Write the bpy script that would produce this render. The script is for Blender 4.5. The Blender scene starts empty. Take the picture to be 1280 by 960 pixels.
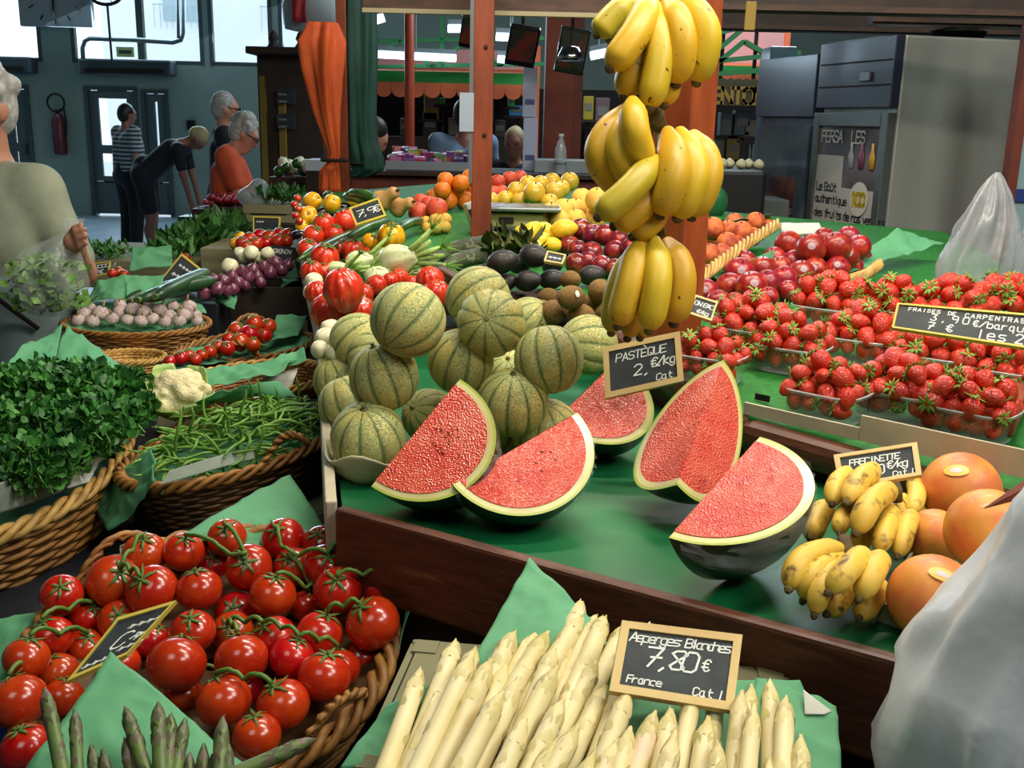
import bpy, bmesh, math, random
import numpy as np
from mathutils import Vector, Matrix, Euler, Quaternion, noise
rnd = random.Random(7)
SC = bpy.context.scene
COL = SC.collection
# ------------------------------------------------------------------ camera
F = 1300.0                      # focal length in pixels of the 1280x960 frame
EYE = Vector((0, 0, 1.6))
PITCH, ROLL = math.radians(14.24), math.radians(1.3)
CR = (Matrix.Rotation(math.pi/2 - PITCH, 3, 'X') @ Matrix.Rotation(ROLL, 3, 'Z'))
cam_d = bpy.data.cameras.new('camera'); cam = bpy.data.objects.new('camera', cam_d); COL.objects.link(cam)
cam.matrix_world = Matrix.Translation(EYE) @ CR.to_4x4()
cam_d.sensor_width = 36; cam_d.lens = F/1280*36; cam_d.clip_start = .05; cam_d.clip_end = 200
SC.camera = cam
# ------------------------------------------------------------------ world, daylight, lamps, exposure
SC.view_settings.view_transform = 'Standard'; SC.view_settings.look = 'None'
SC.view_settings.exposure = 0.0; SC.view_settings.gamma = 1.0; SC.view_settings.use_curve_mapping = False
W = bpy.data.worlds.new('world'); SC.world = W; W.use_nodes = True
W.node_tree.nodes['Background'].inputs[0].default_value = (.72, .88, 1.0, 1)
W.node_tree.nodes['Background'].inputs[1].default_value = 2.2
SC.cycles.use_denoising = True
SC.cycles.max_bounces = 6; SC.cycles.diffuse_bounces = 3; SC.cycles.transparent_max_bounces = 12
SC.cycles.sample_clamp_indirect = 4.0; SC.cycles.caustics_reflective = False; SC.cycles.caustics_refractive = False
def area(name, loc, target, size, energy, col, sy=None):
    l = bpy.data.lights.new(name, 'AREA'); l.energy = energy; l.color = col; l.size = size
    if sy: l.shape = 'RECTANGLE'; l.size_y = sy
    o = bpy.data.objects.new(name, l); COL.objects.link(o); o.location = loc
    o.rotation_euler = (Vector(target)-Vector(loc)).to_track_quat('-Z', 'Y').to_euler()
    return o
WARM = (1.0, .90, .74)
# daylight coming in through the row of high windows of the far wall and the front side of the hall
area('window_daylight', (-4.5, 16.2, 3.9), (-3.0, 4, .5), 9, 760, (.62, .84, 1.0), 2.6)
# lamps of the hall roof, plus unseen fill lights added on the camera's side
area('hall_lamp_and_fill', (-1.2, -1.0, 4.6), (-.6, 2.4, .8), 1.6, 30, (.90, 1.0, .92), 1.6)
area('hall_lamp_and_fill', (3.4, .6, 4.7), (2.0, 4.5, 1.0), 1.6, 110, (.95, 1.0, .92), 1.6)  # fill light added to brighten the fridge's steel side, no fixture
area('aisle_fill_light', (1.7, -.3, 3.2), (.6, 2.0, 1.0), 1.0, 27, (1.0, .95, .84), .6)  # added front fill for the melon and watermelon faces, no fixture
area('hall_lamp_and_fill', (2.0, 9.0, 4.7), (2.0, 9.0, 0), 3.0, 230, (.8, .95, 1.0), 1.5)
# ------------------------------------------------------------------ geometry of the view
def ray(u, v):
    return CR @ Vector(((u-640)/F, -(v-480)/F, -1))
def at(u, v, d): return EYE + ray(u, v)*d                       # d = depth along the optical axis
def onz(u, v, z):
    r = ray(u, v); return EYE + r*((z-EYE.z)/r.z)
def ony(u, v, y):
    r = ray(u, v); return EYE + r*(y/r.y)
def pixel(p):
    q = CR.transposed() @ (Vector(p)-EYE); return 640 - F*q.x/q.z, 480 + F*q.y/q.z
TRAY = (1.0, 0, 0); SHELF = (1.09, .07, 1.9)                    # z0, slope, y0
def pz(plane, y): return plane[0] + plane[1]*(y-plane[2])
def rest(u, v, rp, plane, k=1.0):
    """centre and radius of a round thing of rp pixels that rests k radii above a display plane"""
    r = ray(u, v); z0, s, y0 = plane
    d = (z0 - s*y0 - EYE.z)/(r.z - s*r.y - k*rp/F)
    return EYE + r*d, rp*d/F
def onp(u, v, plane, h=0.0):
    r = ray(u, v); z0, s, y0 = plane
    return EYE + r*((z0 + h - s*y0 - EYE.z)/(r.z - s*r.y))
# ------------------------------------------------------------------ materials
def lin(c):
    return tuple(((x/255)/12.92 if x/255 <= .04045 else ((x/255+.055)/1.055)**2.4) for x in c) + (1,)
MATS = {}
def mat(name, col, rough=.5, col2=None, scale=6, lo=.4, hi=.65, bump=0, bscale=30, metal=0, trans=0, sss=0, coat=0,
        vary=0, alpha=1, emit=0, spec=.5, detail=4, stretch=None, kind='noise', col3=None, scale3=20, lo3=.6, hi3=.7, hue=0):
    if name in MATS: return MATS[name]
    m = bpy.data.materials.new(name); m.use_nodes = True; nt = m.node_tree; N = nt.nodes; L = nt.links
    b = N['Principled BSDF']; I = b.inputs
    I['Roughness'].default_value = rough; I['Metallic'].default_value = metal
    I['Specular IOR Level'].default_value = spec
    if trans: I['Transmission Weight'].default_value = trans
    if coat: I['Coat Weight'].default_value = coat; I['Coat Roughness'].default_value = .12
    if sss: I['Subsurface Weight'].default_value = sss; I['Subsurface Radius'].default_value = (.01, .005, .003)
    I['Alpha'].default_value = alpha
    tc = N.new('ShaderNodeTexCoord'); src = tc.outputs['Object']
    if stretch:
        mp = N.new('ShaderNodeMapping'); mp.inputs['Scale'].default_value = stretch; L.new(src, mp.inputs[0]); src = mp.outputs[0]
    if vary or hue:
        oi = N.new('ShaderNodeObjectInfo')
        ad = N.new('ShaderNodeVectorMath'); ad.operation = 'MULTIPLY_ADD'; ad.inputs[1].default_value = (1, 1, 1)
        cb = N.new('ShaderNodeCombineXYZ'); mu = N.new('ShaderNodeMath'); mu.operation = 'MULTIPLY'; mu.inputs[1].default_value = 37
        L.new(oi.outputs['Random'], mu.inputs[0])
        for k in range(3): L.new(mu.outputs[0], cb.inputs[k])
        L.new(src, ad.inputs[0]); L.new(cb.outputs[0], ad.inputs[2]); src = ad.outputs[0]
    col = lin(col); out = None
    def layer(prev, c2, sc, l, h, kd):
        if kd == 'voronoi':
            t = N.new('ShaderNodeTexVoronoi'); t.inputs['Scale'].default_value = sc; o = t.outputs['Distance']
        else:
            t = N.new('ShaderNodeTexNoise'); t.inputs['Scale'].default_value = sc; t.inputs['Detail'].default_value = detail; o = t.outputs['Fac']
        L.new(src, t.inputs['Vector'])
        mr = N.new('ShaderNodeMapRange'); mr.inputs[1].default_value = l; mr.inputs[2].default_value = h; L.new(o, mr.inputs[0])
        mx = N.new('ShaderNodeMix'); mx.data_type = 'RGBA'; L.new(mr.outputs[0], mx.inputs[0])
        if prev is None: mx.inputs[6].default_value = col
        else: L.new(prev, mx.inputs[6])
        mx.inputs[7].default_value = lin(c2); return mx.outputs[2]
    if col2: out = layer(out, col2, scale, lo, hi, kind)
    if col3: out = layer(out, col3, scale3, lo3, hi3, 'noise')
    if vary or hue:
        hs = N.new('ShaderNodeHueSaturation')
        if out is None: hs.inputs['Color'].default_value = col
        else: L.new(out, hs.inputs['Color'])
        mr = N.new('ShaderNodeMapRange'); mr.inputs[3].default_value = 1-vary; mr.inputs[4].default_value = 1+vary
        L.new(oi.outputs['Random'], mr.inputs[0]); L.new(mr.outputs[0], hs.inputs['Value'])
        if hue:
            wn = N.new('ShaderNodeTexWhiteNoise'); wn.noise_dimensions = '1D'; L.new(oi.outputs['Random'], wn.inputs['W'])
            mh = N.new('ShaderNodeMapRange'); mh.inputs[3].default_value = .5-hue; mh.inputs[4].default_value = .5+hue
            L.new(wn.outputs['Value'], mh.inputs[0]); L.new(mh.outputs[0], hs.inputs['Hue'])
        out = hs.outputs[0]
    if out is None: I['Base Color'].default_value = col
    else: L.new(out, I['Base Color'])
    if bump:
        t = N.new('ShaderNodeTexNoise'); t.inputs['Scale'].default_value = bscale; t.inputs['Detail'].default_value = 3; L.new(src, t.inputs['Vector'])
        bp = N.new('ShaderNodeBump'); bp.inputs['Strength'].default_value = bump; bp.inputs['Distance'].default_value = .01
        L.new(t.outputs['Fac'], bp.inputs['Height']); L.new(bp.outputs[0], I['Normal'])
    if emit:
        I['Emission Color'].default_value = col; I['Emission Strength'].default_value = emit
    m.diffuse_color = col
    MATS[name] = m; return m
# ------------------------------------------------------------------ mesh builders: verts, faces -> mesh
class MB:
    def __init__(s): s.v = []; s.f = []
    def add(s, v, f):
        o = len(s.v); s.v += [tuple(p) for p in v]; s.f += [tuple(i+o for i in q) for q in f]; return s
    def box(s, c, size, rot=None):
        c = Vector(c); h = Vector(size)/2; R = rot if rot is not None else Matrix.Identity(3)
        v = [c + R @ Vector((x*h.x, y*h.y, z*h.z)) for x in (-1, 1) for y in (-1, 1) for z in (-1, 1)]
        return s.add(v, [(0,1,3,2), (4,6,7,5), (0,4,5,1), (2,3,7,6), (0,2,6,4), (1,5,7,3)])
    def beam(s, a, b, w, h, up=(0, 0, 1)):
        a = Vector(a); b = Vector(b); x = (b-a).normalized(); y = Vector(up).cross(x)
        if y.length < 1e-4: y = Vector((1, 0, 0)).cross(x)
        y.normalize(); z = x.cross(y)
        return s.box((a+b)/2, ((b-a).length, w, h), Matrix((x, y, z)).transposed())
    def prism(s, pts, z0, z1):
        n = len(pts); v = [(p[0], p[1], z0) for p in pts] + [(p[0], p[1], z1) for p in pts]
        f = [tuple(range(n))[::-1], tuple(range(n, 2*n))] + [(i, (i+1) % n, n+(i+1) % n, n+i) for i in range(n)]
        return s.add(v, f)
    def tube(s, pts, r, n=6, cap=True, flat=None):
        pts = [Vector(p) for p in pts]; m = len(pts); rs = r if isinstance(r, (list, tuple)) else [r]*m
        t0 = (pts[1]-pts[0]).normalized(); nx = t0.orthogonal().normalized(); V = []
        if flat is not None:
            q = Vector(flat); q = q - t0*q.dot(t0)
            if q.length > 1e-5: nx = q.normalized()
        for i in range(m):
            t = (pts[min(i+1, m-1)]-pts[max(i-1, 0)]).normalized()
            nx = nx - t*nx.dot(t); nx.normalize(); ny = t.cross(nx)
            for k in range(n):
                a = 2*math.pi*k/n; V.append(pts[i] + (nx*math.cos(a) + ny*math.sin(a))*rs[i])
        f = [(i*n+k, i*n+(k+1) % n, (i+1)*n+(k+1) % n, (i+1)*n+k) for i in range(m-1) for k in range(n)]
        if cap: f += [tuple(range(n))[::-1], tuple(range((m-1)*n, m*n))]
        return s.add(V, f)
    def lathe(s, prof, n=24, ribs=0, amp=0.0, fn=None, M=None):
        V = []; m = len(prof)
        for i, (r, z) in enumerate(prof):
            for k in range(n):
                a = 2*math.pi*k/n
                q = r*(1 + (amp*(abs(math.cos(ribs*a/2))-.65) if ribs else 0))
                p = Vector((q*math.cos(a), q*math.sin(a), z))
                if fn: p = fn(p)
                V.append(M @ p if M else p)
        f = [(i*n+k, i*n+(k+1) % n, (i+1)*n+(k+1) % n, (i+1)*n+k) for i in range(m-1) for k in range(n)]
        f += [tuple(range(n))[::-1], tuple(range((m-1)*n, m*n))]
        return s.add(V, f)
    def grid(s, fn, nu, nv, wrap=False):
        V = [fn(i/nu, j/nv) for j in range(nv+1) for i in range(nu+1)]
        return s.add(V, [(j*(nu+1)+i, j*(nu+1)+i+1, (j+1)*(nu+1)+i+1, (j+1)*(nu+1)+i) for j in range(nv) for i in range(nu)])
    def mesh(s, name, smooth=True):
        me = bpy.data.meshes.new(name); me.from_pydata(s.v, [], s.f)
        if smooth: me.polygons.foreach_set('use_smooth', [True]*len(me.polygons))
        me.update(); return me
    def obj(s, name, m, parent=None, smooth=False, bevel=0, solid=0, sub=0):
        return link(name, s.mesh(name, smooth), m, parent, bevel, solid, sub)
def link(name, me, m, parent=None, bevel=0, solid=0, sub=0):
    if m is not None and not me.materials: me.materials.append(m)
    o = bpy.data.objects.new(name, me); COL.objects.link(o)
    if parent: o.parent = parent
    if solid: q = o.modifiers.new('solid', 'SOLIDIFY'); q.thickness = solid; q.offset = 0
    if bevel: q = o.modifiers.new('bevel', 'BEVEL'); q.width = bevel; q.segments = 2; q.limit_method = 'ANGLE'
    if sub: q = o.modifiers.new('sub', 'SUBSURF'); q.levels = sub; q.render_levels = sub
    return o
def tag(o, label, cat, group=None):
    o['label'] = label; o['category'] = cat
    if group: o['group'] = group
    return o
def struct(o): o['kind'] = 'structure'; return o
def stuff(o): o['kind'] = 'stuff'; return o
def thing(name, loc, label, cat, group=None, rot=None, scale=None):
    o = bpy.data.objects.new(name, None); COL.objects.link(o); o.empty_display_size = .02; o.location = loc
    if rot is not None: o.rotation_mode = 'QUATERNION'; o.rotation_quaternion = rot
    if scale: o.scale = (scale,)*3 if not hasattr(scale, '__len__') else scale
    return tag(o, label, cat, group)
class Kind:
    """one kind of repeated thing: a body mesh and the meshes of its parts (each may carry sub-parts)"""
    def __init__(s, name, me, m, parts=()):
        s.name = name; s.me = me; s.m = m; s.parts = parts
        if m and not me.materials: me.materials.append(m)
        for p in parts:
            if p[2] and not p[1].materials: p[1].materials.append(p[2])
    def put(s, loc, scale, rot, label, cat, group=None):
        o = bpy.data.objects.new(s.name, s.me); COL.objects.link(o); o.location = loc
        o.scale = (scale,)*3 if not hasattr(scale, '__len__') else scale
        o.rotation_mode = 'QUATERNION'; o.rotation_quaternion = rot
        for p in s.parts:
            c = bpy.data.objects.new(p[0], p[1]); COL.objects.link(c); c.parent = o
            if p[0] == 'tip_scales': c['kind'] = 'stuff'
        return tag(o, label, cat, group)
def aim(d, spin=None):
    """rotation that carries local +Z to the direction d, spun about it"""
    q = Vector((0, 0, 1)).rotation_difference(Vector(d).normalized())
    return q @ Quaternion((0, 0, 1), rnd.uniform(0, 6.28) if spin is None else spin)
def facing(p, up=1.0, side=0.0, toward=1.0):
    """direction that mixes up, sideways and towards the viewer's side of the stall"""
    t = Vector((-p[0], -p[1], 0)).normalized(); s = Vector((-t.y, t.x, 0))
    return t*toward + Vector((0, 0, 1))*up + s*side
ORD = 'first second third fourth fifth sixth seventh eighth ninth tenth eleventh twelfth thirteenth fourteenth fifteenth sixteenth seventeenth eighteenth nineteenth twentieth'.split()
def rank(objs, phrase, rows, where=''):
    """labels that single out each fruit of a pile by its row (from the back) and place in it"""
    ps = sorted(((pixel(o.location), o) for o in objs), key=lambda t: t[0][1])
    n = len(ps); per = math.ceil(n/rows)
    for r in range(rows):
        row = sorted(ps[r*per:(r+1)*per], key=lambda t: t[0][0])
        rn = '' if rows == 1 else (', back row' if r == 0 else ', front row' if r == rows-1 else ', %s row from back' % ORD[r])
        for k, (_, o) in enumerate(row):
            o['label'] = '%s%s, %s from left' % (phrase, rn, ORD[min(k, 19)])
def jitter(a): return Vector((rnd.uniform(-a, a), rnd.uniform(-a, a), rnd.uniform(-a, a)))
def unit_ball(n=20, m=12, fn=None):
    prof = [(max(.02, math.sin(math.pi*i/m)), -math.cos(math.pi*i/m)) for i in range(m+1)]
    return MB().lathe(prof, n, fn=fn)
# ------------------------------------------------------------------ smooth bodies (people, ribs, bags) from blended capsules
def sdf_mesh(name, prims, res, k=.03, cuts=(), noise_amp=0):
    """prims: ('c', p0, p1, r0, r1) tapered capsules or ('e', centre, radii) ellipsoids; cuts: (point, normal) half spaces kept behind"""
    P = []
    for p in prims:
        if p[0] == 'c': P += [np.array(p[1])-max(p[3], p[4]), np.array(p[1])+max(p[3], p[4]), np.array(p[2])-max(p[3], p[4]), np.array(p[2])+max(p[3], p[4])]
        else: P += [np.array(p[1])-np.array(p[2]), np.array(p[1])+np.array(p[2])]
    P = np.array(P, float); lo = P.min(0)-3*res; hi = P.max(0)+3*res
    n = np.ceil((hi-lo)/res).astype(int)+1
    ax = [lo[i]+res*np.arange(n[i]) for i in range(3)]
    G = np.stack(np.meshgrid(*ax, indexing='ij'), -1).astype(np.float32)
    D = None
    for p in prims:
        if p[0] == 'c':
            a = np.array(p[1], np.float32); b = np.array(p[2], np.float32); ab = b-a
            t = np.clip(((G-a) @ ab)/max(1e-9, float(ab @ ab)), 0, 1)
            d = np.linalg.norm(G-a-t[..., None]*ab, axis=-1) - (p[3]+(p[4]-p[3])*t)
        else:
            r = np.array(p[2], np.float32); q = (G-np.array(p[1], np.float32))/r
            l = np.linalg.norm(q, axis=-1); d = l*(l-1)/np.maximum(np.linalg.norm(q/r, axis=-1), 1e-6)
        if D is None: D = d
        else:
            kk = p[5] if len(p) > 5 else k; h = np.maximum(kk-np.abs(D-d), 0)/kk; D = np.minimum(D, d)-h*h*kk/4
    for c, nn in cuts:
        D = np.maximum(D, (G-np.array(c, np.float32)) @ np.array(nn, np.float32))
    S = D < 0; o3 = [(i, j, l) for i in (0, 1) for j in (0, 1) for l in (0, 1)]
    c0 = [slice(0, n[i]-1) for i in range(3)]
    cnt = sum(S[i:n[0]-1+i, j:n[1]-1+j, l:n[2]-1+l].astype(int) for i, j, l in o3)
    act = (cnt > 0) & (cnt < 8); idx = -np.ones(act.shape, int); A = np.argwhere(act); idx[act] = np.arange(len(A))
    acc = np.zeros((len(A), 3)); w = np.zeros(len(A))
    for a in o3:
        for d in range(3):
            if a[d]: continue
            b = list(a); b[d] = 1
            va = D[A[:, 0]+a[0], A[:, 1]+a[1], A[:, 2]+a[2]]; vb = D[A[:, 0]+b[0], A[:, 1]+b[1], A[:, 2]+b[2]]
            x = (va < 0) != (vb < 0); t = np.where(x, va/np.where(x, va-vb, 1), 0)
            p = np.array(a, float)[None] + np.zeros((len(A), 3)); p[:, d] += t
            acc += p*x[:, None]; w += x
    V = lo + (A + acc/w[:, None])*res; Fc = []
    for d in range(3):
        e, f = (d+1) % 3, (d+2) % 3
        sl0 = [slice(1, n[i]-1) for i in range(3)]; sl0[d] = slice(0, n[d]-1)
        sl1 = list(sl0); sl1[d] = slice(1, n[d])
        s0 = S[tuple(sl0)]; s1 = S[tuple(sl1)]; B = np.argwhere(s0 != s1)
        off = np.array([1, 1, 1]); off[d] = 0; B = B+off
        q = []
        for de, df in ((0, 0), (1, 0), (1, 1), (0, 1)):
            C = B.copy(); C[:, e] -= de; C[:, f] -= df; q.append(idx[C[:, 0], C[:, 1], C[:, 2]])
        q = np.stack(q, 1); flip = s0[s0 != s1]
        q[~flip] = q[~flip][:, ::-1]; Fc.append(q)
    Fc = np.concatenate(Fc)
    me = bpy.data.meshes.new(name); me.from_pydata(V.tolist(), [], Fc.tolist())
    me.polygons.foreach_set('use_smooth', [True]*len(me.polygons)); me.update(); return me
# ================================================================== the hall
m_floor = mat('floor_concrete', (96, 112, 122), .35, (120, 134, 142), 2.0, .35, .7, bump=.05)
m_wall = mat('wall_paint', (140, 158, 150), .8, (126, 146, 140), 1.2, .4, .7)
m_frame = mat('frame_grey', (66, 80, 84), .6)
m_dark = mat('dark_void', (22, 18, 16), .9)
m_ceil = mat('ceiling_paint', (70, 62, 60), .9)
YW, XL, XR, YB, ZC = 16.5, -10.5, 13.0, -5.0, 6.2
struct(MB().box(((XL+XR)/2, (YW+YB)/2, -.1), (XR-XL, YW-YB, .2)).obj('floor', m_floor))
struct(MB().box(((XL+XR)/2, (YW+YB)/2, ZC+.1), (XR-XL, YW-YB, .2)).obj('ceiling', m_ceil))
struct(MB().box((XL-.1, (YW+YB)/2, ZC/2), (.2, YW-YB, ZC)).obj('wall_left', m_wall))
struct(MB().box((XR+.1, (YW+YB)/2, ZC/2), (.2, YW-YB, ZC)).obj('wall_right', m_ceil))
struct(MB().box(((XL+XR)/2, YB-.1, ZC/2), (XR-XL, .2, ZC)).obj('wall_front', m_wall))
# far wall with openings: list of (u0,u1,v0,v1) rectangles on the wall plane
def wp(u, v): p = ony(u, v, YW); return p.x, p.z
zwin = wp(170, 80)[1]; ztop = 5.4
wb = MB()
wins = [(-60, 53), (90, 255), (262, 341), (349, 420)]
xs = [(wp(a, 70)[0], wp(b, 70)[0]) for a, b in wins]
doors = [(110, 176, 108), (180, 214, 112), (-2, 42, 106)]
dx = []
for a, b, t in doors: dx.append((wp(a, 180)[0], wp(b, 180)[0], wp((a+b)/2, t)[1]))
def wallbox(x0, x1, z0, z1): wb.box(((x0+x1)/2, YW+.1, (z0+z1)/2), (x1-x0, .2, z1-z0))
ed = sorted(dx); x = XL
for a, b, t in ed:
    wallbox(x, a, 0, zwin); wallbox(a, b, t, zwin); x = b
wallbox(x, XR, 0, zwin); x = XL
for a, b in xs: wallbox(x, a, zwin, ztop); x = b
wallbox(x, XR, zwin, ztop); wallbox(XL, XR, ztop, ZC)
wall_back = struct(wb.obj('wall_back', m_wall))
m_glass = mat('window_glass', (235, 245, 250), .02, alpha=.12, spec=.5)
for i, (a, b) in enumerate(xs):
    o = struct(MB().box(((a+b)/2, YW+.1, (zwin+ztop)/2), (b-a, .012, ztop-zwin)).obj('window_%d' % (i+1), m_glass))
    f = MB()
    for q in (a+.03, b-.03): f.box((q, YW+.04, (zwin+ztop)/2), (.06, .09, ztop-zwin))
    for q in (zwin+.03, ztop-.03): f.box(((a+b)/2, YW+.04, q), (b-a-.12, .08, .06))
    f.obj('window_frame', m_frame, o)
    if i == 1:
        q = wp(175, 40)[0]; MB().box((q, YW+.04, (zwin+ztop)/2), (.10, .10, ztop-zwin-.12)).obj('mullion', m_frame, o)
m_door = mat('door_paint', (84, 100, 104), .6)
for i, (a, b, t) in enumerate(dx):
    d = struct(MB().box(((a+b)/2, YW+.06, .28), (b-a-.1, .05, .5)).obj('door_%d' % (i+1), m_door))
    pl = MB()
    for q in (a+.03, b-.03): pl.box((q, YW+.04, t/2), (.06, .14, t))
    pl.box(((a+b)/2, YW+.04, t-.03), (b-a-.12, .14, .06)).obj('door_frame', m_frame, d)
    st = .13 if i < 2 else .2
    le = MB()
    for q in (a+.06+st/2, b-.06-st/2): le.box((q, YW+.06, (t+.47)/2), (st, .05, t-.6))
    zs = [.50, 1.02, t-.13]
    for q, h in ((.56, .10), (1.02, .13), (t-.12, .12)): le.box(((a+b)/2, YW+.06, q), (b-a-.12-2*st, .05, h))
    le.obj('door_leaf', m_door, d)
    MB().box(((a+b)/2, YW+.06, (t+.5)/2), (b-a-.12-2*st, .01, t-.7)).obj('door_pane', m_glass, d)
    MB().box((b-.13, YW+.01, 1.0), (.03, .06, .16)).obj('door_handle', m_frame, d)
# street side seen through the glass: pale pavement and a pale facade across it
m_pave = mat('pavement', (205, 208, 210), .9); m_fac = mat('facade', (232, 234, 236), .9)
struct(MB().box((-3, 26, -.12), (40, 18.6, .2)).obj('pavement_outside', m_pave))
fo = thing('street_facade', (-5, 34, 0), 'pale house front with shuttered balconies across the street', 'building')
MB().box((0, .3, 5), (16, .6, 10)).obj('facade_wall', m_fac, fo)
m_shut = mat('shutter', (170, 190, 196), .8)
for x in (-5.5, -2.2, 1.2, 4.6):
    for z in (2.2, 5.2):
        w = MB().box((x, -.03, z), (1.1, .08, 1.7)).obj('facade_window', m_shut, fo)
        b = MB(); b.box((0+x, -.3, z-.4), (1.6, .03, .04))
        for k in range(9): b.box((x-.75+k*.1875, -.3, z-.75), (.02, .02, .7))
        b.obj('railing', m_shut, w)
# air curtains above the doors, clock, pipe, extinguisher, switch, sign
m_vent = mat('vent_grey', (58, 70, 76), .5)
for (u0, u1, v0, v1), lab in (((100, 217, 73, 95), 'long dark air curtain above the double door under the pipes'), ((-25, 42, 70, 92), 'dark air curtain above the left side door')):
    a = ony(u0, v0, YW-.2); b = ony(u1, v1, YW-.2); q = thing('air_curtain', ((a.x+b.x)/2, YW, (a.z+b.z)/2), lab, 'heater')
    MB().box((0, -.16, 0), (b.x-a.x, .3, a.z-b.z)).obj('housing', m_vent, q, bevel=.03)
    s = MB().box((0, -.32, -.06), (b.x-a.x-.2, .02, .07)).obj('outlet_grille', m_dark, q)
p = ony(70, 5, YW-.25); c = thing('wall_clock', p, 'large square pale clock hanging in front of the left window', 'clock')
m_cf = mat('clock_face', (150, 160, 166), .6)
MB().box((0, 0, .15), (1.08, .12, .95)).obj('case', m_cf, c, bevel=.02)
for k in range(12):
    a = k*math.pi/6; MB().beam((.36*math.sin(a), -.065, .15+.36*math.cos(a)), (.44*math.sin(a), -.065, .15+.44*math.cos(a)), .012, .03, (0, 1, 0)).obj('hour_mark', m_dark, c)
MB().beam((0, -.075, .15), (-.02, -.075, -.17), .012, .05, (0, 1, 0)).obj('minute_hand', m_dark, c)
MB().beam((0, -.08, .15), (.01, -.08, .38), .012, .06, (0, 1, 0)).obj('hour_hand', m_dark, c)
MB().box((0, .05, .8), (.08, .05, .5)).obj('bracket', m_vent, c)
m_pipe = mat('pipe_grey', (96, 110, 116), .4)
def wpts(l, y): return [ony(u, v, y) for u, v in l]
tag(MB().tube(wpts([(104, 74), (103, 60), (106, 51), (112, 48), (170, 50), (216, 53), (226, 50), (229, 42), (229, -20)], YW-.35), .035, 8).obj('heating_pipe', m_pipe, smooth=True), 'grey bent pipe running above the air curtain up the window', 'pipe')
tag(MB().tube(wpts([(222, -20), (223, 48)], YW-.5), .025, 8).obj('heating_pipe', m_pipe, smooth=True), 'thin straight pipe hanging down beside the bent grey pipe', 'pipe')
q = ony(132, 0, YW-.8); fn = thing('wall_fan', q, 'dark round fan on a thin rod in front of the window', 'fan')
MB().tube([(.24*math.cos(k*math.pi/12), 0, .1+.16*math.sin(k*math.pi/12)) for k in range(25)], .025, 6).obj('guard_ring', m_dark, fn, True)
for k in range(4):
    a = k*math.pi/2+.5; MB().beam((0, 0, .1), (.2*math.cos(a), .02, .1+.14*math.sin(a)), .01, .09, (0, 1, 0)).obj('blade', m_vent, fn)
MB().tube([(.02, 0, -.05), (.03, 0, -.85)], .018, 6).obj('rod', m_dark, fn)
m_red = mat('extinguisher_red', (92, 30, 44), .4)
q = ony(74, 162, YW-.1); e = thing('fire_extinguisher', (q.x, q.y, q.z-.38), 'dull red fire extinguisher hung on the wall between the doors', 'extinguisher')
MB().lathe([(.02, 0), (.09, .01), (.1, .06), (.1, .5), (.06, .6), (.035, .62), (.035, .68), (.01, .69)], 16).obj('cylinder', m_red, e, True)
MB().tube([(.02, -.03, .66), (.12, -.05, .7), (.14, -.06, .5), (.12, -.06, .28)], .018, 6).obj('hose', m_dark, e, True)
MB().tube([(.13*math.cos(k*.33), -.04, .78+.13*math.sin(k*.33)) for k in range(20)], .016, 5).obj('handle', m_dark, e)
q = ony(239, 156, YW-.05); tag(MB().box(q, (.12, .09, .14)).obj('wall_switch', m_dark, bevel=.01), 'small dark switch box on the wall right of the double door', 'switch')
q = ony(157, 65, YW-.35); sg = thing('exit_sign', q, 'small pale green exit sign above the air curtain', 'sign')
MB().box((0, 0, 0), (.26, .04, .14)).obj('panel', mat('exit_panel', (190, 210, 150), .5), sg)
MB().box((0, -.025, 0), (.18, .01, .05)).obj('lettering', mat('exit_letter', (40, 80, 60), .5), sg)
# ================================================================== the island stall
m_wood = mat('stall_wood', (92, 48, 28), .45, (66, 34, 20), 14, .35, .65, bump=.15, bscale=25, stretch=(1, 1, 6), col3=(128, 80, 52), scale3=5, lo3=.62, hi3=.75)
m_woodd = mat('stall_wood_dark', (50, 29, 18), .6, (36, 20, 13), 10, .4, .6, bump=.1)
m_green = mat('green_tray_mat', (18, 108, 62), .42, (14, 96, 54), 3, .4, .6)
m_grass = mat('green_shelf_mat', (26, 118, 36), .6, (18, 98, 30), 60, .4, .6, bump=.2, bscale=200)
m_card = mat('grey_cardboard', (190, 180, 152), .85, (174, 164, 140), 12, .4, .6)
Lc = onz(430, 630, 1.02); Lr = onz(1195, 834, 1.02); bd = (Lr-Lc).normalized(); Lr2 = Lr + bd*.35
Ra = onz(936, 521, 1.085); Rb = onz(1280, 599, 1.085); rd = (Rb-Ra).normalized(); Rb2 = Rb + rd*.45
Rl = onz(400, 402, 1.085); Rm = onz(705, 392, 1.085)
A1 = onp(380, 305, SHELF); A2 = onp(374, 262, SHELF)
sb = [Rl, A1, A2, onp(420, 240, SHELF), onp(640, 222, SHELF), onp(880, 262, SHELF), onp(1180, 290, SHELF), onp(1420, 420, SHELF), Rb2, Ra, Rm]
def shelf(pts, z):
    n = len(pts); top = [(p.x, p.y, pz(SHELF, p.y)) for p in pts]; bot = [(x, y, z0-.03) for x, y, z0 in top]
    return MB().add(top+bot, [tuple(range(n))[::-1], tuple(range(n, 2*n))] + [(i, (i+1) % n, n+(i+1) % n, n+i) for i in range(n)])
stall = thing('market_stall', (.4, 2.4, 0), 'long dark wooden market stall with green lined sloping shelves', 'stall')
def onstall(mb, name, m, **k):
    mb.v = [(x-.4, y-2.4, z) for x, y, z in mb.v]; return mb.obj(name, m, stall, **k)
onstall(shelf(sb, 0), 'shelf_surface', m_grass)
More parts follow.
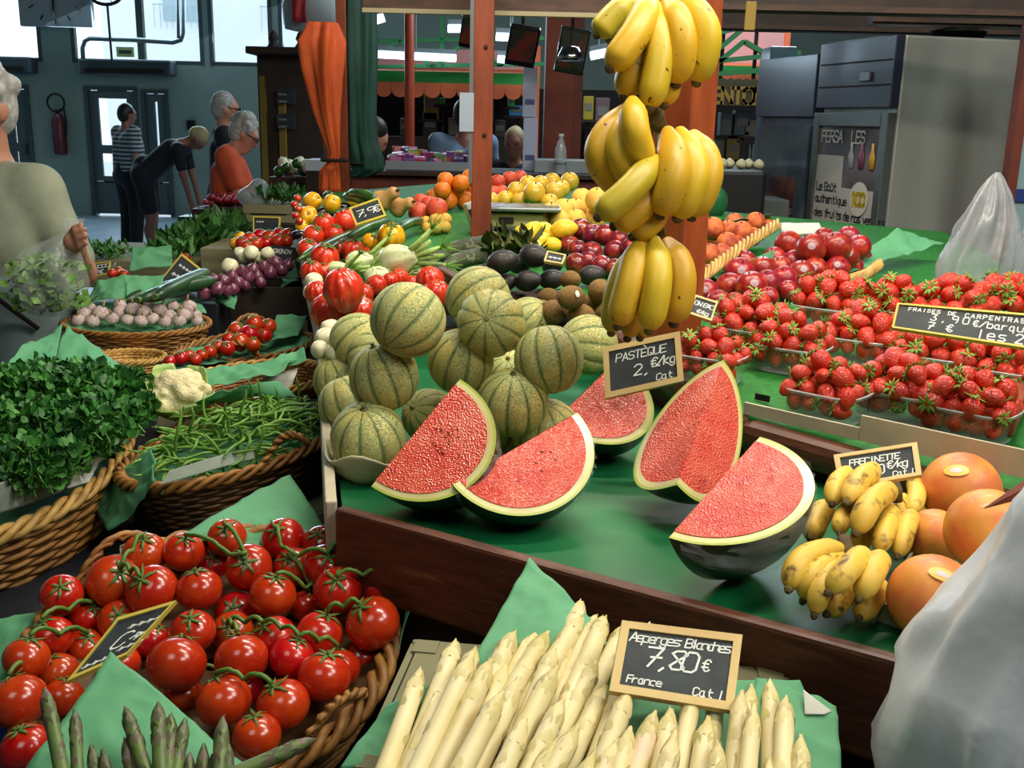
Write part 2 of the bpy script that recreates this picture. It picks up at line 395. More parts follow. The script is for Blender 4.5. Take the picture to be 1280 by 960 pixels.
body = [Lc+Vector((.05, .06, 0)), Rl+Vector((.06, 0, 0)), A1+Vector((.08, 0, 0)), onp(640, 224, SHELF)-Vector((0, .1, 0)), onp(1180, 292, SHELF)-Vector((0, .1, 0)), Rb2-Vector((.05, 0, 0)), Lr2+Vector((0, .08, 0))]
onstall(MB().prism([(p.x, p.y) for p in body], 0, .90), 'base_cabinet', m_woodd)
# lower tray: floor, front lip, fascia, ledge
onstall(MB().prism([(p.x, p.y) for p in (Lc, Lr2, Rb2, Ra, Rm, Rl)], .96, 1.0), 'tray_floor', m_green)
nb = Vector((bd.y, -bd.x, 0)); nb = nb if nb.y < 0 else -nb
def alongb(a, b, off, z0, z1, w): 
    p = a + nb*off; q = b + nb*off; p.z = q.z = (z0+z1)/2; return MB().beam(p, q, w, z1-z0)
onstall(alongb(Lc, Lr2, .012, .885, 1.02, .024), 'tray_front_board', m_wood, bevel=.006)
onstall(alongb(Lc+bd*.2, Lr2, .035, .80, .845, .07), 'lower_ledge', mat('ledge_wood', (66, 56, 32), .7, (50, 42, 26), 9), bevel=.004)
onstall(alongb(Lc, Lr2, -.01, .30, .88, .02), 'front_panel', m_woodd)
# rounded wooden nosing under the strawberry shelf, and the riser behind the tray
nr = Vector((-rd.y, rd.x, 0)); nr = nr if nr.y > 0 else -nr
for a, b, nm in ((Rl, Rm, 0), (Rm, Ra, 0), (Ra, Rb2, 1)):
    p = a.copy(); q = b.copy(); p.z = pz(SHELF, p.y)-.028; q.z = pz(SHELF, q.y)-.028
    p -= nr*.012; q -= nr*.012; onstall(MB().beam(p, q, .055, .055), 'shelf_nosing', m_wood, bevel=.018)
    p = a + nr*.02; q = b + nr*.02; p.z = q.z = 1.02; onstall(MB().beam(p, q, .02, .07), 'riser_board', m_wood)
# left side boards of the stall and pale corner post
lp = MB()
for a, b in ((Lc+Vector((-.02, .0, 0)), Rl), (Rl, A1), (A1, A2)):
    p = a.copy(); q = b.copy(); p.z = pz(SHELF, p.y)-.06 if a is not Lc else .97; q.z = pz(SHELF, q.y)-.05
    if a.y < 2: p.z = .95; q.z = .99
    lp = MB().beam(p, q, .018, .15); onstall(lp, 'side_board', m_card, bevel=.003)
cp = MB().beam(onz(404, 470, 1.02)+Vector((-.012, 0, 0)), (onz(438, 668, .9)), .016, .03); onstall(cp, 'corner_strip', mat('pale_strip', (168, 168, 134), .7, (140, 140, 108), 9))
# grey cardboard edge strips in front of the strawberries
def strip(u0, v0, u1, v1, zb, h, off, lab):
    a = onz(u0, v0, zb); b = onz(u1, v1, zb); a.z = b.z = zb+h/2
    o = MB().beam(a, b, .006, h).obj('cardboard_strip', m_card); tag(o, lab, 'cardboard', 'cardboard strips edging the strawberry shelf'); return o
strip(930, 517, 1073, 550, 1.087, .022, 0, 'short low grey cardboard strip along the shelf edge left of the punnets')
strip(1074, 550, 1330, 609, 1.087, .044, 0, 'taller grey cardboard strip along the shelf edge below the right punnets')
# divider board between the two runs of shelf
a = onp(540, 432, SHELF, .03); b = onp(614, 486, SHELF, .03)
tag(MB().beam(onp(532, 334, SHELF, .03), onp(584, 366, SHELF, .03), .03, .055).obj('divider_board', m_wood, bevel=.004), 'brown wooden divider board behind the melons beside the fennel', 'board')
# pillar, post, roof beam
m_pil = mat('pillar_wood', (164, 78, 34), .5, (134, 58, 24), 7, .35, .65, bump=.12, stretch=(3, 3, .6))
m_pil2 = mat('post_wood', (136, 62, 34), .5, (104, 44, 24), 7, .35, .65, bump=.1, stretch=(3, 3, .6))
PB = onp(842, 446, SHELF) + Vector((0, .05, 0)); ang = math.atan2(rd.y, rd.x)
pil = thing('stall_pillar', (PB.x, PB.y, pz(SHELF, PB.y)-.02), 'thick orange brown wooden pillar behind the hanging banana bunches', 'pillar')
MB().box((0, 0, .95), (.095, .095, 1.9), Matrix.Rotation(ang, 3, 'Z')).obj('shaft', m_pil, pil, bevel=.005)
MB().box((0, 0, .015), (.12, .12, .03), Matrix.Rotation(ang, 3, 'Z')).obj('foot', m_pil2, pil, bevel=.004)
QB = onp(601, 305, SHELF)
post = thing('stall_post', (QB.x, QB.y, QB.z+.002), 'slim reddish wooden post beside the weighing scale', 'post')
MB().box((0, 0, .9), (.065, .06, 1.8)).obj('shaft', m_pil2, post, bevel=.004)
MB().box((-.036, -.02, .75), (.012, .03, 1.1)).obj('corner_strip', mat('strip_grey', (120, 124, 128), .4, metal=.5), post)
MB().box((-.05, -.035, .42), (.045, .008, .12)).obj('price_card', mat('pale_card', (150, 162, 178), .6), post)
for z in (.35, .62, .95): MB().lathe([(.004, -.004), (.007, 0), (.004, .004)], 8, M=Matrix.Translation((.008, -.033, z)) @ Matrix.Rotation(math.pi/2, 4, 'X')).obj('knot', m_woodd, post)
m_beam = mat('beam_wood', (74, 48, 34), .6, (54, 34, 24), 9, .4, .6, stretch=(1, 1, 5))
ba = ony(455, 12, 3.62); bb = ony(745, 27, 3.62)
ba2 = Vector((ba.x, ba.y, ba.z+.16)); bb2 = ba2 + (Vector((bb.x, bb.y, bb.z+.16))-ba2)*1.35; bb2.z = ba2.z
rb = thing('roof_beam', ba2, 'dark brown roof beam across the top of the stall post', 'beam')
MB().beam((0, 0, 0), bb2-ba2, .05, .32).obj('beam_board', m_beam, rb)
MB().beam((0, -.03, -.165), (bb2-ba2)+Vector((0, -.03, -.165)), .03, .014).obj('lower_strip', mat('beam_strip', (150, 140, 110), .6), rb)
# ================================================================== melons
def melon_mat():
    m = bpy.data.materials.new('melon_skin'); m.use_nodes = True; nt = m.node_tree; N = nt.nodes; L = nt.links
    b = N['Principled BSDF']; b.inputs['Roughness'].default_value = .55
    tc = N.new('ShaderNodeTexCoord'); sp = N.new('ShaderNodeSeparateXYZ'); L.new(tc.outputs['Object'], sp.inputs[0])
    at2 = N.new('ShaderNodeMath'); at2.operation = 'ARCTAN2'; L.new(sp.outputs[1], at2.inputs[0]); L.new(sp.outputs[0], at2.inputs[1])
    m5 = N.new('ShaderNodeMath'); m5.operation = 'MULTIPLY'; m5.inputs[1].default_value = 5; L.new(at2.outputs[0], m5.inputs[0])
    co = N.new('ShaderNodeMath'); co.operation = 'COSINE'; L.new(m5.outputs[0], co.inputs[0])
    ab = N.new('ShaderNodeMath'); ab.operation = 'ABSOLUTE'; L.new(co.outputs[0], ab.inputs[0])
    nz = N.new('ShaderNodeTexNoise'); nz.inputs['Scale'].default_value = 4; L.new(tc.outputs['Object'], nz.inputs[0])
    ad = N.new('ShaderNodeMath'); ad.operation = 'MULTIPLY_ADD'; ad.inputs[1].default_value = .25; L.new(nz.outputs['Fac'], ad.inputs[0]); L.new(ab.outputs[0], ad.inputs[2])
    mr = N.new('ShaderNodeMapRange'); mr.inputs[1].default_value = .14; mr.inputs[2].default_value = .58; L.new(ad.outputs[0], mr.inputs[0])
    oi = N.new('ShaderNodeObjectInfo')
    pat = N.new('ShaderNodeTexNoise'); pat.inputs['Scale'].default_value = 1.3; ofs = N.new('ShaderNodeVectorMath'); ofs.operation = 'ADD'
    mm = N.new('ShaderNodeMath'); mm.operation = 'MULTIPLY'; mm.inputs[1].default_value = 50; L.new(oi.outputs['Random'], mm.inputs[0])
    cb = N.new('ShaderNodeCombineXYZ'); L.new(mm.outputs[0], cb.inputs[0]); L.new(mm.outputs[0], cb.inputs[1])
    L.new(tc.outputs['Object'], ofs.inputs[0]); L.new(cb.outputs[0], ofs.inputs[1]); L.new(ofs.outputs[0], pat.inputs['Vector'])
    pr = N.new('ShaderNodeMapRange'); pr.inputs[1].default_value = .4; pr.inputs[2].default_value = .68; L.new(pat.outputs['Fac'], pr.inputs[0])
    base = N.new('ShaderNodeMix'); base.data_type = 'RGBA'; base.inputs[6].default_value = lin((188, 194, 122)); base.inputs[7].default_value = lin((214, 200, 112)); L.new(pr.outputs[0], base.inputs[0])
    vo = N.new('ShaderNodeTexVoronoi'); vo.feature = 'DISTANCE_TO_EDGE'; vo.inputs['Scale'].default_value = 11
    wr = N.new('ShaderNodeTexNoise'); wr.inputs['Scale'].default_value = 7; wa = N.new('ShaderNodeVectorMath'); wa.operation = 'MULTIPLY_ADD'; wa.inputs[1].default_value = (.35,)*3
    L.new(tc.outputs['Object'], wr.inputs[0]); L.new(wr.outputs['Color'], wa.inputs[0]); L.new(ofs.outputs[0], wa.inputs[2]); L.new(wa.outputs[0], vo.inputs['Vector'])
    vr = N.new('ShaderNodeMapRange'); vr.inputs[1].default_value = .0; vr.inputs[2].default_value = .055; vr.inputs[3].default_value = 1; vr.inputs[4].default_value = 0; L.new(vo.outputs['Distance'], vr.inputs[0])
    net = N.new('ShaderNodeMix'); net.data_type = 'RGBA'; net.inputs[7].default_value = lin((226, 216, 160)); L.new(base.outputs[2], net.inputs[6])
    nf = N.new('ShaderNodeMath'); nf.operation = 'MULTIPLY'; nf.inputs[1].default_value = .7; L.new(vr.outputs[0], nf.inputs[0]); L.new(nf.outputs[0], net.inputs[0])
    fin = N.new('ShaderNodeMix'); fin.data_type = 'RGBA'; fin.inputs[6].default_value = lin((98, 122, 66)); L.new(mr.outputs[0], fin.inputs[0]); L.new(net.outputs[2], fin.inputs[7])
    L.new(fin.outputs[2], b.inputs['Base Color'])
    bp = N.new('ShaderNodeBump'); bp.inputs['Strength'].default_value = .8; bp.inputs['Distance'].default_value = .05; L.new(vr.outputs[0], bp.inputs['Height']); L.new(bp.outputs[0], b.inputs['Normal'])
    return m
def rib_fn(n, amp):
    def fn(p):
        a = math.atan2(p.y, p.x); q = abs(math.cos(n*a/2))**.5
        s = 1 - amp*(1-q)*math.sin(math.acos(max(-1, min(1, p.z))))
        return Vector((p.x*s, p.y*s, p.z*(1 - .06*math.exp(-((p.x**2+p.y**2)/.05)))))
    return fn
k_melon = Kind('charentais_melon', unit_ball(60, 24, rib_fn(10, .055)).mesh('melon'), melon_mat(), [
    ('stem', MB().lathe([(.12, .90), (.11, .95), (.06, .97), (.05, 1.03), (.07, 1.05), (.01, 1.06)], 10).mesh('melon_stem'), mat('melon_stem', (120, 116, 62), .8, (84, 84, 48), 14)),
    ('blossom_scar', MB().lathe([(.07, -.93), (.08, -.965), (.05, -.975), (.01, -.97)], 10).mesh('melon_scar'), mat('melon_scar', (140, 132, 86), .8))])
R_M = .062
melons = [  # u, v, rpx, axis (up, side, toward; negative = blossom end shown), label
 (510, 400, 47, (.5, .5, -.4), 'large pale melon at the top left of the melon heap'),
 (480, 471, 43, (.9, -.3, .1), 'green ribbed melon left of centre in the melon heap with brown blotches'),
 (576, 452, 41, (.9, .2, .25), 'round melon in the middle of the heap with its stem up'),
 (614, 404, 42, (-.35, .15, -1), 'melon at the top of the heap showing its star shaped blossom end'),
 (598, 374, 40, (.5, .8, -.2), 'pale melon at the back of the heap top'),
 (686, 450, 43, (.9, -.2, -.3), 'yellow green melon at the right of the heap with dark grooves'),
 (641, 503, 43, (1, 0, .3), 'melon in a cardboard cup behind the middle watermelon wedges'),
 (460, 548, 46, (.95, -.1, .35), 'lowest front melon at the left sitting in a pale cardboard cup'),
 (536, 520, 34, (.5, -.6, .6), 'half hidden melon behind the left watermelon wedge'),
 (436, 506, 37, (.8, -.3, -.2), 'melon low at the left edge of the heap above the front one'),
 (428, 474, 35, (.8, -.4, .2), 'melon on the left edge of the heap, second from below'),
 (449, 428, 37, (.8, .6, .2), 'melon on the upper left edge of the heap beside white onions'),
 (468, 446, 33, (.6, .7, .7), 'melon wedged in the left of the heap with its stem end showing'),
 (735, 431, 37, (.2, -1, .5), 'striped green melon at the far right of the heap under the bananas'),
 (661, 402, 30, (.8, .6, .2), 'melon at the back right of the heap below the kiwis'),
 (632, 464, 28, (.8, .1, .7), 'melon sunk in the middle of the heap, only its stem showing')]
placed = []
for u, v, rp, ax, lab in melons:
    rp *= 1.04
    p = at(u, v, F*R_M/rp if rp <= 46 else F*R_M*1.06/rp)
    if rp < 39: p, _r = rest(u, v, rp, TRAY, 1.05 if v > 455 else 2.2)
    R = rp*(p-EYE).dot(CR @ Vector((0, 0, -1)))/F
    placed.append((p, R)); k_melon.put(p, (R*rnd.uniform(.98, 1.03), R*.99, R*rnd.uniform(.95, 1.0)), aim(facing(p, ax[0], ax[1], ax[2])), lab, 'melon', 'heap of charentais melons')
# lower melons that carry the upper ones
low_lab = ['melon low in the heap under the large pale top melon', 'melon low in the heap under the star marked melon', 'melon low at the back of the heap', 'melon low in the heap below the yellow green melon', 'melon low in the middle of the heap', 'melon low at the back left of the heap']
kk_ = 0
for p, R in sorted(placed, key=lambda t: -t[0].z):
    q = Vector((p.x, p.y+.02, 1.0+R_M*.98))
    if p.z < 1.12 or kk_ >= len(low_lab) or q.y > 2.12: continue
    if all((q-o).length > (R_M+r)*.76 for o, r in placed):
        k_melon.put(q, R_M, aim(facing(q, .9, rnd.uniform(-.4, .4), .3)), low_lab[kk_], 'melon', 'heap of charentais melons'); placed.append((q, R_M)); kk_ += 1
print('filler melons', kk_)
# pale cardboard cups under the front melons
m_pulp = mat('moulded_card', (196, 190, 160), .9, (176, 170, 140), 10)
def cup(u, v, rp, z, lab, hgt=.05):
    c = onz(u, v, z); d = (c-EYE).dot(CR @ Vector((0, 0, -1))); R = rp*d/F
    c.z = 1.001
    n = 28; b = MB()
    rows = [(.05, 0), (.62, 0), (.86, .35), (1, .9), (1.05, 1)]
    V = []
    for r, h in rows:
        for k in range(n):
            a = 2*math.pi*k/n; w = 1+.05*math.sin(3*a)+.03*math.sin(7*a+1)
            V.append((c.x+R*r*w*math.cos(a), c.y+R*r*w*math.sin(a), c.z+hgt*h*(1+.22*math.sin(4*a+2)*(h > .5))))
    f = [(i*n+k, i*n+(k+1) % n, (i+1)*n+(k+1) % n, (i+1)*n+k) for i in range(len(rows)-1) for k in range(n)] + [tuple(range(n))[::-1]]
    return tag(b.add(V, f).obj('cardboard_cup', m_pulp, smooth=True, solid=.003), lab, 'cup', 'cardboard cups under the melons')
cup(462, 580, 55, 1.02, 'pale cardboard cup under the lowest front melon')
cup(641, 534, 52, 1.02, 'pale cardboard cup under the melon behind the wedges', .06)
# ================================================================== watermelon wedges
def flesh_mat():
    m = mat('watermelon_flesh', (226, 70, 50), .24, (236, 106, 78), 22, .35, .7, coat=.5, sss=.0, col3=(206, 54, 42), scale3=45, lo3=.55, hi3=.7)
    nt = m.node_tree; N = nt.nodes; L = nt.links; b = N['Principled BSDF']
    tc = [n for n in N if n.type == 'TEX_COORD'][0]
    vo = N.new('ShaderNodeTexVoronoi'); vo.inputs['Scale'].default_value = 330; L.new(tc.outputs['Object'], vo.inputs['Vector'])
    n2 = N.new('ShaderNodeTexNoise'); n2.inputs['Scale'].default_value = 22; n2.inputs['Detail'].default_value = 3; L.new(tc.outputs['Object'], n2.inputs['Vector'])
    ad = N.new('ShaderNodeMath'); ad.operation = 'MULTIPLY_ADD'; ad.inputs[1].default_value = 1.6; L.new(n2.outputs['Fac'], ad.inputs[0]); L.new(vo.outputs['Distance'], ad.inputs[2])
    bp = N.new('ShaderNodeBump'); bp.inputs['Strength'].default_value = .55; bp.inputs['Distance'].default_value = .004
    L.new(ad.outputs[0], bp.inputs['Height']); L.new(bp.outputs[0], b.inputs['Normal']); L.new(bp.outputs[0], b.inputs['Coat Normal'])
    b.inputs['Specular IOR Level'].default_value = .6
    return m
m_flesh = flesh_mat()
m_wrim = mat('melon_white_rim', (222, 214, 150), .4, (214, 190, 130), 12, coat=.3); m_grim = mat('melon_green_rim', (178, 190, 84), .4, coat=.3)
m_rind = mat('watermelon_rind', (30, 36, 16), .35, (48, 54, 26), 9, .45, .6, coat=.25)
m_seed = mat('seed_brown', (158, 52, 34), .4)
m_film = mat('cling_film', (240, 245, 248), .06, alpha=.16, spec=.9, bump=.6, bscale=30)
def wedge(A, B, Mp, back, lab, seeds=0, film=None, frac=90, drop=0, bulge=0):
    """A, B: ends of the cut edge; Mp: furthest point of the curved edge on the shown face; back: rough direction of the hidden face"""
    pts0 = (A, B, Mp); sc = 1.0
    for it in range(14):                      # find the depth at which the rind touches the tray
        A, B, Mp = [at(q[0], q[1], q[2]*sc) for q in pts0]
        C = (A+B)/2; x = (B-A); a = x.length/2; x.normalize(); w = Mp-C; w -= x*w.dot(x); r = w.length; w.normalize()
        n = x.cross(w).normalized(); n = n if n.dot(Vector(back)) > 0 else -n; th = math.radians(frac)
        zm = min((C + x*(a*math.sin(t*math.pi/20)) + (w*math.cos(th*k/8)+n*math.sin(th*k/8))*(r*math.cos(t*math.pi/20))).z for t in range(-10, 11) for k in range(9))
        sc *= 1 + (zm-1.002)/(EYE.z-1.0)*.9
    print('wedge scale', round(sc, 3), 'len', round(2*a, 3), 'r', round(r, 3))
    A, B, Mp = Vector(A), Vector(B), Vector(Mp); C = (A+B)/2; x = (B-A); a = x.length/2; x.normalize()
    w = Mp-C; w -= x*w.dot(x); r = w.length; w.normalize()
    n = x.cross(w).normalized()
    if n.dot(Vector(back)) < 0: n = -n            # n points away behind the shown face
    th = math.radians(frac)
    def P(t, s, ph):    # t in -1..1 along the edge angle, s radial share, ph wedge angle
        d = w*math.cos(ph) + n*math.sin(ph)
        return C + x*(a*s*math.sin(t*math.pi/2)) + d*(r*s*math.cos(t*math.pi/2)*(1+bulge*math.sin(t*math.pi/2)))
    q = Quaternion(); 
    zmin = min(P(t/10, 1, th*k/12).z for t in range(-10, 11) for k in range(13))
    T = thing('watermelon_wedge', C, lab, 'watermelon', 'watermelon wedges on the green tray')
    def fac(s0, s1, nm, m, lift=0):
        b = MB()
        for ph in (0, th):
            off = (-n if ph == 0 else (n*math.cos(th)-w*math.sin(th))*1)*lift
            for sa, sb in [(s0+(s1-s0)*k/4, s0+(s1-s0)*(k+1)/4) for k in range(4)]:
                V = [P(t/24, sa, ph)-C+off for t in range(-24, 25)] + [P(t/24, sb, ph)-C+off for t in range(-24, 25)]
                b.add(V, [(i, i+1, 49+i+1, 49+i) for i in range(48)])
        return b.obj(nm, m, T, smooth=True)
    fac(0, .89, 'flesh', m_flesh, .0012); fac(.89, .965, 'white_rim', m_wrim); fac(.965, 1.0, 'green_rim', m_grim)
    MB().grid(lambda i, j: P(2*i-1, 1, th*j)-C, 48, 16).obj('rind', m_rind, T, smooth=True)
    for k in range(seeds):
        t = rnd.uniform(-.1, .55); s = rnd.uniform(.25, .55); p = P(t, s, 0)-C-n*.002
        MB().lathe([(.0005, -.0035), (.0014, -.001), (.0016, .001), (.0006, .003)], 8, M=Matrix.Translation(p+n*.0008) @ (Quaternion((0, 0, 1)).to_matrix().to_4x4() @ Vector((0, 0, 1)).rotation_difference(w).to_matrix().to_4x4())).obj('seed', m_seed, T, smooth=True)
    if film:
        t0, t1 = film
        MB().grid(lambda i, j: P(t0+(t1-t0)*i, 1.0+.012*rnd.random()+(.04*j*j), -.02+.55*j)-C+Vector((0, 0, -.004*j))+jitter(.004), 18, 8).obj('cling_film', m_film, T, smooth=True)
    return T, zmin
def wd(u, v, d): return (u, v, d)
BACK = Vector((.3, 1, -.2))
ws = [
 wedge(wd(464, 608, 1.66), wd(575, 474, 1.72), wd(588, 612, 1.60), (-.6, 1, .25), 'watermelon wedge at the left of the tray with rows of small seeds', seeds=16, frac=82, film=(-.3, .3)),
 wedge(wd(566, 606, 1.51), wd(722, 516, 1.61), wd(690, 640, 1.50), (-.5, 1, .2), 'front watermelon wedge with dark rind corner lying across the tray lip', seeds=5, frac=85, film=(.1, .8)),
 wedge(wd(690, 530, 1.78), wd(774, 448, 1.86), wd(796, 552, 1.76), (-.6, 1, .3), 'rear watermelon wedge leaning under the pasteque price board', frac=82),
 wedge(wd(836, 672, 1.42), wd(950, 546, 1.60), wd(976, 680, 1.38), (-.8, .9, .1), 'right hand watermelon wedge in wrinkled cling film beside the small bananas', frac=72, film=(-.9, .6)),
]
for T, z in ws: print('wedge zmin', T['label'][:30], round(z, 3))
# the wedge that shows both cut faces, its edge towards the viewer
def wedge2():
    A = at(904, 450, 1.70); B = at(846, 606, 1.545)          # cut edge, top to bottom
    C = (A+B)/2; x = (B-A).normalized(); a = (B-A).length/2
    L_ = at(797, 566, 1.70)-C; L_ -= x*L_.dot(x); R_ = at(936, 536, 1.70)-C; R_ -= x*R_.dot(x)
    return C, x, a, L_, R_
C, x, a, wl, wr = wedge2()
T = thing('watermelon_wedge', C, 'watermelon wedge showing both cut faces with the edge towards the viewer', 'watermelon', 'watermelon wedges on the green tray')
def P2(t, s, w): return x*(a*s*math.sin(t*math.pi/2)) + w*(s*max(0, math.cos(t*math.pi/2))**(.72 if t > 0 else .9)*(1+.10*math.sin(t*math.pi/2)))
def face2(s0, s1, nm, m, lift=0):
    b = MB(); vw = (EYE-C).normalized()
    for w in (wl, wr):
        nn = x.cross(w).normalized(); nn = nn if nn.dot(vw) > 0 else -nn
        for k in range(4):
            sa = s0+(s1-s0)*k/4; sb = s0+(s1-s0)*(k+1)/4
            V = [P2(t/24, sa, w)+nn*lift for t in range(-24, 25)] + [P2(t/24, sb, w)+nn*lift for t in range(-24, 25)]
            b.add(V, [(i, i+1, 49+i+1, 49+i) for i in range(48)])
    return b.obj(nm, m, T, smooth=True)
face2(0, .895, 'flesh', m_flesh, .0); face2(.895, .965, 'white_rim', m_wrim); face2(.965, 1, 'green_rim', m_grim)
away = (C-EYE).normalized(); away -= x*away.dot(x); away.normalize(); rr = (wl.length+wr.length)/2
def arc(j):
    al = math.acos(max(-1, min(1, wl.normalized().dot(away)))); ar = math.acos(max(-1, min(1, wr.normalized().dot(away))))
    if j < .5:
        t = j*2; return (wl.normalized()*(1-t)+away*t).normalized()*(wl.length*(1-t)+rr*.95*t)
    t = j*2-1; return (away*(1-t)+wr.normalized()*t).normalized()*(wr.length*t+rr*.95*(1-t))
MB().grid(lambda i, j: P2(2*i-1, 1, arc(j)), 40, 24).obj('rind', m_rind, T, smooth=True)
zm = min((P2(2*i/20-1, 1, arc(j/12))+C).z for i in range(21) for j in range(13)); print('wedge2', zm)
T.location.z += max(0, 1.002-zm)
# ================================================================== bananas
m_ban = mat('banana_skin', (216, 170, 36), .42, (200, 166, 40), 3.0, .4, .7, col3=(92, 58, 24), scale3=75, lo3=.67, hi3=.72, vary=.06, hue=.012)
m_bang = mat('banana_greenish', (196, 166, 38), .42, (172, 160, 44), 3.0, .35, .7, col3=(92, 60, 24), scale3=80, lo3=.67, hi3=.72, vary=.06)
m_mini = mat('small_banana_skin', (232, 192, 76), .5, (214, 172, 62), 14, .4, .7, col3=(96, 66, 30), scale3=48, lo3=.57, hi3=.70, vary=.06)
m_tip = mat('banana_tip', (62, 46, 26), .8, (104, 84, 40), 30)
def smooth_path(pts, n):
    """Catmull-Rom through the points"""
    P = [Vector(p) for p in pts]; P = [P[0]*2-P[1]] + P + [P[-1]*2-P[-2]]; out = []
    for s in range(n+1):
        t = s/n*(len(P)-3); i = min(int(t), len(P)-4); f = t-i; a, b, c, d = P[i:i+4]
        out.append(.5*((2*b)+(-a+c)*f+(2*a-5*b+4*c-d)*f*f+(-a+3*b-3*c+d)*f**3))
    return out
def banana(pts, r, parent, m, org, name='banana', neck=.25, blunt=.2):
    path = [p-org for p in smooth_path(pts, 18)]; n = len(path)-1
    rs = []
    for i in range(n+1):
        t = i/n; k = min(1, (.32+ (t/neck)*.68)) if t < neck else 1
        if t > 1-blunt: k = math.sqrt(max(0, 1-((t-1+blunt)/blunt)**2*.93))
        rs.append(r*k)
    b = MB().tube(path, rs, 10)
    for i in range(0, len(b.v)):      # five soft edges
        k = i % 10; c = path[i//10]; q = Vector(b.v[i])-c; b.v[i] = tuple(c + q*(1.04 if k % 2 == 0 else .95))
    o = b.obj(name, m, parent, smooth=True, sub=1)
    t = (path[-1]-path[-2]).normalized(); MB().lathe([(r*.30, -.004), (r*.34, .002), (r*.2, .006), (r*.02, .007)], 8, M=Matrix.Translation(path[-1]) @ Vector((0, 0, 1)).rotation_difference(t).to_matrix().to_4x4()).obj('blossom_tip', m_tip, o)
    return o
def bunch(lab, group, crown, cd, items, m, name, rpx, arch=.02, stemlen=.03):
    org = at(crown[0], crown[1], cd); T = thing(name, org, lab, 'bananas', group)
    for it in items:
        (a, b, c), da, db, dc = it[0], it[1], it[2], it[3]; rr = it[4] if len(it) > 4 else rpx
        pts = [at(a[0], a[1], da), at(b[0], b[1], db), at(c[0], c[1], dc)]
        banana(pts, rr*db/F, T, it[5] if len(it) > 5 else m, org)
    s = items[0]; top = at(crown[0], crown[1], cd)-org
    MB().tube([top+Vector((0, .02, stemlen)), top+Vector((0, .01, stemlen*.4)), top+Vector((0, .0, -.012))], [.014, .017, .022], 8).obj('crown', mat('banana_crown', (126, 112, 40), .7, (88, 72, 30), 30), T, smooth=True)
    return T
D = 1.66
bunch('topmost banana bunch on the pillar, cut by the upper picture edge', 'banana bunches hanging on the pillar', (828, -14), D+.04, [
 (((818, -8), (794, 42), (762, 86)), D, D-.045, D-.05, 21), (((806, -2), (798, 62), (780, 122)), D+.02, D, D, 21),
 (((818, 0), (824, 66), (812, 136)), D, D-.03, D-.03, 20), (((832, -4), (852, 46), (845, 106)), D, D-.03, D-.01, 21),
 (((848, -10), (882, 40), (870, 104)), D+.01, D-.01, D+.01, 21), (((826, 4), (838, 72), (830, 132)), D+.03, D+.015, D+.01, 19),
 (((800, 0), (806, 50), (810, 108)), D+.04, D+.045, D+.04, 19, m_bang)], m_ban, 'banana_bunch', 20)
bunch('dim banana bunch behind the pillar top at left', 'banana bunches hanging on the pillar', (800, -10), 1.95, [
 (((790, 0), (765, 22), (746, 44)), 1.93, 1.93, 1.93, 17, m_bang), (((800, -6), (776, 28), (762, 50)), 1.95, 1.96, 1.96, 16, m_bang)], m_bang, 'banana_bunch', 18)
bunch('middle banana bunch on the pillar with fruit curling both ways', 'banana bunches hanging on the pillar', (818, 150), D+.05, [
 (((792, 128), (750, 190), (784, 244)), D+.01, D-.02, D+.01, 22), (((796, 132), (774, 188), (804, 242)), D+.0, D-.045, D-.02, 20),
 (((790, 122), (794, 162), (806, 208)), D-.05, D-.075, D-.05, 20), (((824, 196), (786, 238), (747, 272)), D-.06, D-.09, D-.09, 20, m_bang),
 (((826, 226), (800, 260), (767, 283)), D-.04, D-.055, D-.05, 19), (((830, 250), (815, 276), (790, 296)), D-.02, D-.03, D-.03, 17),
 (((834, 160), (843, 215), (824, 270)), D-.02, D-.075, D-.06, 22), (((848, 160), (868, 216), (846, 274)), D+.0, D-.04, D-.03, 21),
 (((864, 164), (885, 214), (864, 272)), D+.02, D-.01, D, 21)], m_ban, 'banana_bunch', 20)
bunch('lowest banana bunch on the pillar above the pasteque board', 'banana bunches hanging on the pillar', (818, 292), D+.03, [
 (((800, 298), (788, 350), (772, 408)), D-.02, D-.05, D-.04, 20), (((792, 310), (772, 362), (764, 416)), D+.02, D-.01, D-.0, 17, m_bang),
 (((818, 296), (822, 350), (811, 414)), D-.02, D-.06, D-.05, 20), (((832, 298), (851, 345), (842, 405)), D+.01, D-.02, D-.01, 21),
 (((812, 300), (803, 360), (784, 423)), D+.03, D+.01, D+.01, 17), (((816, 300), (816, 372), (800, 422)), D+.04, D+.03, D+.02, 16, m_bang)], m_ban, 'banana_bunch', 20)
# cord that ties the bunches to the pillar
_o = MB().tube([at(822, -60, D+.07), at(824, 100, D+.075), at(822, 150, D+.07), at(822, 300, D+.06)], .004, 6).obj('hanging_cord', mat('cord', (150, 140, 110), .8), smooth=True); _o.parent = pil; _o.matrix_parent_inverse = pil.matrix_basis.inverted()
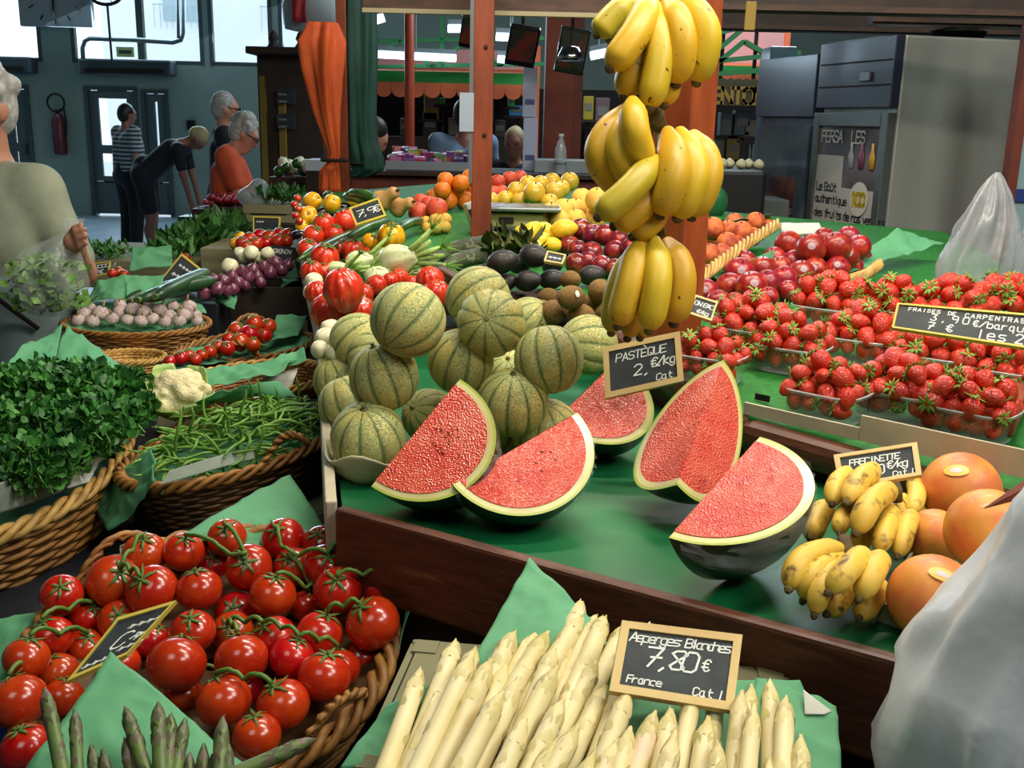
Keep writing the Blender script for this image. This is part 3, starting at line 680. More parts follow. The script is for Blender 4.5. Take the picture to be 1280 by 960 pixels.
# small bananas on the tray
def tz(u, v, h): return onz(u, v, 1.0+h)
def mini(lab, crown, ch, items):
    org = tz(crown[0], crown[1], ch); T = thing('small_banana_bunch', org, lab, 'bananas', 'small banana bunches')
    for pts, h, rp in items:
        P = [tz(q[0], q[1], hh) for q, hh in zip(pts, h)]
        d = (P[1]-EYE).dot(CR @ Vector((0, 0, -1)))
        banana(P, rp*d/F, T, m_mini, org, neck=.16, blunt=.3)
    MB().tube([Vector((0, .01, .012)), Vector((0, 0, 0)), Vector((-.004, -.01, -.012))], [.008, .012, .014], 8).obj('crown', m_tip, T, smooth=True)
mini('upper bunch of small spotted bananas under the frecinette board', (1118, 612), .085, [
 (((1098, 586), (1076, 600), (1058, 628)), (.115, .125, .11), 16), (((1066, 588), (1047, 604), (1040, 630)), (.11, .115, .10), 14),
 (((1116, 610), (1090, 628), (1070, 666)), (.10, .112, .085), 17), (((1034, 630), (1021, 652), (1013, 672)), (.055, .06, .05), 16),
 (((1064, 630), (1053, 648), (1049, 666)), (.08, .085, .075), 12), (((1116, 634), (1107, 660), (1098, 690)), (.075, .08, .06), 14),
 (((1140, 640), (1131, 664), (1122, 695)), (.065, .07, .05), 14), (((1142, 600), (1146, 618), (1140, 640)), (.06, .06, .05), 12),
 (((1130, 620), (1120, 640), (1118, 660)), (.05, .05, .04), 13), (((1080, 640), (1078, 664), (1072, 690)), (.05, .05, .04), 14), (((1150, 625), (1144, 650), (1136, 672)), (.03, .03, .025), 12)])
mini('lower bunch of small spotted bananas at the tray lip', (1056, 684), .07, [
 (((1054, 684), (1004, 698), (986, 736)), (.07, .075, .05), 17), (((1056, 690), (1018, 716), (1004, 750)), (.06, .065, .035), 15),
 (((1056, 694), (1030, 726), (1018, 768)), (.055, .06, .03), 15), (((1082, 690), (1062, 710), (1036, 740)), (.08, .09, .07), 17),
 (((1102, 694), (1091, 716), (1074, 748)), (.075, .08, .06), 17), (((1072, 728), (1050, 750), (1034, 767)), (.03, .03, .022), 16),
 (((1102, 728), (1090, 750), (1074, 772)), (.03, .03, .022), 16)])
# ================================================================== pomelos
m_pom = mat('pomelo_skin', (228, 150, 62), .45, (224, 118, 66), 1.6, .4, .65, bump=.12, bscale=60, vary=.03, coat=.1)
k_pom = Kind('grapefruit', unit_ball(36, 20, lambda p: Vector((p.x*1.0, p.y*1.0, p.z*(.96)))).mesh('pomelo'), m_pom, [
   ('navel', MB().lathe([(.06, -.955), (.05, -.968), (.01, -.96)], 10).mesh('navel'), mat('pomelo_navel', (150, 110, 50), .8))])
def sticker(o, dirw, w, h, up, m, name='sticker', R=None):
    """oval paper sticker that follows the round skin of o"""
    R = R or max(o.scale); n = Vector(dirw).normalized(); ux = Vector(up).cross(n).normalized(); uy = n.cross(ux)
    rings = [0, .5, 1]; V = []; N_ = 16
    inv = o.matrix_basis.inverted()
    for s in rings:
        for k in range(N_):
            a = 2*math.pi*k/N_; p = n*R + ux*(w/2*s*math.cos(a)) + uy*(h/2*s*math.sin(a))
            V.append(inv @ (Vector(o.location) + p.normalized()*(R*1.012)))
    f = [(i*N_+k, i*N_+(k+1) % N_, (i+1)*N_+(k+1) % N_, (i+1)*N_+k) for i in range(2) for k in range(N_)]
    return MB().add(V, f).obj(name, m, o, smooth=True)
m_stk = mat('sticker_yellow', (236, 176, 60), .4, (250, 210, 110), 90, .45, .55); m_stw = mat('sticker_white', (214, 200, 206), .5)
poms = [(1165, 748, 55, 1.0, (.25, .9, -.2), 'front grapefruit with a yellow sticker in the cardboard tray'),
        (1201, 614, 49, 1.0, (-.3, .9, .1), 'rear grapefruit with a yellow sticker below the cardboard strip'),
        (1235, 664, 53, 1.9, None, 'top grapefruit resting on the others, pointed pick beside it'),
        (1168, 672, 36, 1.0, None, 'left rear grapefruit half hidden beside the small bananas'),
        (1252, 735, 40, 1.0, None, 'grapefruit at the right edge behind the plastic bag')]
for u, v, rp, k, st, lab in poms:
    p, R = rest(u, v, rp, TRAY, k)
    o = k_pom.put(p, R, aim((0, -.9, .3)), lab, 'grapefruit', 'grapefruits in the tray corner')
    if st:
        vw = (EYE-p).normalized(); rt = Vector((1, 0, 0)); dirn = vw + rt*st[0] + Vector((0, 0, st[1]))
        s = sticker(o, dirn, R*.62, R*.34, (0.3 if st[0] > 0 else -.1, .2, 1), m_stk); sticker(o, dirn, R*.3, R*.15, (0.3 if st[0] > 0 else -.1, .2, 1), m_stw, 'sticker_print', R*1.004)
# ================================================================== generic round fruit kinds
def apple_fn(dip=.16, wide=.22):
    def fn(p):
        r2 = p.x*p.x+p.y*p.y; return Vector((p.x, p.y, p.z - math.copysign(dip, p.z)*math.exp(-r2/wide**2)*abs(p.z)))
    return fn
def cleft_fn(p):                    # nectarine, peach, plum: a seam on one side and a dip at the stem
    a = math.atan2(p.y, p.x); r2 = p.x*p.x+p.y*p.y
    s = 1-.07*math.exp(-(a/.22)**2); return Vector((p.x*s, p.y*s, p.z-.12*math.exp(-r2/.04)*max(0, p.z)))
def lobed(n, amp, dip=.2):
    def fn(p):
        a = math.atan2(p.y, p.x); r2 = p.x*p.x+p.y*p.y; s = 1-amp*(1-abs(math.cos(n*a/2))**.6)
        return Vector((p.x*s, p.y*s, p.z-math.copysign(dip, p.z)*math.exp(-r2/.06)))
    return fn
m_stem = mat('green_stem', (74, 104, 40), .6, (96, 120, 50), 20); m_bstem = mat('brown_stem', (92, 66, 36), .8)
def star(n, r, z, w, lift=.12, seedv=1):
    q = random.Random(seedv); b = MB()
    for k in range(n):
        a = 2*math.pi*k/n+q.uniform(-.2, .2); L_ = r*q.uniform(.8, 1.15); d = Vector((math.cos(a), math.sin(a), 0)); s = Vector((-d.y, d.x, 0))
        h = q.uniform(.3, 1.4)*lift
        V = [d*.02+s*w*.5, d*.02-s*w*.5, d*L_*.55+s*w+Vector((0, 0, h*.8)), d*L_*.55-s*w+Vector((0, 0, h*.8)), d*L_+Vector((0, 0, h*q.uniform(.2, 1.6)))]
        b.add([v+Vector((0, 0, z)) for v in V] + [v+Vector((0, 0, z-.03)) for v in V], [(0, 1, 3, 2), (2, 3, 4), (5, 7, 8, 6), (7, 9, 8), (0, 2, 7, 5), (2, 4, 9, 7), (4, 3, 8, 9), (3, 1, 6, 8)])
    return b
def cap_star(n, r, z, w, seedv=1):
    """sepals that lie over the shoulder of a round fruit, tips lifting"""
    q = random.Random(seedv); b = MB()
    for k in range(n):
        a = 2*math.pi*k/n+q.uniform(-.2, .2); L_ = r*q.uniform(.85, 1.15); d = Vector((math.cos(a), math.sin(a), 0)); s = Vector((-d.y, d.x, 0)); t = q.uniform(-.10, .22)
        V = [d*.02+s*w*.6+Vector((0, 0, .02)), d*.02-s*w*.6+Vector((0, 0, .02)), d*L_*.5+s*w+Vector((0, 0, .05)), d*L_*.5-s*w+Vector((0, 0, .05)), d*L_+Vector((0, 0, -.10+t))]
        b.add([v+Vector((0, 0, z)) for v in V] + [v+Vector((0, 0, z-.035)) for v in V], [(0, 1, 3, 2), (2, 3, 4), (5, 7, 8, 6), (7, 9, 8), (0, 2, 7, 5), (2, 4, 9, 7), (4, 3, 8, 9), (3, 1, 6, 8)])
    b.tube([(0, 0, z), (.03, .02, z+.2)], [.06, .05], 6)
    return b
def kind(name, fn, m, parts=(), n=24, mm=14): return Kind(name, unit_ball(n, mm, fn).mesh(name), m, parts)
m_tom = mat('tomato_red', (178, 34, 12), .22, (196, 62, 18), 1.1, .45, .75, vary=.08, coat=.35, hue=.008)
m_toms = mat('tomato_beef', (208, 48, 26), .25, (222, 92, 44), 1.6, .5, .8, vary=.06, coat=.3)
m_yel = mat('yellow_glossy', (238, 176, 22), .25, (226, 150, 20), 2, coat=.3, vary=.05)
calyx = lambda s: ('calyx', cap_star(6, .66, .95, .075, s).mesh('calyx'), m_stem)
nub = ('stem', MB().lathe([(.05, .8), (.045, 1.0), (.06, 1.06), (.01, 1.07)], 6).mesh('stem'), m_bstem)
gnub = ('stem', MB().lathe([(.06, .78), (.05, 1.05), (.075, 1.16), (.01, 1.17)], 6).mesh('gstem'), m_stem)
k_beef = kind('beef_tomato', lobed(7, .05, .16), m_toms, [calyx(3)])
k_rib = kind('ribbed_tomato', lobed(9, .16, .22), m_toms, [calyx(4)], 36)
k_heart = kind('oxheart_tomato', lambda p: lobed(10, .13, .1)(Vector((p.x*(1-.30*max(0, -p.z)), p.y*(1-.30*max(0, -p.z)), p.z*1.12))), m_toms, [calyx(5)], 40)
k_yrib = kind('yellow_ribbed_tomato', lobed(9, .13, .2), m_yel, [calyx(6)], 36)
k_ypep = kind('yellow_pepper', lambda p: lobed(4, .12, .25)(Vector((p.x*(1-.12*max(0, -p.z)), p.y*(1-.12*max(0, -p.z)), p.z*1.1))), m_yel, [gnub], 32)
k_gpep = kind('green_pepper', lambda p: lobed(4, .12, .25)(p), mat('pepper_green', (34, 78, 26), .25, coat=.3), [gnub], 32)
k_tom = kind('tomato', lobed(5, .015, .1), m_tom, [calyx(7)])
m_or = mat('orange_skin', (236, 132, 28), .45, (226, 112, 24), 3, bump=.1, bscale=70, vary=.05)
k_or = kind('orange', apple_fn(.04), m_or, [('stem_scar', MB().lathe([(.07, .95), (.05, .985), (.01, .97)], 8).mesh('scar'), m_stem)])
k_bor = kind('blood_orange', apple_fn(.05), mat('red_orange_skin', (222, 92, 54), .45, (204, 62, 48), 1.4, .4, .7, bump=.08, bscale=60, vary=.05), [nub])
k_yap = kind('yellow_apple', apple_fn(), mat('yellow_apple_skin', (228, 184, 52), .35, (206, 176, 60), 1.6, coat=.2, vary=.06, col3=(216, 128, 50), scale3=1.2, lo3=.6, hi3=.8), [nub])
k_pea = kind('yellow_peach', cleft_fn, mat('peach_skin', (236, 190, 82), .7, (232, 150, 70), 1.2, .5, .8, vary=.05), [nub])
k_lem = kind('lemon', lambda p: Vector((p.x*.82, p.y*.82, p.z*(1+.22*abs(p.z)**6))), mat('lemon_skin', (236, 198, 44), .42, (226, 184, 40), 3, bump=.1, bscale=60, vary=.04), [('tip', MB().lathe([(.06, 1.16), (.03, 1.26), (.01, 1.28)], 8).mesh('tip'), m_stem)])
k_plum = kind('plum', cleft_fn, mat('plum_skin', (112, 26, 40), .3, (186, 62, 34), 1.3, .5, .72, coat=.3, vary=.12, hue=.012), [nub])
k_nec = kind('nectarine', cleft_fn, mat('nectarine_skin', (138, 24, 30), .35, (206, 72, 34), 1.3, .52, .75, coat=.15, vary=.1, hue=.008), [nub])
k_ora = kind('orange_peach', cleft_fn, mat('orange_peach_skin', (214, 110, 48), .65, (150, 46, 38), 1.3, .42, .66, vary=.08), [nub])
k_avo = kind('avocado', lambda p: Vector((p.x*(.80-.14*max(0, p.z)), p.y*(.80-.14*max(0, p.z)), p.z*1.08)), mat('avocado_skin', (40, 32, 28), .42, (24, 18, 18), 12, bump=.35, bscale=22, coat=.2), [nub])
k_kiwi = kind('kiwi', lambda p: Vector((p.x*.86, p.y*.86, p.z*1.06)), mat('kiwi_skin', (132, 100, 50), .85, (110, 82, 42), 5, bump=.15, bscale=80, vary=.06), [('end_scar', MB().lathe([(.12, 1.03), (.1, 1.075), (.05, 1.07), (.01, 1.05)], 8).mesh('kscar'), mat('kiwi_end', (88, 62, 34), .9))])
k_won = kind('white_onion', lambda p: Vector((p.x, p.y, p.z*.86+.18*max(0, p.z-.85)*5)), mat('white_onion_skin', (226, 222, 188), .4, (206, 206, 160), 3, stretch=(3, 3, .5), coat=.2, vary=.03), [('root_tuft', MB().lathe([(.1, -.84), (.12, -.9), (.02, -.95)], 8).mesh('root'), m_bstem)])
k_pon = kind('red_onion', lambda p: Vector((p.x*.9, p.y*.9, p.z*.95+.35*max(0, p.z-.8)*3)), mat('red_onion_skin', (98, 40, 66), .3, (136, 80, 98), 2.4, .45, .7, stretch=(4, 4, .5), coat=.3, vary=.15), [('dry_neck', MB().lathe([(.12, .95), (.06, 1.25), (.02, 1.45)], 6).mesh('neck'), mat('dry_skin', (150, 112, 84), .8))])
AXIS = CR @ Vector((0, 0, -1))
def relax(items, plane, iters=40):
    """items: [centre, radius]; fruit that would cut into a neighbour slides along its line of sight until both just touch"""
    for _ in range(iters):
        moved = False
        for i in range(len(items)):
            for j in range(i):
                (p, r), (q, s_) = items[i], items[j]; need = (r+s_)*.93; d = (p-q).length
                if d < need:
                    moved = True; dp, dq = (p-EYE).length, (q-EYE).length; e = (need-d)*.6
                    far, near = (i, j) if dp >= dq else (j, i)
                    items[far][0] = EYE+(items[far][0]-EYE)*(1+e*.55/(items[far][0]-EYE).length); items[near][0] = EYE+(items[near][0]-EYE)*(1-e*.45/(items[near][0]-EYE).length)
        if plane:
            for it in items:
                zmin = pz(plane, it[0].y)+it[1]*.9
                if it[0].z < zmin:                       # never sink into the shelf: come forward along the line of sight
                    r_ = (it[0]-EYE); t = (pz(plane, 0)+it[1]*.9-EYE.z)/(r_.z-plane[1]*r_.y)
                    if 0 < t < 1: it[0] = EYE+r_*t
        if not moved: break
    return items
def pile(k, pts, plane, cat, group, phrase, rows, axis=(1, 0, .4), wob=.5, flat=1.0, rmul=1.0, spin=None):
    out = []; items = []
    for it in pts:
        u, v, rp = it[:3]; lay = it[3] if len(it) > 3 else 0
        p, R = rest(u, v, rp, plane, (flat if lay == 0 else 1+1.45*lay)); items.append([p, R])
    relax(items, plane)
    for it, (p, R) in zip(pts, items):
        ax = it[4] if len(it) > 4 else axis
        R = it[2]*(p-EYE).dot(AXIS)/F
        o = k.put(p, R*rmul, aim(facing(p, ax[0]+rnd.uniform(-wob, wob)*.5, ax[1]+rnd.uniform(-wob, wob), ax[2]+rnd.uniform(-wob, wob)*.6), spin), phrase, cat, group); out.append(o)
    rank(out, phrase, rows); return out
S = SHELF
pile(k_avo, [(605, 341, 14), (632, 353, 15), (660, 351, 17), (690, 349, 16), (628, 327, 19, .8), (650, 330, 16, .7), (668, 320, 19, .9), (692, 330, 15, .5), (740, 344, 16)], S, 'avocado', 'heap of avocados', 'dark pebbly avocado behind the melons', 3, (.2, 1, .3), .6)
kw = pile(k_kiwi, [(685, 371, 13), (676, 386, 13), (692, 390, 18, 0, (.1, -.2, 1)), (726, 395, 18, 0, (0, 1, .1)), (757, 391, 14), (714, 372, 18, .9, (.1, -.9, .6)), (713, 350, 14, .8), (750, 364, 18, .8, (.1, .1, 1)), (738, 380, 14, .2)], S, 'kiwi', 'heap of kiwis', 'brown kiwi beside the bananas', 3, (.2, 1, .5), .5)
st = kw[5]; sticker(st, (EYE-st.location).normalized()+Vector((.55, 0, .35)), st.scale[0]*.34, st.scale[0]*.5, (0, 0, 1), mat('kiwi_sticker', (220, 232, 222), .4), R=st.scale[0]*.95)
pile(k_plum, [(712, 307, 13), (722, 313, 13), (740, 316, 14), (768, 314, 14), (720, 330, 14), (735, 326, 12), (752, 333, 14), (768, 336, 13), (784, 330, 13), (726, 287, 14, .9), (741, 294, 14, .7), (756, 294, 14, .8), (774, 300, 13, .6), (790, 310, 14, .3)], S, 'plum', 'heap of plums', 'red purple plum behind the bananas', 3)
pile(k_pea, [(672, 274, 14), (690, 270, 17), (704, 262, 14, .4), (718, 262, 14, .4), (735, 258, 14, .4), (747, 250, 16, .9), (727, 248, 13, .8), (760, 262, 15, .2), (700, 276, 13), (720, 274, 13), (745, 272, 14)], S, 'peach', 'heap of yellow peaches', 'yellow peach left of the bananas', 3)
pile(k_lem, [(640, 303, 11), (655, 303, 12), (668, 309, 12), (690, 306, 12), (652, 292, 12, .5), (664, 289, 13, .6), (680, 288, 13, .6), (696, 294, 12, .4), (705, 286, 15, .7), (676, 300, 12, .2), (634, 310, 10), (712, 298, 11, .2)], S, 'lemon', 'heap of lemons', 'yellow lemon behind the avocados', 3, (.1, 1, .3), .8)
pile(k_yap, [(614, 250, 10), (632, 249, 11), (650, 251, 11), (645, 238, 11, .5), (668, 241, 14, .5), (660, 230, 11, 1), (676, 230, 11, 1), (690, 227, 11, 1), (694, 240, 13, .4), (712, 227, 12, .8), (687, 254, 12), (702, 236, 11, .6)], (1.09, .075, 1.9), 'apple', 'yellow apples behind the scale', 'yellow apple behind the scale', 3)
pile(k_bor, [(622, 228, 10, 1), (637, 224, 10, 1), (650, 223, 10, 1), (616, 241, 9, .3), (627, 240, 9, .3)], (1.09, .075, 1.9), 'fruit', 'red oranges behind the post', 'reddish fruit right of slim post', 2)
pile(k_or, [(543, 247, 11), (560, 251, 12), (580, 250, 12), (592, 244, 11), (553, 238, 11, .9), (570, 237, 11, .9), (586, 236, 11, .8), (557, 226, 11, 1.6), (576, 229, 11, 1.5), (588, 222, 11, 1.8), (578, 241, 10, .5)], S, 'orange', 'heap of oranges', 'bright orange left of slim post', 3)
pile(k_bor, [(526, 254, 12, .4), (523, 266, 13), (546, 261, 14, .3), (536, 256, 11, .6)], S, 'fruit', 'red blushed oranges', 'red blushed orange below the bright oranges', 1)
pile(k_pea, [(532, 278, 8), (545, 277, 10), (556, 275, 9), (545, 285, 8), (534, 285, 7), (556, 284, 8)], S, 'peach', 'small pale peaches', 'small pale peach by the scale', 2)
# run of vegetables on the left
pile(k_beef, [(385, 312, 14), (405, 280, 14, 1), (431, 276, 15, 1), (392, 295, 14, .4), (417, 293, 13, .5), (437, 287, 10, .6), (420, 304, 11), (400, 306, 10)], S, 'tomato', 'beef tomatoes', 'smooth beef tomato beside yellow peppers', 3)
pile(k_rib, [(406, 323, 19, .3), (390, 340, 15), (441, 313, 15, .3), (425, 312, 12, .3), (455, 318, 10), (475, 312, 11), (405, 340, 12), (440, 326, 10)], S, 'tomato', 'ribbed tomatoes', 'ribbed red tomato behind the fennel', 2)
pile(k_yrib, [(489, 296, 18, .5), (463, 303, 12, .5)], S, 'tomato', 'yellow tomatoes', 'yellow ribbed tomato behind the fennel', 1)
pile(k_heart, [(430, 364, 27, .75, (.75, -.1, .35)), (411, 392, 24, 0, (.6, -.3, .5)), (450, 393, 22, 0, (.7, .3, .4)), (397, 368, 16, .3), (452, 370, 15, .2), (470, 358, 14), (500, 349, 13), (538, 353, 19, .4), (545, 370, 19), (488, 352, 11), (516, 356, 11)], S, 'tomato', 'oxheart tomatoes', 'pleated oxheart tomato behind the melons', 3)
pile(k_ypep, [(390, 252, 12, 1), (385, 270, 13, .4), (415, 255, 12, 1), (440, 251, 9, 1), (377, 283, 8)], S, 'pepper', 'yellow peppers', 'yellow pepper near the beef tomatoes', 2, (.5, .4, .6))
pile(k_gpep, [(411, 246, 8, 1.4), (372, 262, 7, .6)], S, 'pepper', 'green peppers', 'dark green pepper between the yellow peppers', 1)
k_aub = kind('aubergine', lambda p: Vector((p.x*(.62+.16*-p.z), p.y*(.62+.16*-p.z), p.z*1.3)), mat('aubergine_skin', (24, 16, 30), .15, coat=.5), [gnub])
pile(k_aub, [(404, 265, 9, .8), (426, 259, 10, 1), (418, 264, 9, .7), (374, 293, 8, .2)], S, 'aubergine', 'small aubergines', 'glossy black aubergine between peppers and tomatoes', 1, (.3, 1, .2))
pile(k_won, [(392, 352, 12, .2), (388, 365, 10), (413, 412, 14, .4), (407, 424, 15), (424, 428, 13, .3), (400, 437, 12), (418, 440, 12)], S, 'onion', 'white onions', 'white onion at left shelf edge', 2, (.5, -.3, .6))
# butternut squashes and garlic heap
m_but = mat('butternut_skin', (214, 166, 104), .5, (200, 148, 88), 3, vary=.03)
k_but = Kind('butternut_squash', MB().lathe([(.05, -1), (.5, -.93), (.85, -.6), (.95, -.3), (.8, .1), (.55, .45), (.5, .9), (.52, 1.2), (.42, 1.38), (.05, 1.42)], 20).mesh('butternut'), m_but, [('stem', MB().lathe([(.14, 1.38), (.11, 1.6), (.16, 1.66), (.02, 1.68)], 8).mesh('bstem'), m_bstem)])
pile(k_but, [(480, 249, 15, .9, (.6, .4, .2)), (500, 258, 14, .5, (.2, .9, .3))], S, 'squash', 'butternut squashes', 'pale tan butternut squash beside the price board', 1)
# courgettes, cucumber
m_cour = mat('courgette_skin', (38, 74, 30), .35, (60, 100, 42), 14, .45, .6, stretch=(1, 1, .2), coat=.15)
def courgette(pa, pb, r, lab, group, name='courgette', m=None, bend=.01):
    C = (pa+pb)/2; T = thing(name, C, lab, 'vegetable', group); n = 12; P = []; rs = []
    for i in range(n+1):
        t = i/n; P.append(pa.lerp(pb, t)-C+Vector((0, 0, bend*math.sin(t*math.pi)))); rs.append(r*(.35 if i in (0,) else .8 if i in (1, n-1) else .3 if i == n else 1))
    MB().tube(P, rs, 10).obj('fruit', m or m_cour, T, smooth=True)
    q = (P[0]-P[1]).normalized(); MB().tube([P[0], P[0]+q*r*.6], [r*.35, r*.45], 7).obj('stalk', m_stem, T)
for i, (a, b, h, rp) in enumerate((((374, 324), (470, 282), .045, 6), ((400, 318), (482, 280), .05, 6), ((430, 300), (488, 276), .075, 5), ((495, 290), (528, 276), .04, 6), ((430, 246), (462, 256), .10, 6), ((436, 242), (470, 250), .12, 6))):
    pa = onp(a[0], a[1], S, h); pb = onp(b[0], b[1], S, h); d = (pa-EYE).dot(CR @ Vector((0, 0, -1)))
    courgette(pa, pb, rp*d/F, ['long dark green courgette across the tomatoes, nearest of three', 'long dark green courgette across the tomatoes, middle one', 'dark green courgette below the price board, rearmost of three', 'short dark courgette right of the yellow tomato', 'striped green courgette in front of the far shelf rail', 'striped green courgette at the back above the peppers'][i], 'courgettes')
# fennel
m_fen = mat('fennel_white', (222, 226, 184), .35, (192, 210, 140), 3, .4, .7, stretch=(6, 6, .6), coat=.2); m_feng = mat('fennel_green', (150, 186, 84), .45, (190, 208, 130), 6); m_frond = mat('fennel_frond', (104, 156, 48), .6)
def fennel(u, v, rp, dirn, lab, h=0):
    p, R = rest(u, v, rp, S, .75+h); q = aim(dirn, .3)
    T = thing('fennel_bulb', p, lab, 'fennel', 'fennel bulbs', q, R)
    MB().lathe([(.1, -1), (.55, -.95), (.85, -.55), (.95, -.1), (.8, .4), (.5, .85), (.4, 1.05)], 28, 7, .12, fn=lambda p: Vector((p.x, p.y*.68, p.z))).obj('bulb', m_fen, T, smooth=True)
    for k in range(5):
        a = (k-2)*.26; d = Vector((math.sin(a), rnd.uniform(-.15, .15), math.cos(a))); L_ = rnd.uniform(1.0, 1.9)
        o = MB().tube([Vector(((k-2)*.16, 0, .75)), Vector(((k-2)*.2, 0, 1))+d*.3, Vector(((k-2)*.2, 0, 1))+d*L_], [.2, .17, .12], 8).obj('stalk', m_feng, T, smooth=True)
        if k % 2 == 0:
            fb = MB(); e = Vector(((k-2)*.2, 0, 1))+d*L_
            for j in range(22):
                t = jitter(.6)+d*rnd.uniform(.2, .9); fb.tube([e, e+t*.5+jitter(.05), e+t], [.03, .025, .008], 3)
            stuff(fb.obj('frond', m_frond, o))
fennel(497, 326, 24, (.9, -.1, .3), 'large white fennel bulb on top with its stalks to the right', .5)
fennel(450, 328, 17, (.95, .1, .3), 'white fennel bulb left of the largest one', .6)
fennel(424, 340, 17, (.9, -.35, .25), 'pale green fennel bulb above the oxheart tomatoes')
fennel(472, 346, 16, (.9, .2, .3), 'fennel bulb low in the pile behind the melons')
fennel(500, 342, 15, (.9, .3, .4), 'small fennel bulb lying under the largest fennel')
# dark leafy bundle between fennel and avocados
def leafy(name, loc, n, spread, L0, m, ms, lab, cat, seedv=3, wl=.35, up=.5, group=None, stemr=.002):
    q = random.Random(seedv); T = thing(name, loc, lab, cat, group); fb = MB(); sb_ = MB()
    for k in range(n):
        base = Vector((q.uniform(-spread[0], spread[0]), q.uniform(-spread[1], spread[1]), q.uniform(0, spread[2])))
        d = Vector((q.uniform(-1, 1), q.uniform(-1, 1), q.uniform(up*.3, up*1.5))).normalized(); L_ = L0*q.uniform(.6, 1.3)
        s = d.cross(Vector((q.uniform(-1, 1), q.uniform(-1, 1), 1))).normalized(); nn = d.cross(s); w = L_*wl
        V = [base, base+d*L_*.4+s*w*.5+nn*w*.15, base+d*L_*.4-s*w*.5+nn*w*.15, base+d*L_*.75+s*w*.4+nn*w*.1, base+d*L_*.75-s*w*.4+nn*w*.1, base+d*L_-nn*w*.1, base+d*L_*.5]
        fb.add(V, [(0, 1, 6), (0, 6, 2), (1, 3, 6), (2, 6, 4), (3, 5, 6), (6, 5, 4)])
        if k % 4 == 0: sb_.tube([base-d*L_*.9, base+d*L_*.3], stemr, 3)
    stuff(fb.obj('foliage', m, T)); stuff(sb_.obj('leaf_stalks', ms, T)); return T
m_dleaf = mat('olive_leaf', (86, 92, 38), .6, (58, 66, 28), 30, vary=.05)
leafy('leafy_bundle', onp(640, 322, S, .02), 140, (.07, .06, .05), .06, m_dleaf, m_stem, 'bundle of olive green leaves between the post foot and avocados', 'herbs', 5, .4, .6)
m_card2 = mat('cardoon_skin', (62, 66, 48), .6, (120, 122, 96), 40, .55, .62, bump=.3)
for i, (a, b) in enumerate((((540, 322), (622, 302)), ((556, 334), (610, 320)))):
    courgette(onp(a[0], a[1], S, .025), onp(b[0], b[1], S, .03), .024, ['speckled dark root lying left of the olive leaves, rear one', 'speckled dark root lying left of the olive leaves, front one'][i], 'speckled roots', 'speckled_root', m_card2)
# nectarines and peaches on the right
pile(k_ora, [(891, 300, 15), (909, 304, 14, .3), (891, 286, 15, .9), (927, 291, 15, .7), (886, 319, 15, .2), (944, 278, 13, 1), (910, 288, 13, .8), (940, 296, 12, .5), (920, 306, 12, .2), (902, 318, 14), (957, 284, 11, .8), (918, 278, 12, 1)], S, 'peach', 'orange red peaches', 'dull orange peach right of pillar', 3)
nec = [(985, 305, 15, .9), (1014, 311, 17, .8), (1045, 309, 17, .9), (1073, 309, 14, .8), (1060, 297, 13, 1.2), (1057, 321, 15, .5), (968, 323, 13, .3), (992, 328, 14, .3), (1018, 338, 15), (1002, 342, 15), (1047, 336, 14, .2), (1032, 326, 14, .4), (930, 327, 13, .4), (953, 336, 14, .2), (924, 341, 17, .2), (912, 359, 16), (939, 359, 18, .1), (959, 354, 15, .2), (980, 349, 15), (881, 366, 16), (898, 378, 14), (918, 380, 13), (1000, 325, 13, .5), (1076, 322, 12, .4), (1066, 334, 12), (985, 364, 12), (960, 372, 12), (975, 335, 13, .2), (1030, 298, 12, 1.0), (882, 345, 13)]
nec = [(t[0], t[1], t[2]*1.14)+tuple(t[3:]) for t in nec]
nl = pile(k_nec, nec, S, 'nectarine', 'heap of nectarines', 'dark red nectarine right of the pillar', 3)
m_lab = mat('fruit_label', (196, 170, 176), .4, (70, 30, 40), 160, .5, .56)
for i in (1, 5, 8, 10, 16, 14, 19, 22, 9):
    o = nl[i]; sticker(o, (EYE-o.location).normalized()+Vector((rnd.uniform(-.3, .3), 0, rnd.uniform(.1, .5))), o.scale[0]*.5, o.scale[0]*.5, (0, 0, 1), m_lab, R=o.scale[0]*.99)
# ================================================================== strawberries in clear punnets
m_str = mat('strawberry_skin', (204, 30, 14), .24, (226, 66, 24), 2.0, .45, .75, col3=(240, 176, 80), scale3=19, lo3=.64, hi3=.68, coat=.3, vary=.1)
_n = m_str.node_tree.nodes; _b = _n['Principled BSDF']; _v = _n.new('ShaderNodeTexVoronoi'); _v.inputs['Scale'].default_value = 9
_t = [q for q in _n if q.type == 'TEX_COORD'][0]; m_str.node_tree.links.new(_t.outputs['Object'], _v.inputs['Vector'])
_p = _n.new('ShaderNodeBump'); _p.inputs['Strength'].default_value = .35; _p.inputs['Distance'].default_value = .06
m_str.node_tree.links.new(_v.outputs['Distance'], _p.inputs['Height']); m_str.node_tree.links.new(_p.outputs[0], _b.inputs['Normal'])
m_cal = mat('strawberry_calyx', (132, 166, 62), .6, (92, 136, 48), 8, vary=.1)
k_str = Kind('strawberry', unit_ball(18, 12, lambda p: Vector((p.x*(.86+.18*p.z-.12*max(0, p.z-.5)), p.y*(.86+.18*p.z-.12*max(0, p.z-.5)), p.z*1.08))).mesh('strawberry'), m_str, [('calyx', star(9, .98, 1.0, .13, .26, 9).mesh('scalyx'), m_cal)])
m_pun = mat('clear_plastic', (235, 240, 242), .08, alpha=.17, spec=.9)
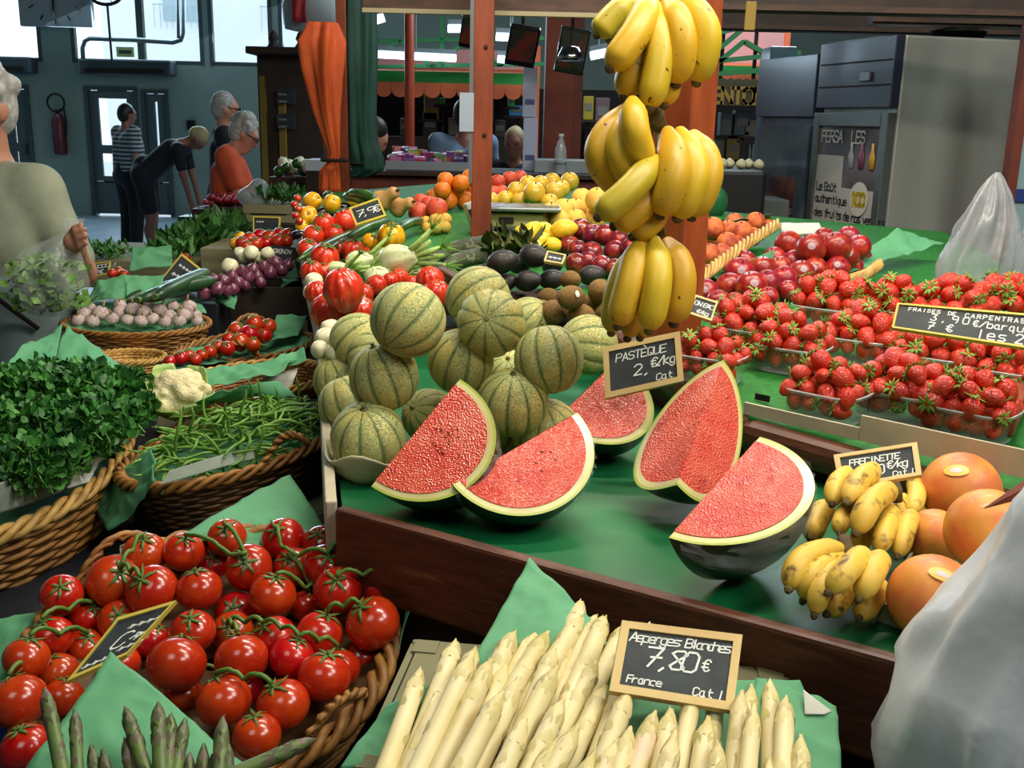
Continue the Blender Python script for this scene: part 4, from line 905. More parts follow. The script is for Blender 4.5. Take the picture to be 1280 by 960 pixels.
def punnet(u, v, wpx, lab, plab, n=16, yaw=0, hgt=.055, seedv=0, stack=0):
    q = random.Random(seedv*7+1); wpx *= 1.06; base = onp(u, v, S, .05+stack); base.z -= .05
    d = (base-EYE).dot(CR @ Vector((0, 0, -1))); w = wpx*d/F; dp = w*.78; ya = ang + yaw
    M = Matrix.Translation(base) @ Matrix.Rotation(ya, 4, 'Z')
    T = thing('strawberry_punnet', base, plab, 'punnet', 'clear plastic strawberry punnets')
    T.rotation_euler = (0, 0, ya)
    def rr(s, t, z, rd=.25):
        V = []; nn = 24
        for k in range(nn):
            a = 2*math.pi*k/nn; c, si = math.cos(a), math.sin(a); e = .5
            V.append((math.copysign(abs(c)**e, c)*w/2*s, math.copysign(abs(si)**e, si)*dp/2*t, z))
        return V
    nn = 24; rows = [rr(.84, .84, .002), rr(.88, .88, .012), rr(.97, .97, hgt), rr(1.03, 1.04, hgt+.001), rr(1.035, 1.045, hgt-.004)]
    b = MB().add(sum(rows, []), [(i*nn+k, i*nn+(k+1) % nn, (i+1)*nn+(k+1) % nn, (i+1)*nn+k) for i in range(len(rows)-1) for k in range(nn)] + [tuple(range(nn))])
    b.obj('box', m_pun, T, smooth=True)
    V = rr(1.03, 1.04, hgt+.001); MB().tube([Vector(p) for p in V+[V[0]]], .0016, 5, cap=False).obj('rim', mat('plastic_rim', (225, 230, 232), .1, alpha=.55, spec=.9), T, smooth=True)
    out = []; R0 = w*.135
    def add(x, y, z, R):
        p = M @ Vector((x, y, z)); dr = Vector((q.uniform(-1, 1), q.uniform(-1, 1), q.uniform(-.3, 1.1)))
        out.append(k_str.put(p, R, aim(dr, q.uniform(0, 6)), lab, 'strawberry', lab))
    for lay, (nx_, ny_, ins, z) in enumerate(((4, 1, .9, .03), (4, 3, 1.0, .055), (3, 2, .80, .083), (2, 1, .4, .100))):
        for i in range(nx_):
            for j in range(ny_):
                R = R0*q.uniform(.85, 1.15); fx_ = (i/(nx_-1)-.5) if nx_ > 1 else 0; fy_ = (j/(ny_-1)-.5) if ny_ > 1 else (-.5 if lay == 0 else q.uniform(-.2, .3))
                add(fx_*(w*ins-R0*1.7)+q.uniform(-.2, .2)*R0, fy_*(dp*ins-R0*1.7)+q.uniform(-.2, .2)*R0, z*(w/.14)+q.uniform(-.1, .2)*R0, R)
    rank(out, lab, 3)
    return out
PUN = [(1034, 490, 93, 'front left', 0), (1123, 490, 96, 'front middle', .02), (1216, 512, 98, 'front right', -.03), (990, 434, 84, 'second row left', .1), (940, 412, 84, 'second row far left', .08),
       (1040, 385, 84, 'third row left', .05), (1078, 424, 84, 'second row middle', .1), (1118, 388, 80, 'third row middle', 0), (1190, 392, 84, 'third row right', .05), (1262, 388, 84, 'third row far right', 0), (890, 446, 76, 'pillar foot', .15), (1172, 446, 86, 'second row right', .05), (1252, 462, 86, 'second row far right', 0)]
for i, (u, v, w, wh, yw) in enumerate(PUN):
    punnet(u, v, w, 'strawberry in %s punnet' % wh, 'clear plastic punnet of strawberries, %s' % wh, yaw=yw, seedv=i)
# ================================================================== chalk price boards
GL = {'A': '00 26 40|12 32', 'B': '00 06 36 45 44 33 03|33 42 41 30 00', 'C': '45 36 16 05 01 10 30 41', 'D': '00 06 26 44 42 20 00', 'E': '46 06 00 40|03 33', 'F': '46 06 00|03 33',
 'G': '45 36 16 05 01 10 30 41 43 23', 'I': '20 26', 'K': '00 06|46 03 40', 'L': '06 00 40', 'N': '00 06 40 46', 'M': '00 06 23 46 40', 'O': '16 05 01 10 30 41 45 36 16', 'P': '00 06 36 45 44 33 03',
 'Q': '16 05 01 10 30 41 45 36 16|22 40', 'R': '00 06 36 45 44 33 03|23 40', 'S': '45 36 16 05 04 13 33 42 41 30 10 01', 'T': '06 46|26 20', 'U': '06 01 10 30 41 46', 'V': '06 20 46',
 'a': '34 14 03 01 10 30|34 31 40', 'b': '06 00 30 41 43 34 04', 'c': '34 14 03 01 10 30', 'd': '36 30 10 01 03 14 34', 'e': '02 42 43 34 14 03 01 10 40', 'f': '46 36 25 20|14 44', 'g': '34 14 03 01 10 30|34 3a 2b 1b 0a',
 'h': '06 00|03 14 34 43 40', 'i': '24 20|25 26', 'k': '06 00|34 02 30', 'l': '26 20', 'm': '04 00|03 14 23 20|23 34 43 40', 'n': '04 00|03 14 34 43 40', 'o': '14 03 01 10 30 41 43 34 14', 'p': '04 0b|04 34 43 41 30 00',
 'q': '34 14 03 01 10 30|34 3b', 'r': '04 00|02 14 34', 's': '44 14 03 12 32 41 30 00', 't': '26 21 30 40|14 44', 'u': '04 01 10 30 41 44|44 40', 'v': '04 20 44', 'y': '04 20|44 1b', 'z': '04 44 00 40', 'x': '04 40|44 00',
 '0': '16 05 01 10 30 41 45 36 16', '1': '15 26 20', '2': '05 16 36 45 44 00 40', '3': '06 46 23 33 42 41 30 10 01', '4': '30 36 02 42', '5': '46 06 03 33 42 41 30 00', '6': '46 16 02 01 10 30 41 42 33 02', '7': '06 46 10|13 43',
 '8': '23 05 16 36 45 23 01 10 30 41 23', '9': '44 33 13 04 05 16 36 45 42 30', ',': '20 1a', '€': '45 36 26 15 11 20 30 41|04 34|02 32', '/': '00 46', '-': '03 43', '.': '10 11', 'È': '46 06 00 40|03 33|19 37', 'û': '04 01 10 30 41 44|44 40|15 26 35', '%': '00 46|05 16 05|41 30 41', "'": '26 25'}
GL['~'] = '02 13 22 14 33 21 43'
def gxy(p): return int(p[0]), (int(p[1]) if p[1].isdigit() else -1-'ab'.index(p[1]))
m_slate = mat('chalk_slate', (30, 38, 42), .7, (44, 54, 58), 30, .4, .7); m_chalk = mat('chalk_white', (226, 228, 222), .9)
m_bf = mat('board_frame_wood', (206, 178, 116), .6, (184, 152, 92), 8, stretch=(1, 1, 1)); m_bfy = mat('board_frame_yellow', (196, 176, 74), .6)
def text_strokes(text, x, y, h, slant=.12, adv=1.25, wob=.16, q=None):
    """polylines in board units for one line of handwriting"""
    q = q or rnd; out = []; s = h/6; cx = x
    for ch in text:
        if ch == ' ': cx += s*3.2; continue
        for st in GL.get(ch, '04 40').split('|'):
            pts = []
            for p in st.split():
                gx, gy = gxy(p); gx += q.uniform(-wob, wob); gy += q.uniform(-wob, wob)
                pts.append((cx+s*(gx+slant*gy), y+s*gy))
            out.append(pts)
        cx += s*4*adv
    return out
def board(lab, px, dep, lines, frame=.09, mf=None, thick=.007, wb=.6, stand=None, asp=1.5, group='chalk price boards'):
    """px: TL, TR, BR, BL pixels of the board, dep: their depths; lines: (text, x, y, height) in 0..1 board units (y up)"""
    TL, TR, BR, BL = [at(u, v, d) for (u, v), d in zip(px, dep)]
    _n = (TR-TL).cross(BL-TL); _r = ray(*px[2]); BR = EYE + _r*((TL-EYE).dot(_n)/_r.dot(_n))     # keep the board flat
    C = (BL+BR)/2; n = (TR-TL).cross(BL-TL).normalized()
    if n.dot(EYE-C) < 0: n = -n
    T = thing('price_board', C, lab, 'price board', group)
    def Q(s, t, o=0): return (BL*(1-s)+BR*s)*(1-t) + (TL*(1-s)+TR*s)*t + n*o - C
    fx = frame/asp; fy = frame
    o4 = [(0, 0), (1, 0), (1, 1), (0, 1)]; i4 = [(fx, fy), (1-fx, fy), (1-fx, 1-fy), (fx, 1-fy)]
    for nm, (a, b) in zip(('frame_bar',)*4, ((0, 1), (1, 2), (2, 3), (3, 0))):
        q4 = [o4[a], o4[b], i4[b], i4[a]]
        V = [Q(s, t, 0) for s, t in q4] + [Q(s, t, thick) for s, t in q4]
        MB().add(V, [(3, 2, 1, 0), (4, 5, 6, 7)] + [(i, (i+1) % 4, 4+(i+1) % 4, 4+i) for i in range(4)]).obj(nm, mf or m_bf, T)
    V = [Q(s, t, thick*.2) for s, t in i4] + [Q(s, t, thick*.6) for s, t in i4]
    sl = MB().add(V, [(3, 2, 1, 0), (4, 5, 6, 7)] + [(i, (i+1) % 4, 4+(i+1) % 4, 4+i) for i in range(4)]).obj('slate', m_slate, T)
    W_ = (TR-TL).length; H_ = (TL-BL).length
    b = MB()
    for ln in lines:
        tx, x, y, h = ln[:4]; w = (ln[4] if len(ln) > 4 else .055)*h*H_*.5*wb*2.4+.0004
        for pts in text_strokes(tx, x*W_, y*H_, h*H_, adv=ln[5] if len(ln) > 5 else 1.22):
            P = [(p[0]/W_, p[1]/H_) for p in pts]
            for (s0, t0), (s1, t1) in zip(P, P[1:]):
                dx_, dy_ = (s1-s0)*W_, (t1-t0)*H_; l = math.hypot(dx_, dy_) or 1; nx_, ny_ = -dy_/l*w/W_, dx_/l*w/H_; ex, ey = dx_/l*w*.7/W_, dy_/l*w*.7/H_
                b.add([Q(s0+nx_-ex, t0+ny_-ey, thick*.68), Q(s0-nx_-ex, t0-ny_-ey, thick*.68), Q(s1-nx_+ex, t1-ny_+ey, thick*.68), Q(s1+nx_+ex, t1+ny_+ey, thick*.68)], [(0, 1, 2, 3)])
    if b.v: stuff(b.obj('chalk_lettering', m_chalk, sl))
    if stand:
        MB().tube([Q(.5, .3, -.002), Q(.5, 0, -.002)+Vector((0, 0, -stand))], .002, 6).obj('spike', mat('spike_metal', (120, 120, 116), .4, metal=.7), T)
    return T
board('wooden framed board reading Asperges Blanches 7,80 on the white asparagus', [(776, 780), (926, 798), (914, 893), (760, 868)], [1.13, 1.14, 1.07, 1.06],
      [('Asperges', .09, .74, .13, .05, .85), ('Blanches', .545, .74, .125, .05, .80), ('7,80', .24, .42, .26, .05, .84), ('€', .70, .46, .15), ('France', .12, .17, .095, .06, 1.1), ('Cat I', .66, .13, .10)], .105)
board('wooden framed board reading Pasteque behind the rear watermelon wedge', [(754, 436), (850, 416), (855, 478), (757, 500)], [1.86, 1.84, 1.80, 1.82],
      [('PASTÈQUE', .16, .66, .15, .05, 1.14), ('2,-', .38, .32, .2), ('€/kg', .60, .42, .17, .06, 1.0), ('Cat I', .66, .14, .12)], .11)
board('small wooden board reading Frecinette above the small bananas', [(1042, 572), (1146, 556), (1152, 597), (1050, 614)], [1.52, 1.50, 1.46, 1.48],
      [('FRECINETTE', .17, .62, .17, .06, 1.04), ('1,80', .26, .26, .26, .05, .8), ('€/kg', .60, .36, .22, .05, .85), ('Cat I', .66, .12, .14)], .10, stand=.03)
board('long black board reading Fraises de Carpentras over the punnets', [(1123, 382), (1330, 400), (1330, 446), (1116, 413)], [1.80, 1.60, 1.56, 1.76],
      [('FRAISES', .08, .77, .12, .07, 1.6), ('DE', .335, .75, .12, .07, 1.4), ('CARPENTRAS', .44, .73, .13, .07, 1.75), ('3,90', .23, .50, .22, .06, 1.9), ('€/barquette', .49, .46, .2, .06, 1.35), ('7 €', .22, .18, .24, .06, 2.2), ('les 2', .52, .12, .26, .06, 1.5)], .06, m_bfy, asp=5)
board('board corner reading on bac beside the pillar foot at the nectarines', [(868, 371), (896, 380), (888, 404), (858, 394)], [2.12, 2.12, 2.08, 2.08], [('ON BAC', .1, .56, .2, .05, .74), ('€/kg', .3, .2, .18, .05, .8)], .10)
board('dark slate board half covered in the far left vegetable shelf', [(437, 262), (474, 249), (484, 272), (446, 284)], [3.05, 3.05, 2.98, 2.98], [('7,9€', .14, .38, .32, .05, .78)], .09, m_bfy)
board('small black board among the plums and avocados', [(684, 316), (708, 321), (703, 333), (680, 329)], [2.62, 2.6, 2.58, 2.58], [('~~~', .15, .4, .3)], .12)
# ================================================================== green wrapping paper
m_pap = mat('green_paper', (88, 156, 112), .7, (76, 142, 100), 4, .4, .7, bump=.08, bscale=40); m_papw = mat('white_paper', (205, 205, 196), .8, (190, 190, 180), 5)
def paper(lab, P, nu=16, nv=12, amp=.008, freq=8, sag=0.0, m=None, curl=None, seedv=0, group='green paper liners'):
    """P: 4 corner points; bilinear sheet with creases, optional sag"""
    a, b, c, d = [Vector(p) for p in P]; C = (a+b+c+d)/4; n = (b-a).cross(d-a).normalized(); o_ = Vector((seedv*3.1, seedv*1.7, 0))
    def fn(i, j):
        p = (a*(1-i)+b*i)*(1-j) + (d*(1-i)+c*i)*j
        k = noise.noise(p*freq+o_)*amp*1.4 + (.5-abs(noise.noise(p*freq*1.9+o_)))*amp*1.6 + (.5-abs(noise.noise(p*freq*4.5+o_)))*amp*.6 - amp
        p = p + n*k + Vector((0, 0, -sag*math.sin(math.pi*i)*math.sin(math.pi*j)))
        if curl: p = p + Vector(curl)*(i*j)**2
        return p-C
    o = MB().grid(fn, nu*2, nv*2).obj('paper_liner', m or m_pap, None, smooth=True, solid=.0008); o.location = C
    return tag(o, lab, 'paper', group)
# ================================================================== wicker baskets
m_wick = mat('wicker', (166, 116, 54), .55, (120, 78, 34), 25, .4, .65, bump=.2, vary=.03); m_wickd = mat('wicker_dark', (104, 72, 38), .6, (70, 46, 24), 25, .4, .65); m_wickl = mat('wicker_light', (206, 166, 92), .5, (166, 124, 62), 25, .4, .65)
def basket(lab, C, rx, ry, h, yaw, nrm=(0, 0, 1), flare=.78, mb=None, mr=None, handles=(), rows=9, rimr=.009, depthz=None, group='wicker baskets', hh=.06, liner=None):
    q = Vector((0, 0, 1)).rotation_difference(Vector(nrm).normalized()) @ Quaternion((0, 0, 1), yaw)
    T = thing('wicker_basket', C, lab, 'basket', group, q)
    el = lambda a, s, z: Vector((rx*s*math.cos(a), ry*s*math.sin(a), z))
    n = 72; stakes = 36; rows = int(rows*1.5); mb = mb or m_wick; mr = mr or mb
    B = MB(); st = MB()
    for k in range(rows):
        t = k/(rows-1); s = flare+(1-flare)*t**.8; z = -h*(1-t)
        P = [el(2*math.pi*i/n, s*(1+.014*(1 if (i//1+k*2) % 4 < 2 else -1)*(1 if k % 2 else 1)), z) for i in range(n+1)]
        B.tube(P, h/rows*.56, 5, cap=False)
    B.obj('woven_wall', mb, T, smooth=True)
    for k in range(stakes):
        a = 2*math.pi*k/stakes; st.tube([el(a, flare*.99, -h), el(a, flare+(1-flare)*.45, -h*.5), el(a, .995, 0)], .0028, 4)
    st.obj('upright_canes', mb, T)
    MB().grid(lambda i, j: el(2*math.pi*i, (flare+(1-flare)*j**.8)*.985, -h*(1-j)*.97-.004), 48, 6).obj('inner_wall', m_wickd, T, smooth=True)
    if liner: MB().grid(lambda i, j: el(2*math.pi*i, .05+.93*j, -h*.30-.02*noise.noise(Vector((3*j*math.cos(6.28*i), 3*j*math.sin(6.28*i), 1)))+.022*j*j), 40, 8).obj('liner', liner, T, smooth=True)
    V = [el(2*math.pi*i/n, flare*.99, -h) for i in range(n)]; MB().add(V+[v+Vector((0, 0, .006)) for v in V], [tuple(range(n))[::-1], tuple(range(n, 2*n))] + [(i, (i+1) % n, n+(i+1) % n, n+i) for i in range(n)]).obj('basket_floor', mb, T)
    per = math.pi*(3*(rx+ry)-math.sqrt((3*rx+ry)*(rx+3*ry))); tw = max(6, round(per/(rimr*9)))
    for s3 in range(3):
        P = []
        for i in range(n*4+1):
            a = 2*math.pi*i/(n*4); w = a*tw+s3*2*math.pi/3
            P.append(el(a, 1+rimr*.9*math.cos(w)/max(rx, ry), rimr*.9*math.sin(w)))
        MB().tube(P, rimr*.62, 5, cap=False).obj('rim_strand', mr, T, smooth=True)
    for (a0, a1) in handles:
        H = thing_part('handle', T)
        for s2 in range(2):
            P = []; p0 = el(a0, 1, 0); p1 = el(a1, 1, 0)
            for i in range(41):
                t = i/40; c = p0.lerp(p1, t)+Vector((0, 0, hh*math.sin(math.pi*t)))+(el((a0+a1)/2, 1, 0)-p0.lerp(p1, .5))*math.sin(math.pi*t)*.9
                w = t*26+s2*math.pi; P.append(c+Vector((.005*math.cos(w), .005*math.cos(w), .005*math.sin(w))))
            MB().tube(P, .005, 5).obj('handle_strand', mr, H, smooth=True)
    return T
def thing_part(name, parent):
    o = bpy.data.objects.new(name, None); COL.objects.link(o); o.parent = parent; o.empty_display_size = .01; return o
def attach(o, parent):
    """hang an object modelled in world space under a placed parent"""
    o.parent = parent; o.matrix_parent_inverse = parent.matrix_basis.inverted(); return o
# ================================================================== vine tomatoes in the large front basket
TP = (.835, .28, 1.30); TN = Vector((0, -.28, 1)).normalized()
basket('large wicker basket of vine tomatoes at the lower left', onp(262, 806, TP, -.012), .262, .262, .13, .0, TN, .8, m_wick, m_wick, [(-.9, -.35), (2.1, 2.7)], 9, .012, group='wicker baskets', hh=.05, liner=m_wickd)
VT = [(77,744,26),(142,727,33),(190,738,32),(181,692,27),(230,690,25),(284,672,24),(321,674,20),(354,674,27),(402,680,24),(455,684,24),(265,706,24),(311,709,29),(367,709,25),(407,707,27),(468,711,25),(249,737,28),(341,744,29),(422,738,30),(483,737,27),
 (383,758,21),(295,767,27),(466,779,34),(400,792,29),(241,790,28),(149,776,26),(110,772,24),(65,797,27),(107,810,24),(291,790,26),(343,798,28),(302,824,33),(365,822,28),(221,830,36),(424,836,26),(405,846,33),(33,823,28),(24,877,35),(72,842,26),(79,872,25),(33,936,32),(280,877,34),(354,881,33),(321,920,30),(230,868,24),(306,860,24),(452,822,22),(190,800,24),(150,830,25)]
low = {(321,674),(265,706),(383,758),(295,767),(149,776),(107,810),(291,790),(72,842),(79,872),(230,868),(306,860),(452,822),(190,800),(150,830),(468,711),(110,772)}
vt = []; VI = []; VA = []
for u, v, rp in VT:
    h = -.03 if (u, v) in low else .012
    p = onp(u, v, TP, h); d = (p-EYE).dot(CR @ Vector((0, 0, -1))); R = rp*d/F
    ax = facing(p, .75+rnd.uniform(-.3, .3), rnd.uniform(-.5, .5), .35+rnd.uniform(-.4, .4)) if v < 820 else facing(p, .9, rnd.uniform(-.4, .4), -.3+rnd.uniform(-.4, .4))
    VI.append([p, R]); VA.append(ax)
relax(VI, None, 60)
for (p, R), ax, (u, v, rp) in zip(VI, VA, VT):
    R = rp*(p-EYE).dot(AXIS)/F
    vt.append(k_tom.put(p, (R*1.03, R*1.03, R*.93), aim(ax), 'red vine tomato in the big front basket', 'tomato', 'vine tomatoes in the big front basket'))
rank(vt, 'vine tomato in big front basket', 6)
m_vine = mat('vine_green', (74, 112, 38), .5, (100, 132, 54), 20)
def vine(idx, lift=.006):
    os_ = [vt[i] for i in idx]; pts = []
    for o in os_:
        up = (o.rotation_quaternion @ Vector((0, 0, 1)))*o.scale[2]; pts.append(Vector(o.location)+up*.98+Vector((0, 0, lift)))
    path = smooth_path(pts, 8*len(pts)); path = [p+Vector((0, 0, .010*abs(math.sin(i*math.pi/8)))) + jitter(.0008) for i, p in enumerate(path)]
    b = MB().tube(path, .0034, 6); attach(b.obj('vine_stem', m_vine, smooth=True), os_[0])
for c in ((5, 11, 4), (7, 12, 13), (13, 9, 14), (11, 10), (1, 2), (16, 19, 12), (22, 21), (17, 18), (28, 29), (29, 31), (30, 28), (41, 40), (31, 33), (25, 26), (27, 35), (3, 1), (37, 36), (44, 43)): vine(c)
def plate(px, dep):
    return [at(u, v, d) for (u, v), d in zip(px, dep)]
board('slanting black board stuck in the vine tomatoes', [(150, 775), (222, 754), (160, 822), (86, 855)], [1.43, 1.44, 1.38, 1.36], [('~~~~', .40, .66, .14), ('C~', .38, .34, .26), ('~~~', .08, .12, .14), ('~~~', .6, .2, .14)], .07, m_bfy)
# green paper around the tomatoes
paper('large green paper sheet standing behind the vine tomatoes', [onp(225, 670, TP, .01), onp(420, 690, TP, .02), at(408, 662, 1.86), at(362, 588, 1.95)], 16, 12, .006, seedv=1)
paper('green paper corner rising at the right edge of the tomato basket', plate([(500, 815), (505, 790), (528, 712), (512, 742)], [1.50, 1.52, 1.60, 1.58]), 6, 8, .003, seedv=2)
paper('green paper pocket around the green asparagus in the front corner', plate([(30, 965), (330, 968), (300, 950), (138, 812)], [1.10, 1.10, 1.16, 1.27]), 18, 16, .006, seedv=3)
paper('green paper spilling over the left rim of the tomato basket', plate([(-30, 900), (20, 860), (62, 762), (-30, 780)], [1.40, 1.43, 1.58, 1.6]), 10, 8, .008, seedv=4)
# ================================================================== asparagus
m_wasp = mat('white_asparagus_skin', (216, 202, 154), .5, (204, 188, 130), 3, .4, .7, sss=0, vary=.05, col3=(214, 172, 158), scale3=2.2, lo3=.62, hi3=.8); m_wtip = mat('white_asparagus_scale', (208, 192, 138), .5, (186, 174, 106), 4, vary=.06)
m_gasp = mat('green_asparagus_skin', (92, 114, 52), .5, (70, 90, 44), 5, vary=.1); m_gtip = mat('green_asparagus_scale', (74, 84, 48), .5, (96, 76, 70), 6, vary=.1)
def asparagus_kind(name, m, ms, rows, seedv):
    q = random.Random(seedv); n = 16; prof = []
    for i in range(n+1):
        t = i/n; r = .058*(1-.12*t) if t < .8 else .058*(.90+.10*math.sin((t-.8)/.2*math.pi))*(1-((t-.8)/.2)**2.2*.9)
        prof.append((max(.002, r), t))
    bend = q.uniform(-.05, .05)
    bf = lambda p: Vector((p.x+bend*(p.z**2), p.y+bend*.6*p.z*p.z, p.z))
    body = MB().lathe([(.012, -.005), (.05, 0)]+prof[0:], 12, fn=bf).mesh(name)
    sc = MB()
    for t, k in rows:
        a = q.uniform(-.3, .3)+k*2.4; hi_ = t > .6 and rows[0][0] < .7 or t > .79; L_ = (.10 if hi_ else .07)*q.uniform(.85, 1.15); dl = .95 if hi_ else .62
        def rad(z_): return .058*(1-.12*z_) if z_ < .8 else .058*(.90+.10*math.sin((z_-.8)/.2*math.pi))*(1-((min(z_, 1)-.8)/.2)**2.2*.9)
        V = []
        for i_, (f_, wd_, of_) in enumerate(((0, .9, .0005), (.35, 1.0, .0035), (.7, .6, .005), (1, .04, .004))):
            z_ = min(t+L_*f_, 1.0+.012*f_); rr = max(.006, rad(min(z_, .995)))+of_
            for e in (-1, 0, 1): V.append(Vector(((rr+(.0015 if e == 0 else 0))*math.cos(a+e*dl*wd_), (rr+(.0015 if e == 0 else 0))*math.sin(a+e*dl*wd_), z_)))
        sc.add([bf(v) for v in V], [(r_*3+c_, r_*3+c_+1, r_*3+c_+4, r_*3+c_+3) for r_ in range(3) for c_ in range(2)])
    scm = sc.mesh(name+'_scales'); k = Kind(name, body, m, [('tip_scales', scm, ms)]); return k
wrows = [(.8+.018*k, k) for k in range(10)] + [(.30, 2), (.52, 5), (.66, 9), (.72, 12)]
k_wasp = [asparagus_kind('white_asparagus', m_wasp, m_wtip, wrows, s) for s in (1, 2, 3, 4)]
grows = [(.62+.024*k, k) for k in range(15)] + [(.2, 1), (.32, 3), (.42, 6), (.52, 9)]
k_gasp = [asparagus_kind('green_asparagus', m_gasp, m_gtip, grows, s) for s in (5, 6, 7)]
tips = [(530,842,13),(575,807,14),(602,805,13),(588,829,14),(612,832,14),(642,799,14),(664,791,13),(678,791,13),(719,763,13),(736,757,14),(750,769,12),(762,770,13),(776,776,12),(802,776,12),(745,813,14),(738,831,14),(686,841,14),(617,872,14),
  (790,871,14),(822,887,14),(849,890,14),(881,893,14),(768,922,14),(800,911,14),(712,908,14),(844,927,14),(688,922,14),(928,915,14),(937,853,12),(922,868,12),(966,858,12),(986,868,13),(940,892,12),(1001,927,13),(905,850,12),(870,842,12),(655,858,13),(700,880,14),(562,852,13),(640,838,13), (1010,948,12),(905,930,13),(960,940,13),(820,945,13),(740,945,13),(660,905,14),(760,850,13),(700,812,13)]
def lerp_tab(x, tab):
    for (x0, y0), (x1, y1) in zip(tab, tab[1:]):
        if x <= x1: return y0+(y1-y0)*max(0, (x-x0))/(x1-x0)
    return tab[-1][1]
AP = (.985, .10, .95); asp = []
for i, (u, v, rp) in enumerate(sorted(tips, key=lambda t: t[1])):
    lay = .012 + .020*((v-750)/180) + (.01 if i % 2 else 0) + (.014 if v > 865 else 0)
    tip = onp(u, v, AP, lay); dx_ = lerp_tab(u, [(520, -.34), (600, -.46), (680, -.5), (760, -.45), (850, -.22), (950, -.06), (1010, -.02)])+rnd.uniform(-.05, .05)
    tgt = onp(u+dx_*150, v+150, AP, lay-.006); dirn = (tip-tgt).normalized()
    d = (tip-EYE).dot(CR @ Vector((0, 0, -1))); L_ = .245*rnd.uniform(.95, 1.1); w = rp*d/F/.058
    asp.append(k_wasp[i % 4].put(tip-dirn*L_, (w, w, L_), aim(dirn), 'white asparagus spear in the front green paper', 'asparagus', 'white asparagus spears in green paper'))
ps = sorted(asp, key=lambda o: pixel(o.location+(o.rotation_quaternion @ Vector((0, 0, o.scale[2]))))[0])
for i, o in enumerate(ps):
    third = ['left part', 'middle part', 'right part'][min(2, i*3//len(ps))]; k = i - (min(2, i*3//len(ps))*len(ps)+2)//3
    o['label'] = 'white asparagus spear, %s of the pile, %s tip from left' % (third, ORD[max(0, min(15, k))])
gt = [(57,862,9,-.25),(94,884,8,-.05),(153,886,9,-.45),(197,880,10,-.05),(175,911,9,0),(217,891,9,.1),(230,897,9,.2),(155,926,9,-.3),(258,930,9,.1),(280,897,10,.1),(290,928,9,.1),(205,920,9,-.1),(180,935,8,0),(130,938,8,-.2),(240,940,9,.1),(112,930,8,-.2),(270,945,9,0),(396,926,10,1.0)]
gl = []
for i, (u, v, rp, sx) in enumerate(gt):
    tip = at(u, v, 1.10 + (935-v)*.0006); low_ = at(u-sx*120, v+150, 1.02); dirn = (tip-low_).normalized()
    if sx == 1.0: low_ = at(300, 965, 1.07); dirn = (tip-low_).normalized()
    d = (tip-EYE).dot(CR @ Vector((0, 0, -1))); w = rp*d/F/.058; L_ = .16
    gl.append(k_gasp[i % 3].put(tip-dirn*L_, (w, w, L_), aim(dirn), 'green asparagus tip', 'asparagus', 'green asparagus in the front corner'))
ps = sorted(gl, key=lambda o: pixel(o.location+(o.rotation_quaternion @ Vector((0, 0, o.scale[2]))))[0])
for i, o in enumerate(ps): o['label'] = 'green asparagus spear at the lower left, %s from left' % ORD[min(i, 15)] if i < len(ps)-1 else 'green asparagus spear lying apart on the basket rim, rightmost'
paper('green paper under the white asparagus with a raised rear corner', [onp(430, 950, AP, -.03), onp(1060, 990, AP, -.03), onp(1000, 850, AP, .0), onp(560, 838, AP, 0)], 20, 14, .004, seedv=5)
paper('green paper corner standing up behind the white asparagus', plate([(560, 880), (760, 800), (740, 770), (662, 694)], [1.12, 1.20, 1.24, 1.32]), 14, 12, .006, seedv=6)
paper('green paper flap at the left of the white asparagus', plate([(425, 962), (520, 962), (548, 850), (482, 880)], [1.06, 1.05, 1.12, 1.12]), 10, 10, .006, seedv=7)
paper('rounded green paper flap at the right of the white asparagus', plate([(920, 960), (1052, 965), (1046, 880), (945, 846)], [1.04, 1.05, 1.13, 1.16]), 12, 12, .006, seedv=8)
paper('folded white paper corner on the right green flap', plate([(1004, 862), (1040, 890), (1030, 893), (1006, 893)], [1.135, 1.118, 1.112, 1.112]), 6, 6, .001, m=m_papw, seedv=9, group='white paper pieces')
# wooden crate that carries the asparagus, dark crate stack below
m_crate = mat('crate_wood', (120, 116, 84), .8, (96, 92, 64), 8, stretch=(.5, .5, 4)); m_bluec = mat('blue_crate_plastic', (34, 58, 116), .5); m_darkc = mat('dark_crate_plastic', (22, 24, 34), .6)
def crate(lab, c, size, yaw, m, slats=3, name='wooden_crate', group='display crates', top=True):
    T = thing(name, c, lab, 'crate', group); T.rotation_euler = (0, 0, yaw); w, d, h = size
    for sx in (-1, 1):
        for sy in (-1, 1): MB().box((sx*(w/2-.02), sy*(d/2-.02), h/2), (.03, .03, h)).obj('corner_post', m, T)
    sh = h/slats
    for k in range(slats):
        z = sh*(k+.5)
        for sy in (-1, 1): MB().box((0, sy*(d/2-.003), z), (w, .008, sh*.82)).obj('slat', m, T)
        for sx in (-1, 1): MB().box((sx*(w/2-.003), 0, z), (.008, d-.02, sh*.82)).obj('slat', m, T)
    MB().box((0, 0, .012), (w-.02, d-.02, .012)).obj('crate_floor', m, T)
    if top: MB().box((0, 0, h-.006), (w-.02, d-.02, .008)).obj('crate_cover', m, T)
    return T
ca = onp(735, 900, AP, -.05); crate('low wooden crate under the white asparagus', (ca.x, ca.y-.02, .88), (.46, .28, .085), -.12, m_crate, 2)
crate('dark crate under the white asparagus crate', (ca.x, ca.y-.02, .45), (.46, .28, .428), -.12, m_darkc, 4, 'plastic_crate')
crate('dark crate at floor level below the asparagus', (ca.x, ca.y-.02, 0), (.48, .30, .448), -.12, m_darkc, 4, 'plastic_crate')
